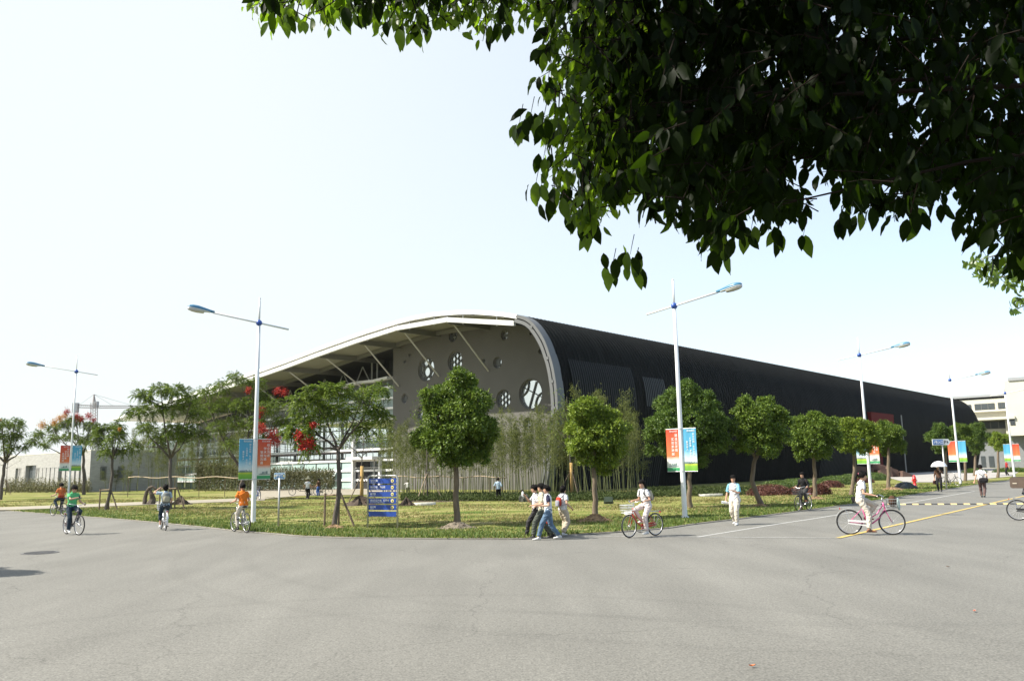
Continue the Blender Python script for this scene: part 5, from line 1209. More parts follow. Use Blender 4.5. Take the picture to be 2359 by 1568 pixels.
def lamp_post(base, ytop, ax, adir, left, right_, label, var=0, fine=True, tilt=.13):
    """adir: world direction of the lit arm; left/right_: banner kinds as seen from the camera"""
    P = at(*base); t = thing('lamp_post', label, 'lamp post', (P.x, P.y, 0), 0, 'banner lamp posts along the lawn')
    D = dep(P); H = px(P, ytop); s = H / 9.0; x_ = Vector(adir).normalized(); mb = MB()
    mb.tube([Vector((0, 0, 0)), Vector((0, 0, .03)), Vector((0, 0, 4.6 * s)), Vector((0, 0, H * .885))], [.105, .10, .082, .062], 14); mb.build('pole', M_pole, t, True)
    mb = MB(); mb.tube([Vector((0, 0, .0)), Vector((0, 0, .09))], [.17, .15], 14); mb.build('base_collar', M_pole, t)
    mb = MB(); mb.tube([Vector((0, 0, H * .885)), Vector((0, 0, H))], .042, 10); mb.ell((0, 0, H), .05, 8, 6); mb.build('mast_top', M_pole, t, True)
    bz = H * .888; mb = MB(); mb.ell((0, 0, bz), .125 * s, 18, 12); mb.build('ball', M_blue, t, True)
    up_ = Vector((0, 0, tilt)); mb = MB(); a = -x_ * 1.25 * s - up_ * 1.25 * s; e = x_ * 1.85 * s + up_ * 1.85 * s
    mb.tube([a + Vector((0, 0, bz)), e + Vector((0, 0, bz))], .040, 8); mb.build('cross_arm', M_pole, t, True)
    # luminaire: slim blue housing, pale rim, glass bowl
    h_ = thing_part('lamp_head', t)
    sd_ = Vector((0, 0, 1)).cross(x_).normalized(); dr = (x_ + up_).normalized(); u_ = dr.cross(sd_) * -1
    if u_.z < 0: u_ = -u_
    o_ = e + Vector((0, 0, bz)); prof_ = [(-.05, .045, .045), (.12, .06, .06), (.35, .11, .09), (.6, .155, .12), (.8, .15, .11), (.93, .09, .07), (.98, .02, .02)]
    hb = MB(); hb.loft([(o_ + dr * (q * s) + u_ * .035, sd_, u_, w_ * s, hh * s) for q, w_, hh in prof_], 14); hd = hb.build('lamp_head', M_lblue, t, True)
    hb = MB(); hb.loft([(o_ + dr * (q * s) - u_ * .01, sd_, u_, w_ * s * 1.07, .028 * s) for q, w_, hh in prof_[1:]], 14); hb.build('rim', M_rim, hd, True)
    hb = MB(); hb.loft([(o_ + dr * (q * s) - u_ * .05 * s, sd_, u_, w_ * s * .9, hh * s * .75) for q, w_, hh in prof_[2:]], 14); hb.build('glass_bowl', M_lens, hd, True)
    # banners
    z0, z1 = 1.72 * s, 3.30 * s; rx = x_ if x_.x > 0 else -x_; g = .10
    banner(t, P, -g - .54 * s, -g, z0, z1, left, rx, var, fine); banner(t, P, g, g + .54 * s, z0, z1, right_, rx, var, fine)
    for z in (z0, z1): mb = MB(); mb.tube([Vector((0, 0, z - .02)), Vector((0, 0, z + .02))], .098, 12); mb.build('clamp', M_arm, t)
    return t
def thing_part(n_, t): return None
AL = Vector((-.80, -.60, 0)); AR = -B
lamp_post((157, 1148), 820, 0, AL, 'r', 'b', 'leftmost lamp post, behind the green shirt cyclist, red banner on its left', 1)
lamp_post((583, 1206), 688, 0, AL, 'b', 'r', 'tall lamp post beside the cyclist in orange, dull blue banner on its left', 1)
lamp_post((1578, 1194), 645, 0, AR, 'r', 'b', 'tall lamp post before the black hall, bright red and light blue banners', 0)
lamp_post((2007, 1138), 778, 0, AR, 'b', 'r', 'lamp post right of the pink bicycle rider, banners half hidden by leaves', 0)
lamp_post((2213, 1116), 845, 0, AR, 'r', 'b', 'lamp post just right of the arrow shaped parking sign', 0, False)
lamp_post((2338, 1106), 880, 0, AR, 'b', 'r', 'farthest lamp post, in front of the cream building', 1, False)

# ================================================================== SIGNS
M_tube = mat('galvanised_tube', (.40, .40, .38), .4, metal=.3); M_sblue = mat('sign_blue', (.010, .050, .27), .4, noise=.12, nscale=3); M_stxt = mat('sign_white', (.72, .74, .76), .5); M_sy = mat('sign_yellow', (.72, .62, .25), .5); M_sk = mat('sign_dark_arrow', (.10, .10, .06), .6)
pL, pR = at(847, 1218), at(915.5, 1219.5); t = thing('directory_board', 'blue campus directory board with five lettered strips on a grey tube frame', 'direction sign', (pL.x, pL.y, .05))
dx = pR - pL; Wd = dx.length; xd = dx.normalized(); Hs = px(pL, 1096) - .05; mb = MB()
c_ = .10; mb.tube([Vector((0, 0, 0)), Vector((0, 0, Hs - c_)), Vector((0, 0, Hs - c_)) + Vector((xd.x * .03, xd.y * .03, .07)), xd * c_ + Vector((0, 0, Hs)), xd * (Wd - c_) + Vector((0, 0, Hs)), xd * (Wd - .03) + Vector((0, 0, Hs - .03)), xd * Wd + Vector((0, 0, Hs - c_)), xd * Wd], .032, 10); mb.build('frame', M_tube, t, True)
rows = [("学生公寓", "Student Apartment", '<'), ("教师之家、学山楼", "Teachers' House, Xueshan Building", '^'), ("教学楼", "Teaching Building", 'v'), ("图文信息大楼、行政楼", "Library & Information Building, Administration", '>'), ("励志桥", "Lizhi Bridge", '<'), ("", "", '')]
zt = [(1369.0, 1383.2), (1387.6, 1402.0), (1406.6, 1420.8), (1425.2, 1439.8), (1443.6, 1458.2), (1462.6, 1476.5)]
nr_ = xd.cross(Vector((0, 0, 1)))
for (zh, en, ar), (ya, yb) in zip(rows, zt):
    z1, z0 = px(pL, ya * .8049) - .05, px(pL, yb * .8049) - .05; hh = z1 - z0
    mb = MB(); mb.box(xd * (Wd / 2) + Vector((0, 0, (z0 + z1) / 2)), (Wd - .10, .03, hh), rz=atan2(xd.y, xd.x)); st = mb.build('sign_strip', M_sblue, t)
    def Mx(u, v): return plane_m(xd * (.10 + u * (Wd - .2)) + nr_ * .018 + Vector((0, 0, z0 + v * hh)), xd)
    for sgn in (.02, Wd - .02): mb = MB(); mb.box(xd * sgn + Vector((0, 0, (z0 + z1) / 2)), (.07, .025, .03), rz=atan2(xd.y, xd.x)); mb.build('bracket', M_tube, st)
    if zh:
        text_mesh('writing', zh, hh * .46, M_stxt, st, Mx(.02, .42), bold=0); text_mesh('writing', en, hh * .18, M_stxt, st, Mx(.02, .14))
        cc_ = xd * (.10 + .90 * (Wd - .2)) + nr_ * .018 + Vector((0, 0, z0 + hh * .52)); mb = MB(); mb.loft([(cc_, xd, Vector((0, 0, 1)), hh * .34, hh * .34), (cc_ + nr_ * .006, xd, Vector((0, 0, 1)), hh * .34, hh * .34)], 24); mb.build('arrow_disc', M_sy, st)
        an = {'<': pi, '>': 0, '^': pi / 2, 'v': -pi / 2}[ar]; ux = xd * cos(an) + Vector((0, 0, sin(an))); uy = xd * -sin(an) + Vector((0, 0, cos(an))); q = hh * .17; mb = MB(); o_ = cc_ + nr_ * .012
        for sgn in (1, -1): mb.bar(o_ + ux * q * .7, o_ - ux * q * .5 + uy * q * sgn, .025, .006, side=nr_.cross((ux * 1.2 * q - uy * q * sgn)))
        mb.build('arrow', M_sk, st)
# small street name sign
p = at(641, 1218); t = thing('street_sign', 'small light blue street name sign on a thin pole left of the blue directory board', 'street sign', (p.x, p.y, .05)); z0, z1 = px(p, 1103.5) - .05, px(p, 1088) - .05; k = dep(p) / F; w_ = 26 * k
mb = MB(); mb.tube([Vector((0, 0, 0)), Vector((0, 0, z0 + .05))], .035, 10); mb.build('pole', M_tube, t, True)
def rrect(w_, h_, r_, z, n_=5):
    out = []
    for cx_, cy_, a0 in ((w_ / 2 - r_, h_ / 2 - r_, 0), (-w_ / 2 + r_, h_ / 2 - r_, pi / 2), (-w_ / 2 + r_, -h_ / 2 + r_, pi), (w_ / 2 - r_, -h_ / 2 + r_, 1.5 * pi)):
        for i in range(n_): a = a0 + pi / 2 * i / (n_ - 1); out.append(Vector((cx_ + r_ * cos(a), 0, z + cy_ + r_ * sin(a))))
    return out
hh = z1 - z0; mb = MB(); mb.prism([v + Vector((0, -.015, 0)) for v in rrect(w_, hh, .05, (z0 + z1) / 2)], (0, .03, 0)); pn = mb.build('panel', mat('sign_rim_white', (.55, .66, .70), .4), t)
mb = MB(); mb.prism([v + Vector((0, -.022, 0)) for v in rrect(w_ - .06, hh - .05, .03, (z0 + z1) / 2)], (0, .006, 0)); mb.build('field', mat('sign_light_blue', (.03, .20, .42), .4), pn)
Mt = lambda x, z: plane_m((x, -.026, z), (1, 0, 0))
text_mesh('writing', '学林路', hh * .45, M_stxt, pn, Mt(0, z0 + hh * .42), align='CENTER', xs=.9, bold=.004); text_mesh('writing', 'XUELIN RD', hh * .2, M_stxt, pn, Mt(0, z0 + hh * .14), align='CENTER')
for sgn in (-1, 1):
    mb = MB(); x_ = sgn * w_ * .40; mb.prism([Vector((x_ + sgn * .03, -.03, (z0 + z1) / 2)), Vector((x_ - sgn * .02, -.03, (z0 + z1) / 2 + .06)), Vector((x_ - sgn * .02, -.03, (z0 + z1) / 2 - .06))], (0, .006, 0)); mb.build('arrow', M_sy, pn)
# arrow shaped parking sign
p = at(2181, 1128); t = thing('parking_sign', 'arrow shaped blue and white parking entrance sign on a pole', 'parking sign', (p.x, p.y, .05)); k = dep(p) / F; z0, z1 = px(p, 1024.5) - .05, px(p, 1010.5) - .05; hh = z1 - z0
mb = MB(); mb.tube([Vector((0, 0, 0)), Vector((0, 0, z0 + .05))], .05, 10); mb.build('pole', M_tube, t, True)
xl, xr, xt = -23 * k, 14 * k, 19 * k; zc = (z0 + z1) / 2; mb = MB(); mb.prism([Vector((xl, -.06, z0)), Vector((xr, -.06, z0)), Vector((xt, -.06, zc)), Vector((xr, -.06, z1)), Vector((xl, -.06, z1))], (0, .05, 0)); pn = mb.build('panel', mat('sign_white_face', (.62, .64, .64), .4), t)
mb = MB(); mb.prism([Vector((xl + .04, -.066, z0 + .05)), Vector((2 * k, -.066, z0 + .05)), Vector((2 * k, -.066, z1 - .05)), Vector((xl + .04, -.066, z1 - .05))], (0, .006, 0)); mb.build('field', mat('parking_blue', (.02, .13, .40), .4), pn)
text_mesh('writing', '1号入口', hh * .58, M_stxt, pn, plane_m((xl + .08, -.07, z0 + hh * .27), (1, 0, 0)), xs=.78, bold=.006)
text_mesh('writing', 'P', hh * .82, mat('sign_black', (.03, .03, .03), .5), pn, plane_m((3.2 * k, -.066, z0 + hh * .2), (1, 0, 0)), bold=.004)
mb = MB(); mb.prism([Vector((10.5 * k, -.066, z0 + hh * .22)), Vector((13.5 * k, -.066, zc)), Vector((10.5 * k, -.066, z1 - hh * .22))], (0, .006, 0)); mb.build('arrow', MATS['sign_black'], pn)

# ================================================================== small things on the lawn
p = at(2108, 1121); k = dep(p) / F; t = thing('fire_hydrant', 'red fire hydrant standing behind a black sheet on the lawn', 'fire hydrant', (p.x, p.y, .05)); M_hr = mat('hydrant_red', (.55, .02, .02), .4)
hz = 26 * k; mb = MB()
mb.loft([(Vector((0, 0, z * hz)), (1, 0, 0), (0, 1, 0), r_, r_) for z, r_ in ((0, .16), (.04, .16), (.05, .12), (.6, .12), (.62, .16), (.68, .16), (.7, .135), (.85, .12), (.93, .08), (.95, .035), (1, .035))], 14); mb.build('body', M_hr, t, True)
for v in ((1, 0), (-1, 0), (0, -1)): mb = MB(); q = Vector((v[0], v[1], 0)); mb.tube([q * .08 + Vector((0, 0, hz * .5)), q * .2 + Vector((0, 0, hz * .5))], .06, 10); mb.build('outlet', M_hr, t)
def lumpy(name, x, y, wpx, hpx, m, label, cat, seed=0, dth=.5, zb=.05):
    rs = random.Random(seed); P = at(x, y); k = dep(P) / F; a, h = wpx * k / 2, hpx * k; mb = MB(); vs_ = []; nr0, na = 10, 26; ph = [rs.uniform(0, 6) for _ in range(6)]
    for i in range(nr0 + 1):
        el = pi / 2 * i / nr0
        for j in range(na):
            th = 2 * pi * j / na; l_ = 1 + .16 * sin(3 * th + ph[0] + i * .3) + .12 * sin(7 * th + ph[1]) + rs.uniform(-.05, .05)
            vs_.append((a * cos(el) * cos(th) * l_, a * dth * cos(el) * sin(th) * l_, h * sin(el) ** .8 * (1 + .2 * sin(4 * th + ph[2]) * cos(el) + .25 * sin(2.2 * cos(th) * cos(el) * 2 + ph[3]) * cos(el))))
    fs = [(i * na + j, i * na + (j + 1) % na, (i + 1) * na + (j + 1) % na, (i + 1) * na + j) for i in range(nr0) for j in range(na)]
    mb.add(vs_, fs); o = mb.build(name, m, loc=(P.x, P.y, zb)); return tag(o, label, cat)
M_blk = mat('black_sheet', (.012, .014, .016), .35, bump=1, bscale=5)
lumpy('black_sheet', 2084, 1127, 50, 15, M_blk, 'heap of black plastic sheet lying on the lawn before the red hydrant', 'plastic sheet', 4, .4)
lumpy('refuse_bag', 1522, 1157, 34, 15, mat('mesh_bag', (.07, .07, .05), .8, bump=1, bscale=20), 'dark net sack beside the crouching man', 'sack', 9, .7) if False else None
lumpy('dark_sack', 1209, 1157, 24, 16, mat('mesh_bag', (.05, .055, .04), .8, noise=.5, nscale=9, bump=1, bscale=20), 'dark netted sack on the ground beside the crouching man', 'sack', 9, .7)
# twisted brown rock arch
p = at(345, 1163); k = dep(p) / F; M_arch = mat('dark_brown_rock', (.095, .075, .055), .9, noise=.5, nscale=3, bump=1, bscale=8); mb = MB()
arc = [(-12, 0, 5), (-13, 14, 4.6), (-10, 28, 4), (-3, 38, 3.6), (6, 41, 3), (13, 36, 2.6), (16, 28, 2.2)]
mb.tube([Vector((x * k, .1 * sin(i), z * k)) for i, (x, z, r_) in enumerate(arc)], [r_ * k for *_, r_ in arc], 9)
mb.tube([Vector((2 * k, 0, 0)), Vector((5 * k, .1, 12 * k)), Vector((3 * k, 0, 24 * k)), Vector((-2 * k, 0, 32 * k))], [10 * k, 7 * k, 5 * k, 3.5 * k], 9)
o = mb.build('rock_arch', M_arch, None, False, (p.x, p.y, .04)); tag(o, 'twisted brown arched rock on the lawn left of the cyclist with a backpack', 'rock')
# ground floodlight
p = at(1402, 1162); k = dep(p) / F; t = thing('floodlight', 'small dark green floodlight box standing on the lawn', 'floodlight', (p.x, p.y, .06)); M_fl = mat('floodlight_green', (.05, .07, .045), .5)
mb = MB(); mb.box((0, 0, 9 * k), (18 * k, .22, 12 * k), R=Matrix.Rotation(-.25, 3, 'X')); h_ = mb.build('housing', M_fl, t); mb = MB(); mb.box((0, .125, 9.5 * k), (15 * k, .01, 9 * k), R=Matrix.Rotation(-.25, 3, 'X')); mb.build('glass', MATS['dark_glass'], h_)
mb = MB(); mb.bar((-10 * k, 0, 0), (-10 * k, 0, 14 * k), .02, .05); mb.bar((10 * k, 0, 0), (10 * k, 0, 14 * k), .02, .05); mb.bar((-10 * k, 0, .02), (10 * k, 0, .02), .04, .06); mb.build('bracket', M_fl, t)
# ================================================================== BICYCLES
M_tyre = mat('tyre_black', (.018, .018, .018), .8); M_rimm = mat('rim_metal', (.55, .55, .56), .3, metal=.7); M_chr = mat('chrome_parts', (.50, .51, .52), .25, metal=.8)
M_sad = mat('saddle_black', (.02, .02, .02), .5); M_bwire = mat('basket_wire', (.55, .57, .58), .4, metal=.3); M_bdark = mat('basket_dark', (.04, .04, .045), .6)
def bicycle(loc, hd, fmat, label, basket=None, fender=None, rack=True, step=True, scale=1.0, steer=0.0, detail=True, group=None, lean=0.0):
    t = thing('bicycle', label, 'bicycle', (loc.x, loc.y, loc.z), hd, group); t.scale = (scale,) * 3; t.rotation_euler.x = lean
    R = .325; zr = R + .015; wb = .53
    def wheel(x, st):
        cs, sn = cos(st), sin(st); u = Vector((cs, sn, 0)); v = Vector((0, 0, 1)); c = Vector((x, 0, zr)); ax = Vector((-sn, cs, 0))
        mb = MB(); mb.disc_ring(c, u, v, R - .03, .009, 30, 6); mb.tube([c - ax * .045, c + ax * .045], .022, 8)
        for k in range(16):
            a = 2 * pi * k / 16; d = u * cos(a) + v * sin(a); mb.tube([c + ax * (.03 if k % 2 else -.03), c + d * (R - .03)], .0022, 3, cap=False)
        w_ = mb.build('wheel', M_rimm, t, True); mb = MB(); mb.disc_ring(c, u, v, R - .008, .021, 32, 7); mb.build('tyre', M_tyre, w_, True)
        if fender:
            mb = MB(); n_ = 14; a0, a1 = (radians(35), radians(200)) if x < 0 else (radians(20), radians(165))
            for i in range(n_):
                p = [a0 + (a1 - a0) * (i + j) / n_ for j in (0, 1)]; q = [c + (u * cos(a) + v * sin(a)) * (R + .035) for a in p]
                mb.prism([q[0] - ax * .03, q[0] + ax * .03, q[1] + ax * .03, q[1] - ax * .03], (0, 0, .004))
            mb.build('mudguard', fender, t)
    wheel(-wb, 0); wheel(wb, steer)
    bb = Vector((-.07, 0, .29)); st_ = Vector((-.20, 0, .76)); hb, ht = Vector((.385, 0, .68)), Vector((.345, 0, .86)); rw = Vector((-wb, 0, zr)); fwv = Vector((wb, 0, zr))
    mb = MB(); mb.tube([bb, st_], .017, 8); mb.tube([hb, ht], .021, 8)
    if step:
        mb.tube([hb, Vector((.22, 0, .44)), Vector((.05, 0, .31)), bb], .020, 8); mb.tube([ht - Vector((-.01, 0, .05)), Vector((.18, 0, .56)), Vector((0, 0, .44)), bb.lerp(st_, .32)], .015, 8)
    else: mb.tube([hb, bb], .019, 8); mb.tube([ht - Vector((0, 0, .05)), st_ - Vector((0, 0, .06))], .017, 8)
    for s in (-1, 1):
        o_ = Vector((0, s * .05, 0)); mb.tube([bb + o_ * .5, rw + o_], .010, 6); mb.tube([st_ - Vector((0, 0, .08)) + o_ * .3, rw + o_], .009, 6)
    mb.build('frame', fmat, t, True)
    mb = MB(); ax = Vector((-sin(steer), cos(steer), 0))
    for s in (-1, 1): mb.tube([hb + ax * s * .03 + Vector((0, 0, -.01)), Vector((.42, 0, .58)) + ax * s * .05, fwv + ax * s * .05], [.013, .012, .009], 6)
    mb.build('fork', fmat, t, True)
    mb = MB(); top = ht + Vector((-.02, 0, .13)); mb.tube([ht, top], .013, 8)
    hp = [top + Vector((x, y, z)) for x, y, z in ((-.13, -.28, .05), (-.04, -.25, .07), (.05, -.12, .03), (.04, 0, 0), (.05, .12, .03), (-.04, .25, .07), (-.13, .28, .05))]; mb.tube(hp, .011, 7); hbm = mb.build('handlebar', M_chr, t, True)
    for s in (0, -1): mb = MB(); mb.tube([hp[s] + Vector((-.03, 0, -.01)), hp[s].lerp(hp[1 if s == 0 else -2], .8)], .017, 8); mb.build('grip', M_sad, hbm, True)
    mb = MB(); c = Vector((-.235, 0, .86)); mb.loft([(c + Vector((x, 0, z)), (0, 1, 0), (0, 0, 1), w_, h_) for x, z, w_, h_ in ((-.13, .02, .03, .02), (-.11, .02, .09, .035), (-.03, .01, .085, .035), (.06, .005, .035, .03), (.14, .005, .022, .022), (.16, 0, .01, .01))], 12); mb.tube([st_, c - Vector((0, 0, .01))], .012, 8); mb.build('saddle', M_sad, t, True)
    mb = MB(); mb.loft([(bb + Vector((0, -.045, 0)), (1, 0, 0), (0, 0, 1), .085, .085), (bb + Vector((0, -.05, 0)), (1, 0, 0), (0, 0, 1), .085, .085)], 20)
    mb.tube([bb + Vector((0, -.08, 0)), bb + Vector((.03, -.09, -.165))], .011, 6); mb.tube([bb + Vector((0, .08, 0)), bb + Vector((-.03, .09, .165))], .011, 6); mb.tube([bb + Vector((0, -.08, 0)), bb + Vector((0, .08, 0))], .02, 8); mb.build('crank', M_chr, t)
    for s, z in ((-1, -.165), (1, .165)): mb = MB(); mb.box(bb + Vector((-s * .03, s * .14, z)), (.09, .09, .022)); mb.build('pedal', M_tyre, t)
    mb = MB(); mb.bar(bb + Vector((.06, -.058, .055)), rw + Vector((-.04, -.058, .04)), .03, .055, side=(0, 1, 0)); mb.bar(bb + Vector((.06, -.058, -.055)), rw + Vector((-.04, -.058, -.03)), .03, .03, side=(0, 1, 0)); mb.build('chain_guard', fender or fmat, t)
    if rack:
        mb = MB()
        for y in (-.06, 0, .06): mb.tube([Vector((-.30, y, .725)), Vector((-.74, y, .73))], .006, 5)
        for x in (-.32, -.45, -.6, -.74): mb.tube([Vector((x, -.065, .727)), Vector((x, .065, .727))], .006, 5)
        for y in (-.065, .065): mb.tube([Vector((-.62, y, .72)), Vector((-wb, y, zr))], .006, 5)
        mb.build('rear_rack', M_chr, t)
        mb = MB(); mb.box((-.752, 0, .70), (.02, .06, .045)); mb.build('rear_reflector', mat('reflector_red', (.4, .01, .01), .3), t)
    if basket:
        mb = MB(); x0, x1, z0, z1 = .44, .70, .72, .95; yw = .17
        def P_(a, b_, c_): return Vector((x0 + (x1 - x0) * a + (.03 if c_ else 0) * (a - .3), (b_ - .5) * 2 * yw * (1 if c_ else .8), z0 + (z1 - z0) * c_))
        for c_ in (0, .33, .66, 1):
            q = [P_(0, 0, c_), P_(1, 0, c_), P_(1, 1, c_), P_(0, 1, c_), P_(0, 0, c_)]
            for a_, b_ in zip(q, q[1:]): mb.tube([a_, b_], .0045 if c_ not in (0, 1) else .008, 4)
        for i in range(7):
            k = i / 6
            for f_, g_ in ((lambda c_: P_(k, 0, c_), 0), (lambda c_: P_(k, 1, c_), 0), (lambda c_: P_(0, k, c_), 0), (lambda c_: P_(1, k, c_), 0)): mb.tube([f_(0), f_(1)], .004, 3)
            mb.tube([P_(k, 0, 0), P_(k, 1, 0)], .004, 3); mb.tube([P_(0, k, 0), P_(1, k, 0)], .004, 3)
        mb.tube([Vector((.38, 0, .80)), Vector((.45, 0, .78))], .012, 6); mb.build('basket', basket, t)
    return t

# ================================================================== PEOPLE
M_skin = mat('skin', (.46, .27, .18), .55); M_hair = mat('black_hair', (.0065, .0055, .005), .6, bump=.9, bscale=70, spec=.12); M_eye = mat('eye_dark', (.02, .015, .012), .3); M_lip = mat('lip', (.32, .12, .10), .5)
def cloth(name, col, **k): return mat(name, col, .85, noise=k.get('noise', .10), nscale=5, col2=k.get('col2'), bump=.35, bscale=9, spec=.2)
C_white = cloth('cloth_white', (.62, .62, .62)); C_green = cloth('cloth_green', (.10, .42, .17)); C_orange = cloth('cloth_orange', (.66, .17, .02)); C_dull_or = cloth('cloth_dull_orange', (.50, .15, .045)); C_black = cloth('cloth_black', (.016, .016, .018))
C_jean = mat('jeans', (.12, .20, .29), .9, noise=.6, nscale=3, col2=(.06, .10, .16), bump=.3, bscale=12); C_dkjean = cloth('dark_jeans', (.022, .038, .055)); C_cream = cloth('cloth_cream', (.55, .50, .42)); C_khaki = cloth('cloth_khaki', (.44, .38, .29))
C_navy = cloth('cloth_navy', (.03, .03, .06)); C_cyan = cloth('cloth_cyan', (.22, .48, .62)); C_pink = cloth('cloth_pale_pink', (.62, .52, .52)); C_grey = cloth('cloth_grey_green', (.075, .085, .07)); C_brown = cloth('cloth_brown', (.11, .07, .065)); C_dbrown = cloth('cloth_dark_brown', (.10, .055, .035)); C_ltblue = cloth('cloth_light_blue', (.33, .42, .50)); C_red = cloth('cloth_red', (.33, .03, .03)); C_blue = cloth('cloth_work_blue', (.05, .11, .34))
# knitted stripes
C_strp = bpy.data.materials.new('striped_cream'); C_strp.use_nodes = True; n = C_strp.node_tree.nodes; l = C_strp.node_tree.links; b = n['Principled BSDF']; b.inputs['Roughness'].default_value = .9
tc = n.new('ShaderNodeTexCoord'); sp_ = n.new('ShaderNodeSeparateXYZ'); l.new(tc.outputs['Object'], sp_.inputs[0]); wv = n.new('ShaderNodeTexWave'); wv.inputs['Scale'].default_value = 14; wv.inputs['Distortion'].default_value = .4; l.new(tc.outputs['Object'], wv.inputs['Vector']); wv.bands_direction = 'X'
r = n.new('ShaderNodeValToRGB'); r.color_ramp.elements[0].color = (.25, .23, .16, 1); r.color_ramp.elements[1].color = (.60, .56, .42, 1); l.new(wv.outputs['Fac'], r.inputs[0]); l.new(r.outputs[0], b.inputs['Base Color'])
M_shw = mat('shoe_white', (.60, .60, .58), .5); M_shk = mat('shoe_black', (.015, .015, .015), .4); M_shb = mat('sandal_brown', (.18, .07, .03), .6)

def ik(a, c, l1, l2, pole):
    a = Vector(a); c = Vector(c); d = c - a; L = d.length
    if L > (l1 + l2) * .999: c = a + d * ((l1 + l2) * .999 / L); d = c - a; L = d.length
    x = (l1 * l1 - l2 * l2 + L * L) / (2 * L); h = sqrt(max(0, l1 * l1 - x * x)); dn = d.normalized(); p = Vector(pole); p = (p - dn * p.dot(dn)).normalized()
    return a + dn * x + p * h, c
def remesh(o, vox, smooth=3, folds=0):
    md = o.modifiers.new('r', 'REMESH'); md.mode = 'VOXEL'; md.voxel_size = vox; md.use_smooth_shade = True
    if smooth: s_ = o.modifiers.new('s', 'SMOOTH'); s_.iterations = smooth; s_.factor = .5
    dg = bpy.context.evaluated_depsgraph_get(); dg.update(); me = bpy.data.meshes.new_from_object(o.evaluated_get(dg)); old = o.data; o.modifiers.clear(); o.data = me; bpy.data.meshes.remove(old)
    me.polygons.foreach_set('use_smooth', [True] * len(me.polygons))
    if folds:
        n_ = len(me.vertices); co = np.empty(n_ * 3, np.float32); me.vertices.foreach_get('co', co); co = co.reshape(-1, 3); no = np.empty(n_ * 3, np.float32); me.vertices.foreach_get('normal', no); no = no.reshape(-1, 3)
        x, y, z = co.T; q = random.uniform(0, 6)
        d = np.sin(x * 38 + 9 * np.sin(z * 7 + q) + q) * np.sin(y * 34 + 8 * np.sin(z * 9)) + .9 * np.sin(z * 46 + 12 * np.sin(x * 8 + y * 11 + q)) * np.sin(x * 17 - y * 13 + q) + .5 * np.sin(z * 90 + x * 60 + y * 40)
        co = co + no * (d * folds)[:, None]; me.vertices.foreach_set('co', co.reshape(-1)); me.update()
    return o
Zv = Vector((0, 0, 1))
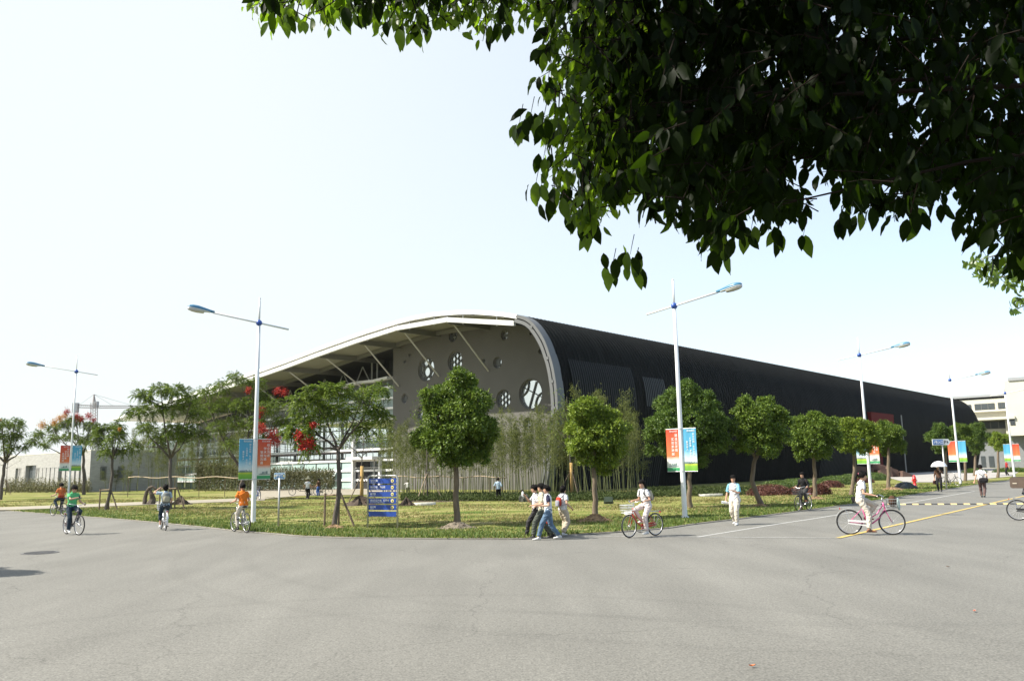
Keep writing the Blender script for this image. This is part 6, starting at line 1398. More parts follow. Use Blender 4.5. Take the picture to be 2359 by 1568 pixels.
def person(P, hd, H, pose, look, label, group=None, vox=.014, cat='person'):
    """local frame: +x ahead, +y left, z up, modelled 1.7 m tall then scaled. pose: pelvis, lean, feet, hands, head turn"""
    sc = H / 1.7; pel = Vector(pose.get('pelvis', (0, 0, .92))); ln = pose.get('lean', 0.04); sl_ = pose.get('side', 0)
    ux = Vector((sin(ln), sl_, cos(ln))).normalized(); tw = pose.get('twist', 0); sy = Vector((-sin(tw), cos(tw), 0)); fx = sy.cross(ux).normalized()
    chest = pel + ux * .34; neck = pel + ux * .50 + fx * .01; hl = pose.get('nod', 0.0); hu = (ux * .6 + Zv * .6 + fx * hl).normalized(); ht = pose.get('turn', 0); hy = Vector((-sin(ht + tw), cos(ht + tw), 0)); hf = hy.cross(hu).normalized(); hy = hu.cross(hf)
    hc = neck + hu * .115 + fx * .012
    shs = [neck + sy * (s * .150) - ux * .070 for s in (1, -1)]; hips = [pel + sy * (s * .085) - ux * .02 for s in (1, -1)]
    feet = pose['feet']; hands = pose['hands']; kp = pose.get('kpole', [(1, .12, 0), (1, -.12, 0)]); ep = pose.get('epole', [(-1, .5, -.6), (-1, -.5, -.6)])
    body = MB()
    torso = [(pel - ux * .10, .12, .09), (pel - ux * .02, .155, .105), (pel + ux * .10, .135, .092), (pel + ux * .22, .135, .095), (chest, .155, .105), (chest + ux * .07, .140, .092), (neck - ux * .025, .075, .060), (neck + ux * .01, .052, .052), (neck + hu * .07, .047, .05)]
    body.loft([(c, sy, fx, a, b_) for c, a, b_ in torso], 16)
    hd_r = [(-.02, .035, .045, .025), (.0, .05, .06, .022), (.035, .062, .078, .014), (.08, .070, .088, .006), (.125, .074, .094, -.002), (.165, .070, .090, -.006), (.20, .052, .070, -.008), (.22, .02, .03, -.008)]
    hb = neck + hu * .04
    body.loft([(hb + hu * z + hf * off + fx * .012, hy, hf, a, b_) for z, a, b_, off in hd_r], 16)
    fc = hb + fx * .012
    body.loft([(fc + hu * .095 + hf * .082, hy, hu, .010, .020), (fc + hu * .075 + hf * .104, hy, hu, .013, .014), (fc + hu * .07 + hf * .100, hy, hu, .008, .006)], 8)     # nose
    for s in (1, -1): body.ell(fc + hu * .085 + hy * (s * .074) - hf * .01, (.018, .014, .028), 8, 6)                              # ears
    elb, knees, wr, ank = [], [], [], []
    for i, s in enumerate((1, -1)):
        e, h = ik(shs[i], hands[i], .29, .25, ep[i]); elb.append(e); wr.append(h); sh = shs[i]
        body.tube([sh - sy * (s * .05), sh, sh.lerp(e, .5), e, e.lerp(h, .3), e.lerp(h, .7), h], [.042, .048, .041, .035, .036, .029, .023], 10)
        k, a = ik(hips[i], Vector(feet[i]) + Vector((0, 0, .075)), .43, .42, kp[i]); knees.append(k); ank.append(a); hp_ = hips[i]
        body.tube([hp_, hp_.lerp(k, .35), hp_.lerp(k, .8), k, k.lerp(a, .3), k.lerp(a, .75), a], [.085, .078, .058, .052, .053, .038, .034], 10)
        # hand: palm, four unequal bent fingers, thumb from the side of the palm
        d = (h - e).normalized(); gr = pose.get('grip', [None, None])[i]; dn_ = Vector(gr) if gr else Vector((0, 0, -1)) * .5 + d * .2
        side = d.cross(dn_ if abs(d.dot(dn_.normalized())) < .95 else fx).normalized(); palm_n = side.cross(d).normalized()
        if pose.get('palmdown'): side = d.cross(Zv).normalized(); palm_n = -side.cross(d).normalized() if side.cross(d).z > 0 else side.cross(d).normalized()
        body.loft([(h - d * .01, side, palm_n, .024, .018), (h + d * .03, side, palm_n, .036, .016), (h + d * .085, side, palm_n, .040, .014)], 10)
        cl = pose.get('curl', [.6, .6])[i]
        for j, (off, ln_) in enumerate(((-.030, .068), (-.010, .078), (.010, .073), (.030, .056))):
            b0 = h + d * .08 + side * off; m1 = b0 + (d * cos(cl * .6) + palm_n * sin(cl * .6)) * ln_ * .45; m2 = m1 + (d * cos(cl * 1.5) + palm_n * sin(cl * 1.5)) * ln_ * .32; m3 = m2 + (d * cos(cl * 2.3) + palm_n * sin(cl * 2.3)) * ln_ * .25
            body.tube([b0, m1, m2, m3], [.0095, .009, .008, .007], 6)
        tb = h + d * .03 - side * .032; body.tube([tb, tb - side * .024 + d * .022 + palm_n * .01, tb - side * .022 + d * .052 + palm_n * .026], [.012, .010, .008], 6)
    o = body.build('person', M_skin); remesh(o, vox, 1); tag(o, label, cat, group)
    o.location = P; o.rotation_euler.z = hd; o.scale = (sc,) * 3
    # face
    for s in (1, -1):
        mb = MB(); mb.ell(fc + hu * .107 + hy * (s * .031) + hf * .078, (.010, .012, .007), 8, 6); mb.build('eye', M_eye, o)
        mb = MB(); mb.bar(fc + hu * .128 + hy * (s * .016) + hf * .090, fc + hu * .128 + hy * (s * .048) + hf * .078, .006, .006); mb.build('eyebrow', M_hair, o)
    mb = MB(); mb.loft([(fc + hu * .040 + hy * x + hf * (.091 - abs(x) * .35), hf, hu, .006, r_) for x, r_ in ((-.024, .002), (-.01, .006), (.01, .006), (.024, .002))], 8); mb.build('mouth', M_lip, o)
    # hair: cap over crown and back, fringe, optional tail
    mb = MB(); vs_, fs = [], []; na, nr2 = 22, 11; vol = look.get('hairvol', 1.0); low = look.get('hairlow', .045)
    for i in range(nr2 + 1):
        for j in range(na):
            th = 2 * pi * j / na; fr_ = cos(th)        # 1 = front
            zmin = .135 if fr_ > .55 else (.10 if fr_ > .15 else low); z_top = .238
            k = i / nr2; z = z_top - (z_top - zmin) * k ** 1.15; prof_ = sqrt(max(0, 1 - max(0, (z - .11) / (z_top - .11)) ** 2.2)); tuft = 1 + .045 * sin(7 * th + i) * sin(3 * th + 2 * i)
            vs_.append(fc + hu * z + hy * (sin(th) * .088 * prof_ * tuft * vol) + hf * ((fr_ * .106 * prof_ - .010) * tuft * vol))
    for i in range(nr2):
        for j in range(na): fs.append((i * na + j, (i + 1) * na + j, (i + 1) * na + (j + 1) % na, i * na + (j + 1) % na))
    mb.add(vs_, fs); hs_ = random.Random(int(P.x * 77) + 5)
    for _ in range(150):      # loose locks of hair lying over the cap, ragged at their ends
        th = hs_.uniform(-pi, pi); fr_ = cos(th); z0_ = hs_.uniform(.15, .235); ze = (.118 if fr_ > .5 else (.085 if fr_ > .1 else low - .012)) + hs_.uniform(-.006, .028); pts_ = []
        for q in range(4):
            z = z0_ + (ze - z0_) * q / 3; pf = sqrt(max(0.02, 1 - max(0, (z - .11) / .13) ** 2.2)); th2 = th + hs_.uniform(-.05, .05) + .1 * q * (1 if th > 0 else -1) * .5; g_ = 1.04 + .02 * q + hs_.uniform(0, .04)
            pts_.append(fc + hu * (z + .004) + hy * (sin(th2) * .088 * pf * g_ * vol) + hf * ((cos(th2) * .106 * pf - .010) * g_ * vol))
        mb.tube(pts_, [.006, .0095, .008, .002], 4)
    if look.get('tail'):
        p0 = fc + hu * .13 - hf * .10; mb.tube([p0, p0 - hf * .06 + hu * .0, p0 - hf * .075 - hu * .12, p0 - hf * .06 - hu * .26], [.022, .035, .032, .008], 9)
    if look.get('bob'): mb.ell(fc + hu * .06 - hf * .04, (.075, .075, .12), 12, 8, R=Matrix((hf, hy, hu)).transposed())
    hr = mb.build('hair', look.get('hair', M_hair), o, True)
    if look.get('tail'): mb = MB(); mb.disc_ring(fc + hu * .13 - hf * .125, hy, hu, .024, .009, 12, 6); mb.build('hair_band', mat('hair_band_pink', (.6, .12, .2), .5), hr)
    # shirt
    shm = look['shirt']; mb = MB(); hem = look.get('hem', -.05); hemw = look.get('hemw', 1.0); g = .022
    tr2 = [(pel + ux * hem, .165 * hemw, .120 * hemw), (pel + ux * (hem + .05), .163 * hemw, .118 * hemw), (pel + ux * .10, .152, .112), (pel + ux * .22, .152, .113), (chest, .172, .122), (chest + ux * .065, .158, .110), (chest + ux * .115, .118, .088), (neck - ux * .012, .078, .070), (neck + ux * .012, .064, .060)]
    mb.loft([(c, sy, fx, a, b_) for c, a, b_ in tr2], 18)
    sl2 = look.get('sleeve', .62); slm = MB() if look.get('sleevemat') else mb
    for i, s in enumerate((1, -1)):
        sh, e, h = shs[i], elb[i], wr[i]; dn = (e - sh).normalized()
        if sl2 <= 1: slm.tube([sh - sy * (s * .06) + ux * .012, sh - ux * .002, sh + dn * .08, sh.lerp(e, sl2)], [.045, .058, .064, .066 * look.get('slw', 1)], 12)
        else: slm.tube([sh - sy * (s * .07), sh, sh.lerp(e, .5), e, e.lerp(h, sl2 - 1)], [.045, .058, .056, .048, .038], 12)
    so_ = mb.build('shirt', shm, o); remesh(so_, .016, 2, .0075)
    if look.get('sleevemat'): s_ = slm.build('sleeve', look['sleevemat'], so_); remesh(s_, .014, 2, .005)
    if look.get('collar'):
        mb = MB(); mb.disc_ring(neck + ux * .018 + fx * .004, sy, fx, .062, .014, 18, 6); mb.build('collar', look['collar'], so_, True)
    # trousers
    mb = MB(); mb.loft([(c, sy, fx, a, b_) for c, a, b_ in ((pel - ux * .14, .11, .09), (pel - ux * .06, .165, .12), (pel + ux * .02, .162, .114), (pel + ux * .10, .148, .106))], 16)
    wd = look.get('wide', 1.0); cut = look.get('cut', .93)
    for i in range(2):
        hp_, k, a = hips[i], knees[i], ank[i]; en = k.lerp(a, cut)
        mb.tube([hp_ + ux * .0, hp_.lerp(k, .35), hp_.lerp(k, .8), k, k.lerp(a, .3), k.lerp(a, .7 if cut > .7 else cut * .8), en], [.100, .094 * wd, .078 * wd, .072 * wd, .070 * wd, .062 * wd, .060 * wd], 12)
    tr_o = mb.build('trousers', look['trousers'], o); remesh(tr_o, .017, 2, .007)
    # shoes
    fy = pose.get('footdir', [(1, 0, 0), (1, 0, 0)])
    for i, s in enumerate((1, -1)):
        a = ank[i]; f_ = Vector(fy[i]).normalized(); sd_ = Zv.cross(f_).normalized(); u_ = f_.cross(sd_)
        mb = MB(); mb.loft([(a + f_ * x + u_ * z, sd_, u_, w_, hh) for x, z, w_, hh in ((-.075, -.045, .02, .02), (-.06, -.035, .034, .04), (0, -.03, .040, .048), (.07, -.045, .045, .034), (.13, -.055, .046, .024), (.175, -.058, .036, .019), (.19, -.06, .012, .01))], 12); mb.tube([a + u_ * .02, a - u_ * .03], [.042, .046], 10)
        mb.build('shoe', look['shoes'], o, True)
    return o, dict(pel=pel, chest=chest, neck=neck, ux=ux, fx=fx, sy=sy, wr=wr, sh=shs, hc=hc)
def lw(o, v): M_ = Matrix.Translation(o.location) @ Matrix.Rotation(o.rotation_euler.z, 4, 'Z') @ Matrix.Diagonal((*o.scale, 1)); return M_ @ Vector(v)
def standing(stride=.0, swing=.1, **k):
    p = dict(pelvis=(0, 0, .90 - stride * .06), feet=[(stride * .5, .09, 0), (-stride * .5, -.09, .02 if stride else 0)], hands=[(-swing, .26, .80), (swing, -.26, .80)], lean=.04, curl=[.7, .7]); p.update(k); return p
def riding(hd_y=.27, **k):
    p = dict(pelvis=(-.22, 0, .965), lean=.30, feet=[(-.09, .13, .40), (-.05, -.13, .08)], hands=[(.12, .262, 1.065), (.12, -.262, 1.065)], curl=[1.1, 1.1], palmdown=True, epole=[(-.2, .35, -1), (-.2, -.35, -1)]); p.update(k); return p
def H_of(foot, ytop): P = at(*foot); return px(P, ytop)
def hdg(dx, dy): return atan2(dy, dx)
def hv(x, lat, away):
    f_ = atan((x - CX) / 1904); return atan2(-sin(f_) * lat + cos(f_) * away, cos(f_) * lat + sin(f_) * away)

# riders: (front/rear contact pixels give the heading)
def bike_at(front, rear, flip=False):
    a, c = at(*front), at(*rear); m = (a + c) / 2; d = a - c; return m, atan2(d.y, d.x)
def rider(center, hd, bikeargs, pose, look, label, blabel, s):
    P = at(*center); bk = bicycle(Vector((P.x, P.y, .003)), hd, label=blabel, scale=s, **bikeargs); o, J = person(Vector((P.x, P.y, .003)), hd, 1.7 * s * .985, pose, look, label); return o, J, bk
M_bk_dark = mat('frame_dark', (.05, .035, .04), .35); M_bk_red = mat('frame_red', (.42, .04, .015), .3); M_bk_pink = mat('frame_pink', (.55, .10, .26), .3); M_bk_sil = mat('frame_silver', (.38, .40, .42), .3, metal=.5); M_bk_blk = mat('frame_black', (.02, .02, .022), .35); M_fw = mat('mudguard_white', (.60, .60, .60), .35)
# green shirt cyclist coming towards the camera, phone in hand
o, J, bk = rider((167, 1231), hv(167, .36, -.93), dict(fmat=M_bk_dark, fender=None, rack=True, step=False, steer=.12), riding(lean=.12, hands=[(.12, .262, 1.065), (.16, .06, 1.28)], epole=[(-.2, .35, -1), (.1, -1, -.5)], nod=.42, turn=-.2), dict(shirt=C_green, trousers=C_dkjean, shoes=M_shw, collar=C_green, hairvol=1.08),
                 'person in a green polo shirt riding a bicycle while looking at a phone', 'dark bicycle ridden by the person in a green polo shirt', 1.02)
ph = MB(); ph.box((0, 0, 0), (.015, .05, .10)); w_ = lw(o, J['wr'][1] + Vector((.09, 0, .03))); phn = ph.build('phone', mat('phone_dark', (.03, .03, .035), .3), loc=w_, rz=hv(167, .36, -.93)); tag(phn, 'dark phone held by the green shirt cyclist', 'phone')
# orange shirt far left, seen from behind
o, J, bk = rider((134, 1188), hv(134, -.45, .89), dict(fmat=M_bk_blk, rack=True), riding(lean=.14, hands=[(.12, .30, 1.065), (.12, -.262, 1.065)]), dict(shirt=C_dull_or, trousers=C_dkjean, shoes=M_shk),
                 'person in a dull orange shirt cycling away at the far left', 'bicycle of the person in dull orange at the far left', 1.02)
def strap_bag(o, J, m, label, hip=-.22, side=1, size=(.10, .30, .22), zz=-.02):
    a = J['sh'][1 if side > 0 else 0] + J['ux'] * .07; c = J['pel'] + Vector((-.16 if hip < 0 else .14, side * .12, zz)); mb = MB()
    mid = J['chest'] - J['fx'] * .135; mid2 = J['pel'] + J['ux'] * .2 - J['fx'] * .125 + J['sy'] * side * .07
    L = [lw(o, v) - o.location for v in (a, mid + J['sy'] * (-side * .08), mid2, c + Vector((0, 0, .1)))]; L2 = [lw(o, v) - o.location for v in (a, J['chest'] + J['fx'] * .135, J['pel'] + J['ux'] * .15 + J['fx'] * .125 + J['sy'] * side * .08, J['pel'] + J['sy'] * side * .18 + Vector((0, 0, .05)))]
    t = thing('shoulder_bag', label, 'bag', o.location); mb.tube(L, .012, 5); mb.tube(L2, .012, 5); mb.build('strap', m, t)
    cc_ = lw(o, c) - o.location; s = o.scale[0]; mb = MB(); R_ = Matrix.Rotation(o.rotation_euler.z, 3, 'Z'); mb.loft([(cc_ + Vector((0, 0, z * s)), R_ @ Vector((0, 1, 0)), R_ @ Vector((1, 0, 0)), w_ * s, d_ * s) for z, w_, d_ in ((-size[2] / 2, size[1] * .40, size[0] * .4), (-size[2] * .35, size[1] * .5, size[0] * .55), (size[2] * .3, size[1] * .5, size[0] * .5), (size[2] / 2, size[1] * .42, size[0] * .3))], 14); bd = mb.build('bag_body', m, t, True)
    mb = MB(); mb.box(cc_ + R_ @ Vector((-size[0] * .55 * s, 0, .03 * s)), (.02, size[1] * .8 * s, size[2] * .4 * s), rz=o.rotation_euler.z); mb.build('flap', m, t); return t
strap_bag(o, J, cloth('bag_rust', (.32, .06, .03)), 'rust coloured shoulder bag on the cyclist in dull orange at far left', size=(.12, .30, .14), zz=.06)
# backpack cyclist
o, J, bk = rider((376, 1220), hv(376, -.14, .99), dict(fmat=M_bk_sil, fender=M_fw, rack=True, basket=M_bwire), riding(lean=.10, hands=[(.0, .22, 1.56), (.12, -.262, 1.065)], epole=[(.2, 1, -.3), (-.2, -.35, -1)], feet=[(-.09, .13, .10), (-.05, -.13, .40)]), dict(shirt=C_ltblue, trousers=C_dkjean, shoes=M_shw, cut=.55, bob=True),
                 'person in pale blue shirt and backpack cycling away, hand raised to head', 'silver bicycle ridden by the person with a backpack', .99)
def backpack(o, J, m, m2, label, w=.15, h=.40, d=.10):
    t = thing('backpack', label, 'backpack', o.location); s = o.scale[0]; R_ = Matrix.Rotation(o.rotation_euler.z, 3, 'Z'); c = J['chest'] - J['ux'] * .10 - J['fx'] * .19
    U_ = R_ @ J['ux']; S_ = R_ @ J['sy']; X_ = R_ @ J['fx']; cc_ = lw(o, c) - o.location
    mb = MB(); mb.loft([(cc_ + U_ * (z * s), S_, X_, w_ * s, d_ * s) for z, w_, d_ in ((-h / 2, w * .8, d * .7), (-h * .42, w, d), (0, w * 1.02, d * 1.05), (h * .35, w * .9, d * .85), (h * .48, w * .5, d * .4))], 16); mb.build('pack_body', m, t, True)
    mb = MB(); q = cc_ - X_ * (d * s * .9) - U_ * (.05 * s); mb.loft([(q + U_ * (z * s), S_, X_, w_ * s, .04 * s) for z, w_ in ((-.11, w * .6), (-.09, w * .75), (.06, w * .75), (.09, w * .5))], 14); mb.build('front_pocket', m2, t, True)
    for i, sg in enumerate((1, -1)):
        sh = J['sh'][i]; L = [lw(o, v) - o.location for v in (c + J['ux'] * h * .4 + J['sy'] * sg * .08, sh - J['sy'] * sg * .05 + J['ux'] * .075, sh - J['sy'] * sg * .05 + J['fx'] * .11 - J['ux'] * .05, J['pel'] + J['ux'] * .14 + J['sy'] * sg * .15, c - J['ux'] * h * .4 + J['sy'] * sg * .1)]; mb = MB(); mb.tube(L, .016, 6); mb.build('strap', m2, t)
    return t
backpack(o, J, cloth('pack_grey', (.16, .17, .16)), cloth('pack_beige', (.36, .34, .24)), 'grey and beige backpack worn by the cyclist riding away')
# orange T-shirt near the second lamp post
o, J, bk = rider((553, 1225.5), hv(553, -.38, .92), dict(fmat=M_bk_sil, rack=False, fender=None), riding(lean=.20, hands=[(.12, .275, 1.065), (.12, -.262, 1.065)], feet=[(-.09, .13, .10), (-.05, -.13, .40)]), dict(shirt=C_orange, trousers=C_cream, shoes=M_shk, hemw=1.08),
                 'person in a bright orange T-shirt and cream trousers cycling away by the lamp post', 'silver bicycle ridden by the person in bright orange', 1.0)
# red bicycle, woman in white
o, J, bk = rider((1481, 1236), hv(1481, -.72, -.69), dict(fmat=M_bk_red, basket=M_bwire, rack=True, fender=None, steer=.1), riding(lean=.26, pelvis=(-.22, 0, .95), nod=.05, turn=.15, feet=[(-.05, .13, .08), (-.09, -.13, .40)]), dict(shirt=C_white, trousers=cloth('cloth_pinkish_white', (.58, .50, .47)), shoes=M_shw, tail=True),
                 'woman in white with tied back hair riding a red bicycle', 'red step through bicycle with white wire basket ridden by a woman in white', .97)
backpack(o, J, cloth('pack_cream', (.42, .38, .28)), cloth('pack_dark', (.05, .05, .05)), 'cream backpack on the woman riding the red bicycle', w=.13, h=.34, d=.08)
# pink bicycle
o, J, bk = rider((2008, 1231.5), hv(2008, .97, .05), dict(fmat=M_bk_pink, basket=mat('basket_grey', (.20, .21, .21), .5), rack=True, fender=M_fw), riding(lean=.16, pelvis=(-.22, 0, .975), hands=[(.12, .26, 1.075), (.12, -.26, 1.075)], nod=.12, turn=.1, feet=[(-.09, .13, .40), (-.05, -.13, .08)]), dict(shirt=C_white, trousers=C_cream, shoes=M_shb, tail=True, hemw=1.0, hem=.0),
                 'woman in white with a long ponytail riding a pink bicycle to the right', 'pink step through bicycle with white mudguards and a loaded grey basket', 1.03)
hdp = hv(2008, .97, .05); bq = bk.location + Matrix.Rotation(hdp, 3, 'Z') @ Vector((.60, 0, .90)); mb = MB()
mb.loft([(Vector((0, 0, z)), (0, 1, 0), (1, 0, 0), a, b_) for z, a, b_ in ((-.12, .10, .07), (0, .13, .10), (.10, .12, .10), (.17, .05, .04))], 12); ob = mb.build('brown_bag', cloth('bag_dark_brown', (.07, .035, .02)), None, True, bq, hdp); tag(ob, 'dark brown bag in the basket of the pink bicycle', 'bag')
mb = MB(); mb.loft([(Vector((0, 0, z)), (0, 1, .05), (1, 0, -.3), a, b_) for z, a, b_ in ((-.16, .12, .02), (-.05, .16, .05), (.10, .15, .035), (.16, .13, .01))], 12); ob = mb.build('plastic_bag', mat('pale_plastic', (.30, .40, .40), .3), None, True, bq + Matrix.Rotation(hdp, 3, 'Z') @ Vector((.15, 0, -.06)), hdp); tag(ob, 'pale translucent plastic bag at the front of the pink bicycle basket', 'bag')
strap_bag(o, J, C_black, 'small black bag on the back of the woman on the pink bicycle', hip=-.2, size=(.10, .14, .16), zz=-.03)
# rider in black
o, J, bk = rider((1852, 1176), hv(1852, -.42, -.91), dict(fmat=M_bk_blk, basket=M_bdark, rack=True), riding(lean=.24, hands=[(.12, .27, 1.065), (.12, -.27, 1.065)]), dict(shirt=C_black, trousers=cloth('cloth_dark_grey', (.05, .05, .05)), shoes=M_shb, sleeve=1.7),
                 'person in black cycling towards the camera beside the shrubs', 'black bicycle with a dark basket ridden by the person in black', .97)
# cyclist cut off by the right edge
o, J, bk = rider((2391, 1199), hv(2391, .98, -.05), dict(fmat=M_bk_blk, rack=True, fender=None), riding(lean=.2), dict(shirt=cloth('cloth_striped_pale', (.50, .44, .48), noise=.5), trousers=C_dkjean, shoes=M_shk), 'rider almost wholly cut off by the right edge', 'black bicycle cut off by the right edge', 1.0)
P = at(2391, 1199); cx_ = Vector((P.x, P.y, 0)) + Matrix.Rotation(hv(2391, .98, -.05), 3, 'Z') @ Vector((-.40, 0, 1.10)); t = thing('delivery_case', 'brown padded case carried high behind the rider at the right edge', 'case', cx_, hv(2391, .98, -.05)); M_case = mat('case_brown', (.10, .07, .05), .7, noise=.2, nscale=6)
mb = MB(); mb.prism([v + Vector((0, -.20, 0)) for v in rrect(.52, .36, .07, .14, 6)], (0, .40, 0)); mb.build('case_body', M_case, t)
mb = MB(); mb.bar((-.20, 0, .325), (.20, 0, .325), .06, .02); mb.build('zip_strap', M_bk_blk, t); mb = MB(); mb.box((-.12, -.205, .12), (.12, .01, .03)); mb.build('badge', mat('badge_cream', (.5, .45, .35), .5), t)

# ---- walkers in the foreground group
hw_ = hdg(-1, -.06)
def walker(foot, ytop, hd, pose, look, label, **k): P = at(*foot); P.z = k.pop('z', .003); H = px(P, ytop) - P.z; return person(P, hd, H, pose, look, label, **k)
g = 'young people walking past on the kerb'
o, J = walker((1240, 1237), 1110, hw_, standing(.75, .15, hands=[(.18, .24, 1.0), (.36, -.16, 1.26)], epole=[(-1, .3, -.6), (-.3, -.5, -1)], lean=.02, nod=.10, pelvis=(.05, 0, .86)), dict(shirt=C_white, trousers=cloth('cloth_charcoal', (.035, .033, .035)), shoes=M_shk, sleeve=.75, hem=-.06, hairvol=1.05), 'young person in white shirt and black trousers leading the walking group', group=g)
mb = MB(); mb.ell((0, 0, 0), (.035, .06, .09), 6, 5); ob = mb.build('paper_pack', mat('white_paper', (.66, .70, .72), .7), loc=lw(o, J['wr'][1] + Vector((.09, .0, .07)))); tag(ob, 'crumpled white paper pack held by the leading walker', 'paper pack')
strap_bag(o, J, C_black, 'black shoulder bag on the leading walker', size=(.06, .16, .2), side=-1)
o, J = walker((1252, 1239), 1107, hw_, standing(.62, .1, hands=[(.26, .20, .98), (.22, -.20, .92)], epole=[(-1, .4, -.5), (-1, -.4, -.5)]), dict(shirt=C_strp, trousers=C_grey, shoes=M_shk, wide=1.2, hemw=1.12, hem=-.10, hairvol=1.12, sleeve=.85), 'young person in ribbed cream jumper and loose dark green trousers', group=g)
o, J = walker((1265, 1242), 1112, hw_, standing(.66, .1, hands=[(.24, .18, 1.02), (-.04, -.27, .80)], epole=[(-1, .5, -.5), (-1, -.4, -.3)], pelvis=(0, 0, .87)), dict(shirt=C_white, sleevemat=C_navy, trousers=C_jean, shoes=M_shw, wide=1.1, hem=-.08), 'young person in white T-shirt with navy sleeves and worn blue jeans', group=g)
hp = lw(o, J['wr'][1] + Vector((-.03, -.02, -.16))); t = thing('handheld_pouch', 'small brown and red pouch held by the walker in jeans', 'pouch', hp); mb = MB(); mb.ell((0, 0, .06), (.07, .04, .09), 12, 8); mb.build('pouch_body', cloth('pouch_tan', (.30, .13, .06)), t, True); mb = MB(); mb.ell((-.07, 0, -.09), (.05, .03, .10), 10, 8); mb.build('pouch_strap', cloth('pouch_red', (.45, .05, .02)), t, True)
o, J = walker((1298, 1233), 1115, hdg(.75, .65), standing(.22, .1, hands=[(.28, .22, 1.02), (.14, -.26, .92)], epole=[(-1, .5, -.5), (-1, -.4, -.3)], nod=.1), dict(shirt=C_white, trousers=C_khaki, shoes=M_shw, wide=1.28, bob=True, hemw=1.05, hem=-.05), 'person in pale T-shirt and khaki trousers walking away behind the group', group=g)
backpack(o, J, cloth('pack_red', (.40, .05, .03)), cloth('pack_navy_white', (.30, .30, .34)), 'red and white satchel on the person in khaki trousers', w=.12, h=.30, d=.07)
# man in white and blue sports shirt
o, J = walker((1696, 1208), 1090, hv(1696, -.3, -.95), standing(.35, .1, hands=[(.26, .02, 1.14), (.02, -.30, .82)], epole=[(-.6, 1, -.8), (-1, -.5, -.2)], nod=.12, turn=.35, pelvis=(0, 0, .89)), dict(shirt=C_white, sleevemat=C_cyan, trousers=C_cream, shoes=M_shw, hemw=1.22, hem=-.12, wide=1.15, sleeve=.85), 'man in loose white and light blue shirt and cream trousers by the lawn edge')
w_ = lw(o, J['wr'][1] + Vector((.05, 0, -.09))); mb = MB(); mb.tube([Vector((-.13, 0, .02)), Vector((.13, .03, -.02))], .045, 14); mb.tube([Vector((-.135, 0, .02)), Vector((-.125, 0, .018))], .028, 10, 1); ob = mb.build('rolled_paper', [MATS['white_paper'], C_black], loc=w_, rz=.3); tag(ob, 'rolled white paper in the hand of the man in white and blue', 'paper roll')
# man with shoulder bag walking away
o, J = walker((2265, 1145), 1067, hv(2265, .15, .98), standing(.38, .12, hands=[(-.10, .30, .80), (.1, -.26, .92)]), dict(shirt=C_white, trousers=C_brown, shoes=M_shk, hem=-.02), 'man in white shirt and brown trousers walking away up the right road')
strap_bag(o, J, C_black, 'black shoulder bag on the man walking up the right road', hip=-.2, size=(.14, .40, .26), side=-1, zz=-.02)
# woman with white parasol
o, J = walker((2166, 1132), 1069, hv(2166, -.1, -.98), standing(.15, .05, hands=[(.24, .10, 1.30), (.02, -.26, .80)], epole=[(.2, 1, -1), (-1, -.5, 0)]), dict(shirt=C_dbrown, trousers=C_black, shoes=M_shk, sleeve=1.6, bob=True), 'woman in brown and black standing under a white parasol')
hd_ = lw(o, J['wr'][0] + Vector((.05, 0, 0))); k = dep(o.location) / F; t = thing('parasol', 'white parasol held over the woman in brown', 'umbrella', hd_); mb = MB(); rr = 17.5 * k; zc_ = px(o.location, 1061.5) - hd_.z; nseg = 16; vs_, fs = [], []
for i in range(6):
    a = i / 5
    for j in range(nseg): th = 2 * pi * j / nseg; vs_.append((rr * sin(a * 1.35) / sin(1.35) * cos(th) * (1 - (.03 if j % 2 else 0)), rr * sin(a * 1.35) / sin(1.35) * sin(th) * (1 - (.03 if j % 2 else 0)), zc_ - 12 * k * (1 - cos(a * 1.35)) / (1 - cos(1.35)) - (.02 if j % 2 == 0 and i == 5 else 0)))
for i in range(5):
    for j in range(nseg): fs.append((i * nseg + j, (i + 1) * nseg + j, (i + 1) * nseg + (j + 1) % nseg, i * nseg + (j + 1) % nseg))
mb.add(vs_, fs); mb.build('canopy', mat('parasol_white', (.70, .72, .74), .6), t, True); mb = MB(); mb.tube([Vector((0, 0, -.12)), Vector((0, 0, zc_ + .05))], .008, 6); mb.build('shaft', M_chr, t)
hb_ = lw(o, J['wr'][1] + Vector((0, 0, -.2))); mb = MB(); mb.loft([(Vector((0, 0, z)), (1, 0, 0), (0, 1, 0), a, .05) for z, a in ((-.14, .10), (-.1, .13), (.06, .12), (.10, .08))], 12); mb.tube([Vector((-.06, 0, .08)), Vector((0, 0, .2)), Vector((.06, 0, .08))], .01, 5); ob = mb.build('handbag', cloth('bag_maroon', (.05, .02, .02)), loc=hb_); tag(ob, 'dark handbag in the hand of the woman with the parasol', 'bag')
walker((2322, 1096), 1058, hdg(-.9, .3), standing(.25, .15), dict(shirt=C_red, trousers=C_black, shoes=M_shk), 'person in a red shirt far off beside the last lamp post', vox=.02)
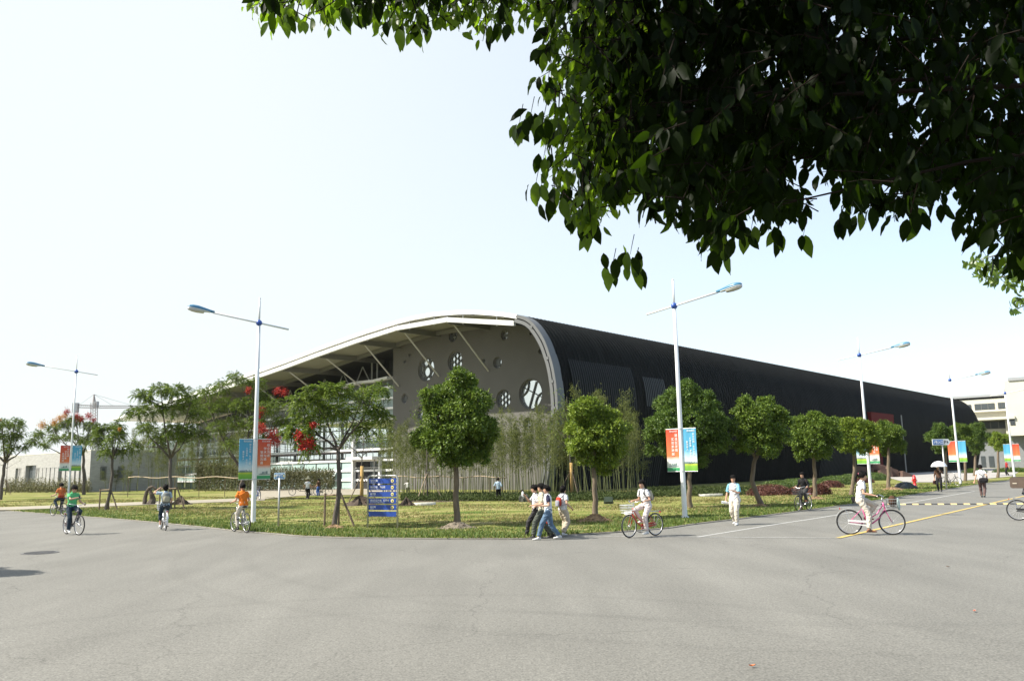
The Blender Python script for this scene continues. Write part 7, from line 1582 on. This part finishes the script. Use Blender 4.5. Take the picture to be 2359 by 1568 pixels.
# workers near the plaza
o, J = walker((708, 1150.5), 1099, hdg(.25, .97), standing(.12, .1, hands=[(.15, .30, 1.02), (.12, -.28, 1.0)]), dict(shirt=C_white, trousers=C_black, shoes=M_shk), 'worker in white shirt and straw hat standing on the lawn with back turned', vox=.018)
mb = MB(); q = lw(o, J['hc'] + Vector((0, 0, .09))); mb.loft([(Vector((0, 0, z)), (1, 0, 0), (0, 1, 0), r_, r_) for z, r_ in ((-.03, .24), (0, .22), (.03, .12), (.15, .07), (.22, .015))], 18); ob = mb.build('straw_hat', mat('straw', (.52, .45, .27), .9), None, True, q); tag(ob, 'pointed straw hat on the worker in white shirt', 'hat')
walker((734, 1143), 1101, hdg(-.8, .5), standing(.05, .1, hands=[(.28, .12, 1.0), (.26, -.12, .98)]), dict(shirt=C_dbrown, trousers=C_blue, shoes=M_shk), 'worker in dark top and blue trousers beside the cargo tricycle', vox=.018)
walker((1148, 1154), 1098, hdg(.1, 1), standing(.14, .08, hands=[(.12, .24, 1.0), (-.02, -.27, .84)]), dict(shirt=C_ltblue, trousers=C_black, shoes=M_shk, sleeve=1.4), 'person in light blue shirt and black trousers facing the bamboo', vox=.018)
walker((940, 1142), 1104, hdg(.1, 1), standing(.1, .1, hands=[(.26, .30, 1.35), (.2, -.28, 1.3)]), dict(shirt=C_white, trousers=C_black, shoes=M_shk, sleeve=1.6), 'small figure in white shirt working in the bamboo right of the directory board', vox=.02)
P = at(1207, 1155); person(Vector((P.x, P.y, .06)), hdg(-.8, -.6), px(P, 1126) / .62 * .93, dict(pelvis=(-.12, 0, .30), lean=.5, feet=[(.16, .16, 0), (.16, -.16, 0)], hands=[(.42, .1, .34), (.40, -.1, .34)], nod=.1, kpole=[(1, .3, .6), (1, -.3, .6)]), dict(shirt=C_black, trousers=C_black, shoes=M_shk), 'person in black crouching before the bamboo, left of the walking group', vox=.018)
# parked bicycles, cargo tricycle
P = at(2193, 1120.5); bicycle(Vector((P.x, P.y, .06)), hdg(.5, -.86), M_bk_blk, 'grey bicycle parked on the lawn by the parking sign', rack=True, scale=1.02, group='parked bicycles', lean=.06)
P = at(744, 1142); bicycle(Vector((P.x, P.y, .08)), hdg(1, .1), M_bk_blk, 'dark bicycle parked right of the cargo tricycle', rack=True, scale=.95, group='parked bicycles', lean=.06)
P = at(594, 1153); bicycle(Vector((P.x, P.y, .08)), hdg(.5, -.85), mat('frame_blue', (.03, .08, .25), .35), 'blue bicycle parked between the second lamp post and the street sign', rack=True, scale=1.0, group='parked bicycles', basket=M_bdark)
P = at(693, 1142); t = thing('cargo_tricycle', 'dark cargo tricycle with a flat bed standing behind the worker in a straw hat', 'tricycle', (P.x, P.y, .08), hdg(-1, -.05)); 
for x, y in ((-.75, .42), (-.75, -.42), (.75, 0)):
    c = Vector((x, y, .33)); mb = MB(); mb.disc_ring(c, Vector((1, 0, 0)), Zv, .29, .012, 24, 5)
    for k_ in range(12): a = pi * k_ / 6; mb.tube([c, c + Vector((cos(a), 0, sin(a))) * .29], .003, 3, cap=False)
    w2 = mb.build('wheel', M_rimm, t); mb = MB(); mb.disc_ring(c, Vector((1, 0, 0)), Zv, .305, .024, 26, 6); mb.build('tyre', M_tyre, w2, True)
mb = MB(); mb.tube([(.75, 0, .33), (.62, 0, .95), (.55, 0, 1.05)], .02, 7); mb.tube([(.64, 0, .75), (.1, 0, .35), (-.75, 0, .33)], .022, 7); mb.tube([(.05, 0, .35), (-.02, 0, .8)], .018, 7); mb.tube([(-.75, -.42, .33), (-.75, .42, .33)], .02, 7); mb.build('frame', M_bk_blk, t)
mb = MB(); mb.box((-.85, 0, .62), (1.15, .78, .04)); [mb.box((-.85, s * .39, .72), (1.15, .03, .18)) for s in (-1, 1)]; mb.build('cargo_bed', mat('bed_wood', (.22, .15, .09), .8, noise=.3, nscale=4), t)
mb = MB(); mb.tube([(.42, -.28, 1.05), (.55, 0, 1.05), (.42, .28, 1.05)], .014, 6); mb.build('handlebar', M_chr, t); mb = MB(); mb.ell((-.04, 0, .83), (.13, .09, .04), 10, 6); mb.build('saddle', M_sad, t, True)
# ================================================================== the hazy air
hz_ = MB(); hz_.box((0, 950, 24), (3200, 2000, 52)); hzo = hz_.build('haze', None); hzo.data.materials.clear()
hmt = bpy.data.materials.new('haze'); hmt.use_nodes = True; n = hmt.node_tree.nodes; n.clear(); om = n.new('ShaderNodeOutputMaterial'); pv = n.new('ShaderNodeVolumePrincipled')
pv.inputs['Color'].default_value = (.93, .96, 1, 1); pv.inputs['Density'].default_value = .00007; pv.inputs['Anisotropy'].default_value = .3; hmt.node_tree.links.new(pv.outputs[0], om.inputs['Volume']); hzo.data.materials.append(hmt)
tag(hzo, kind='stuff')
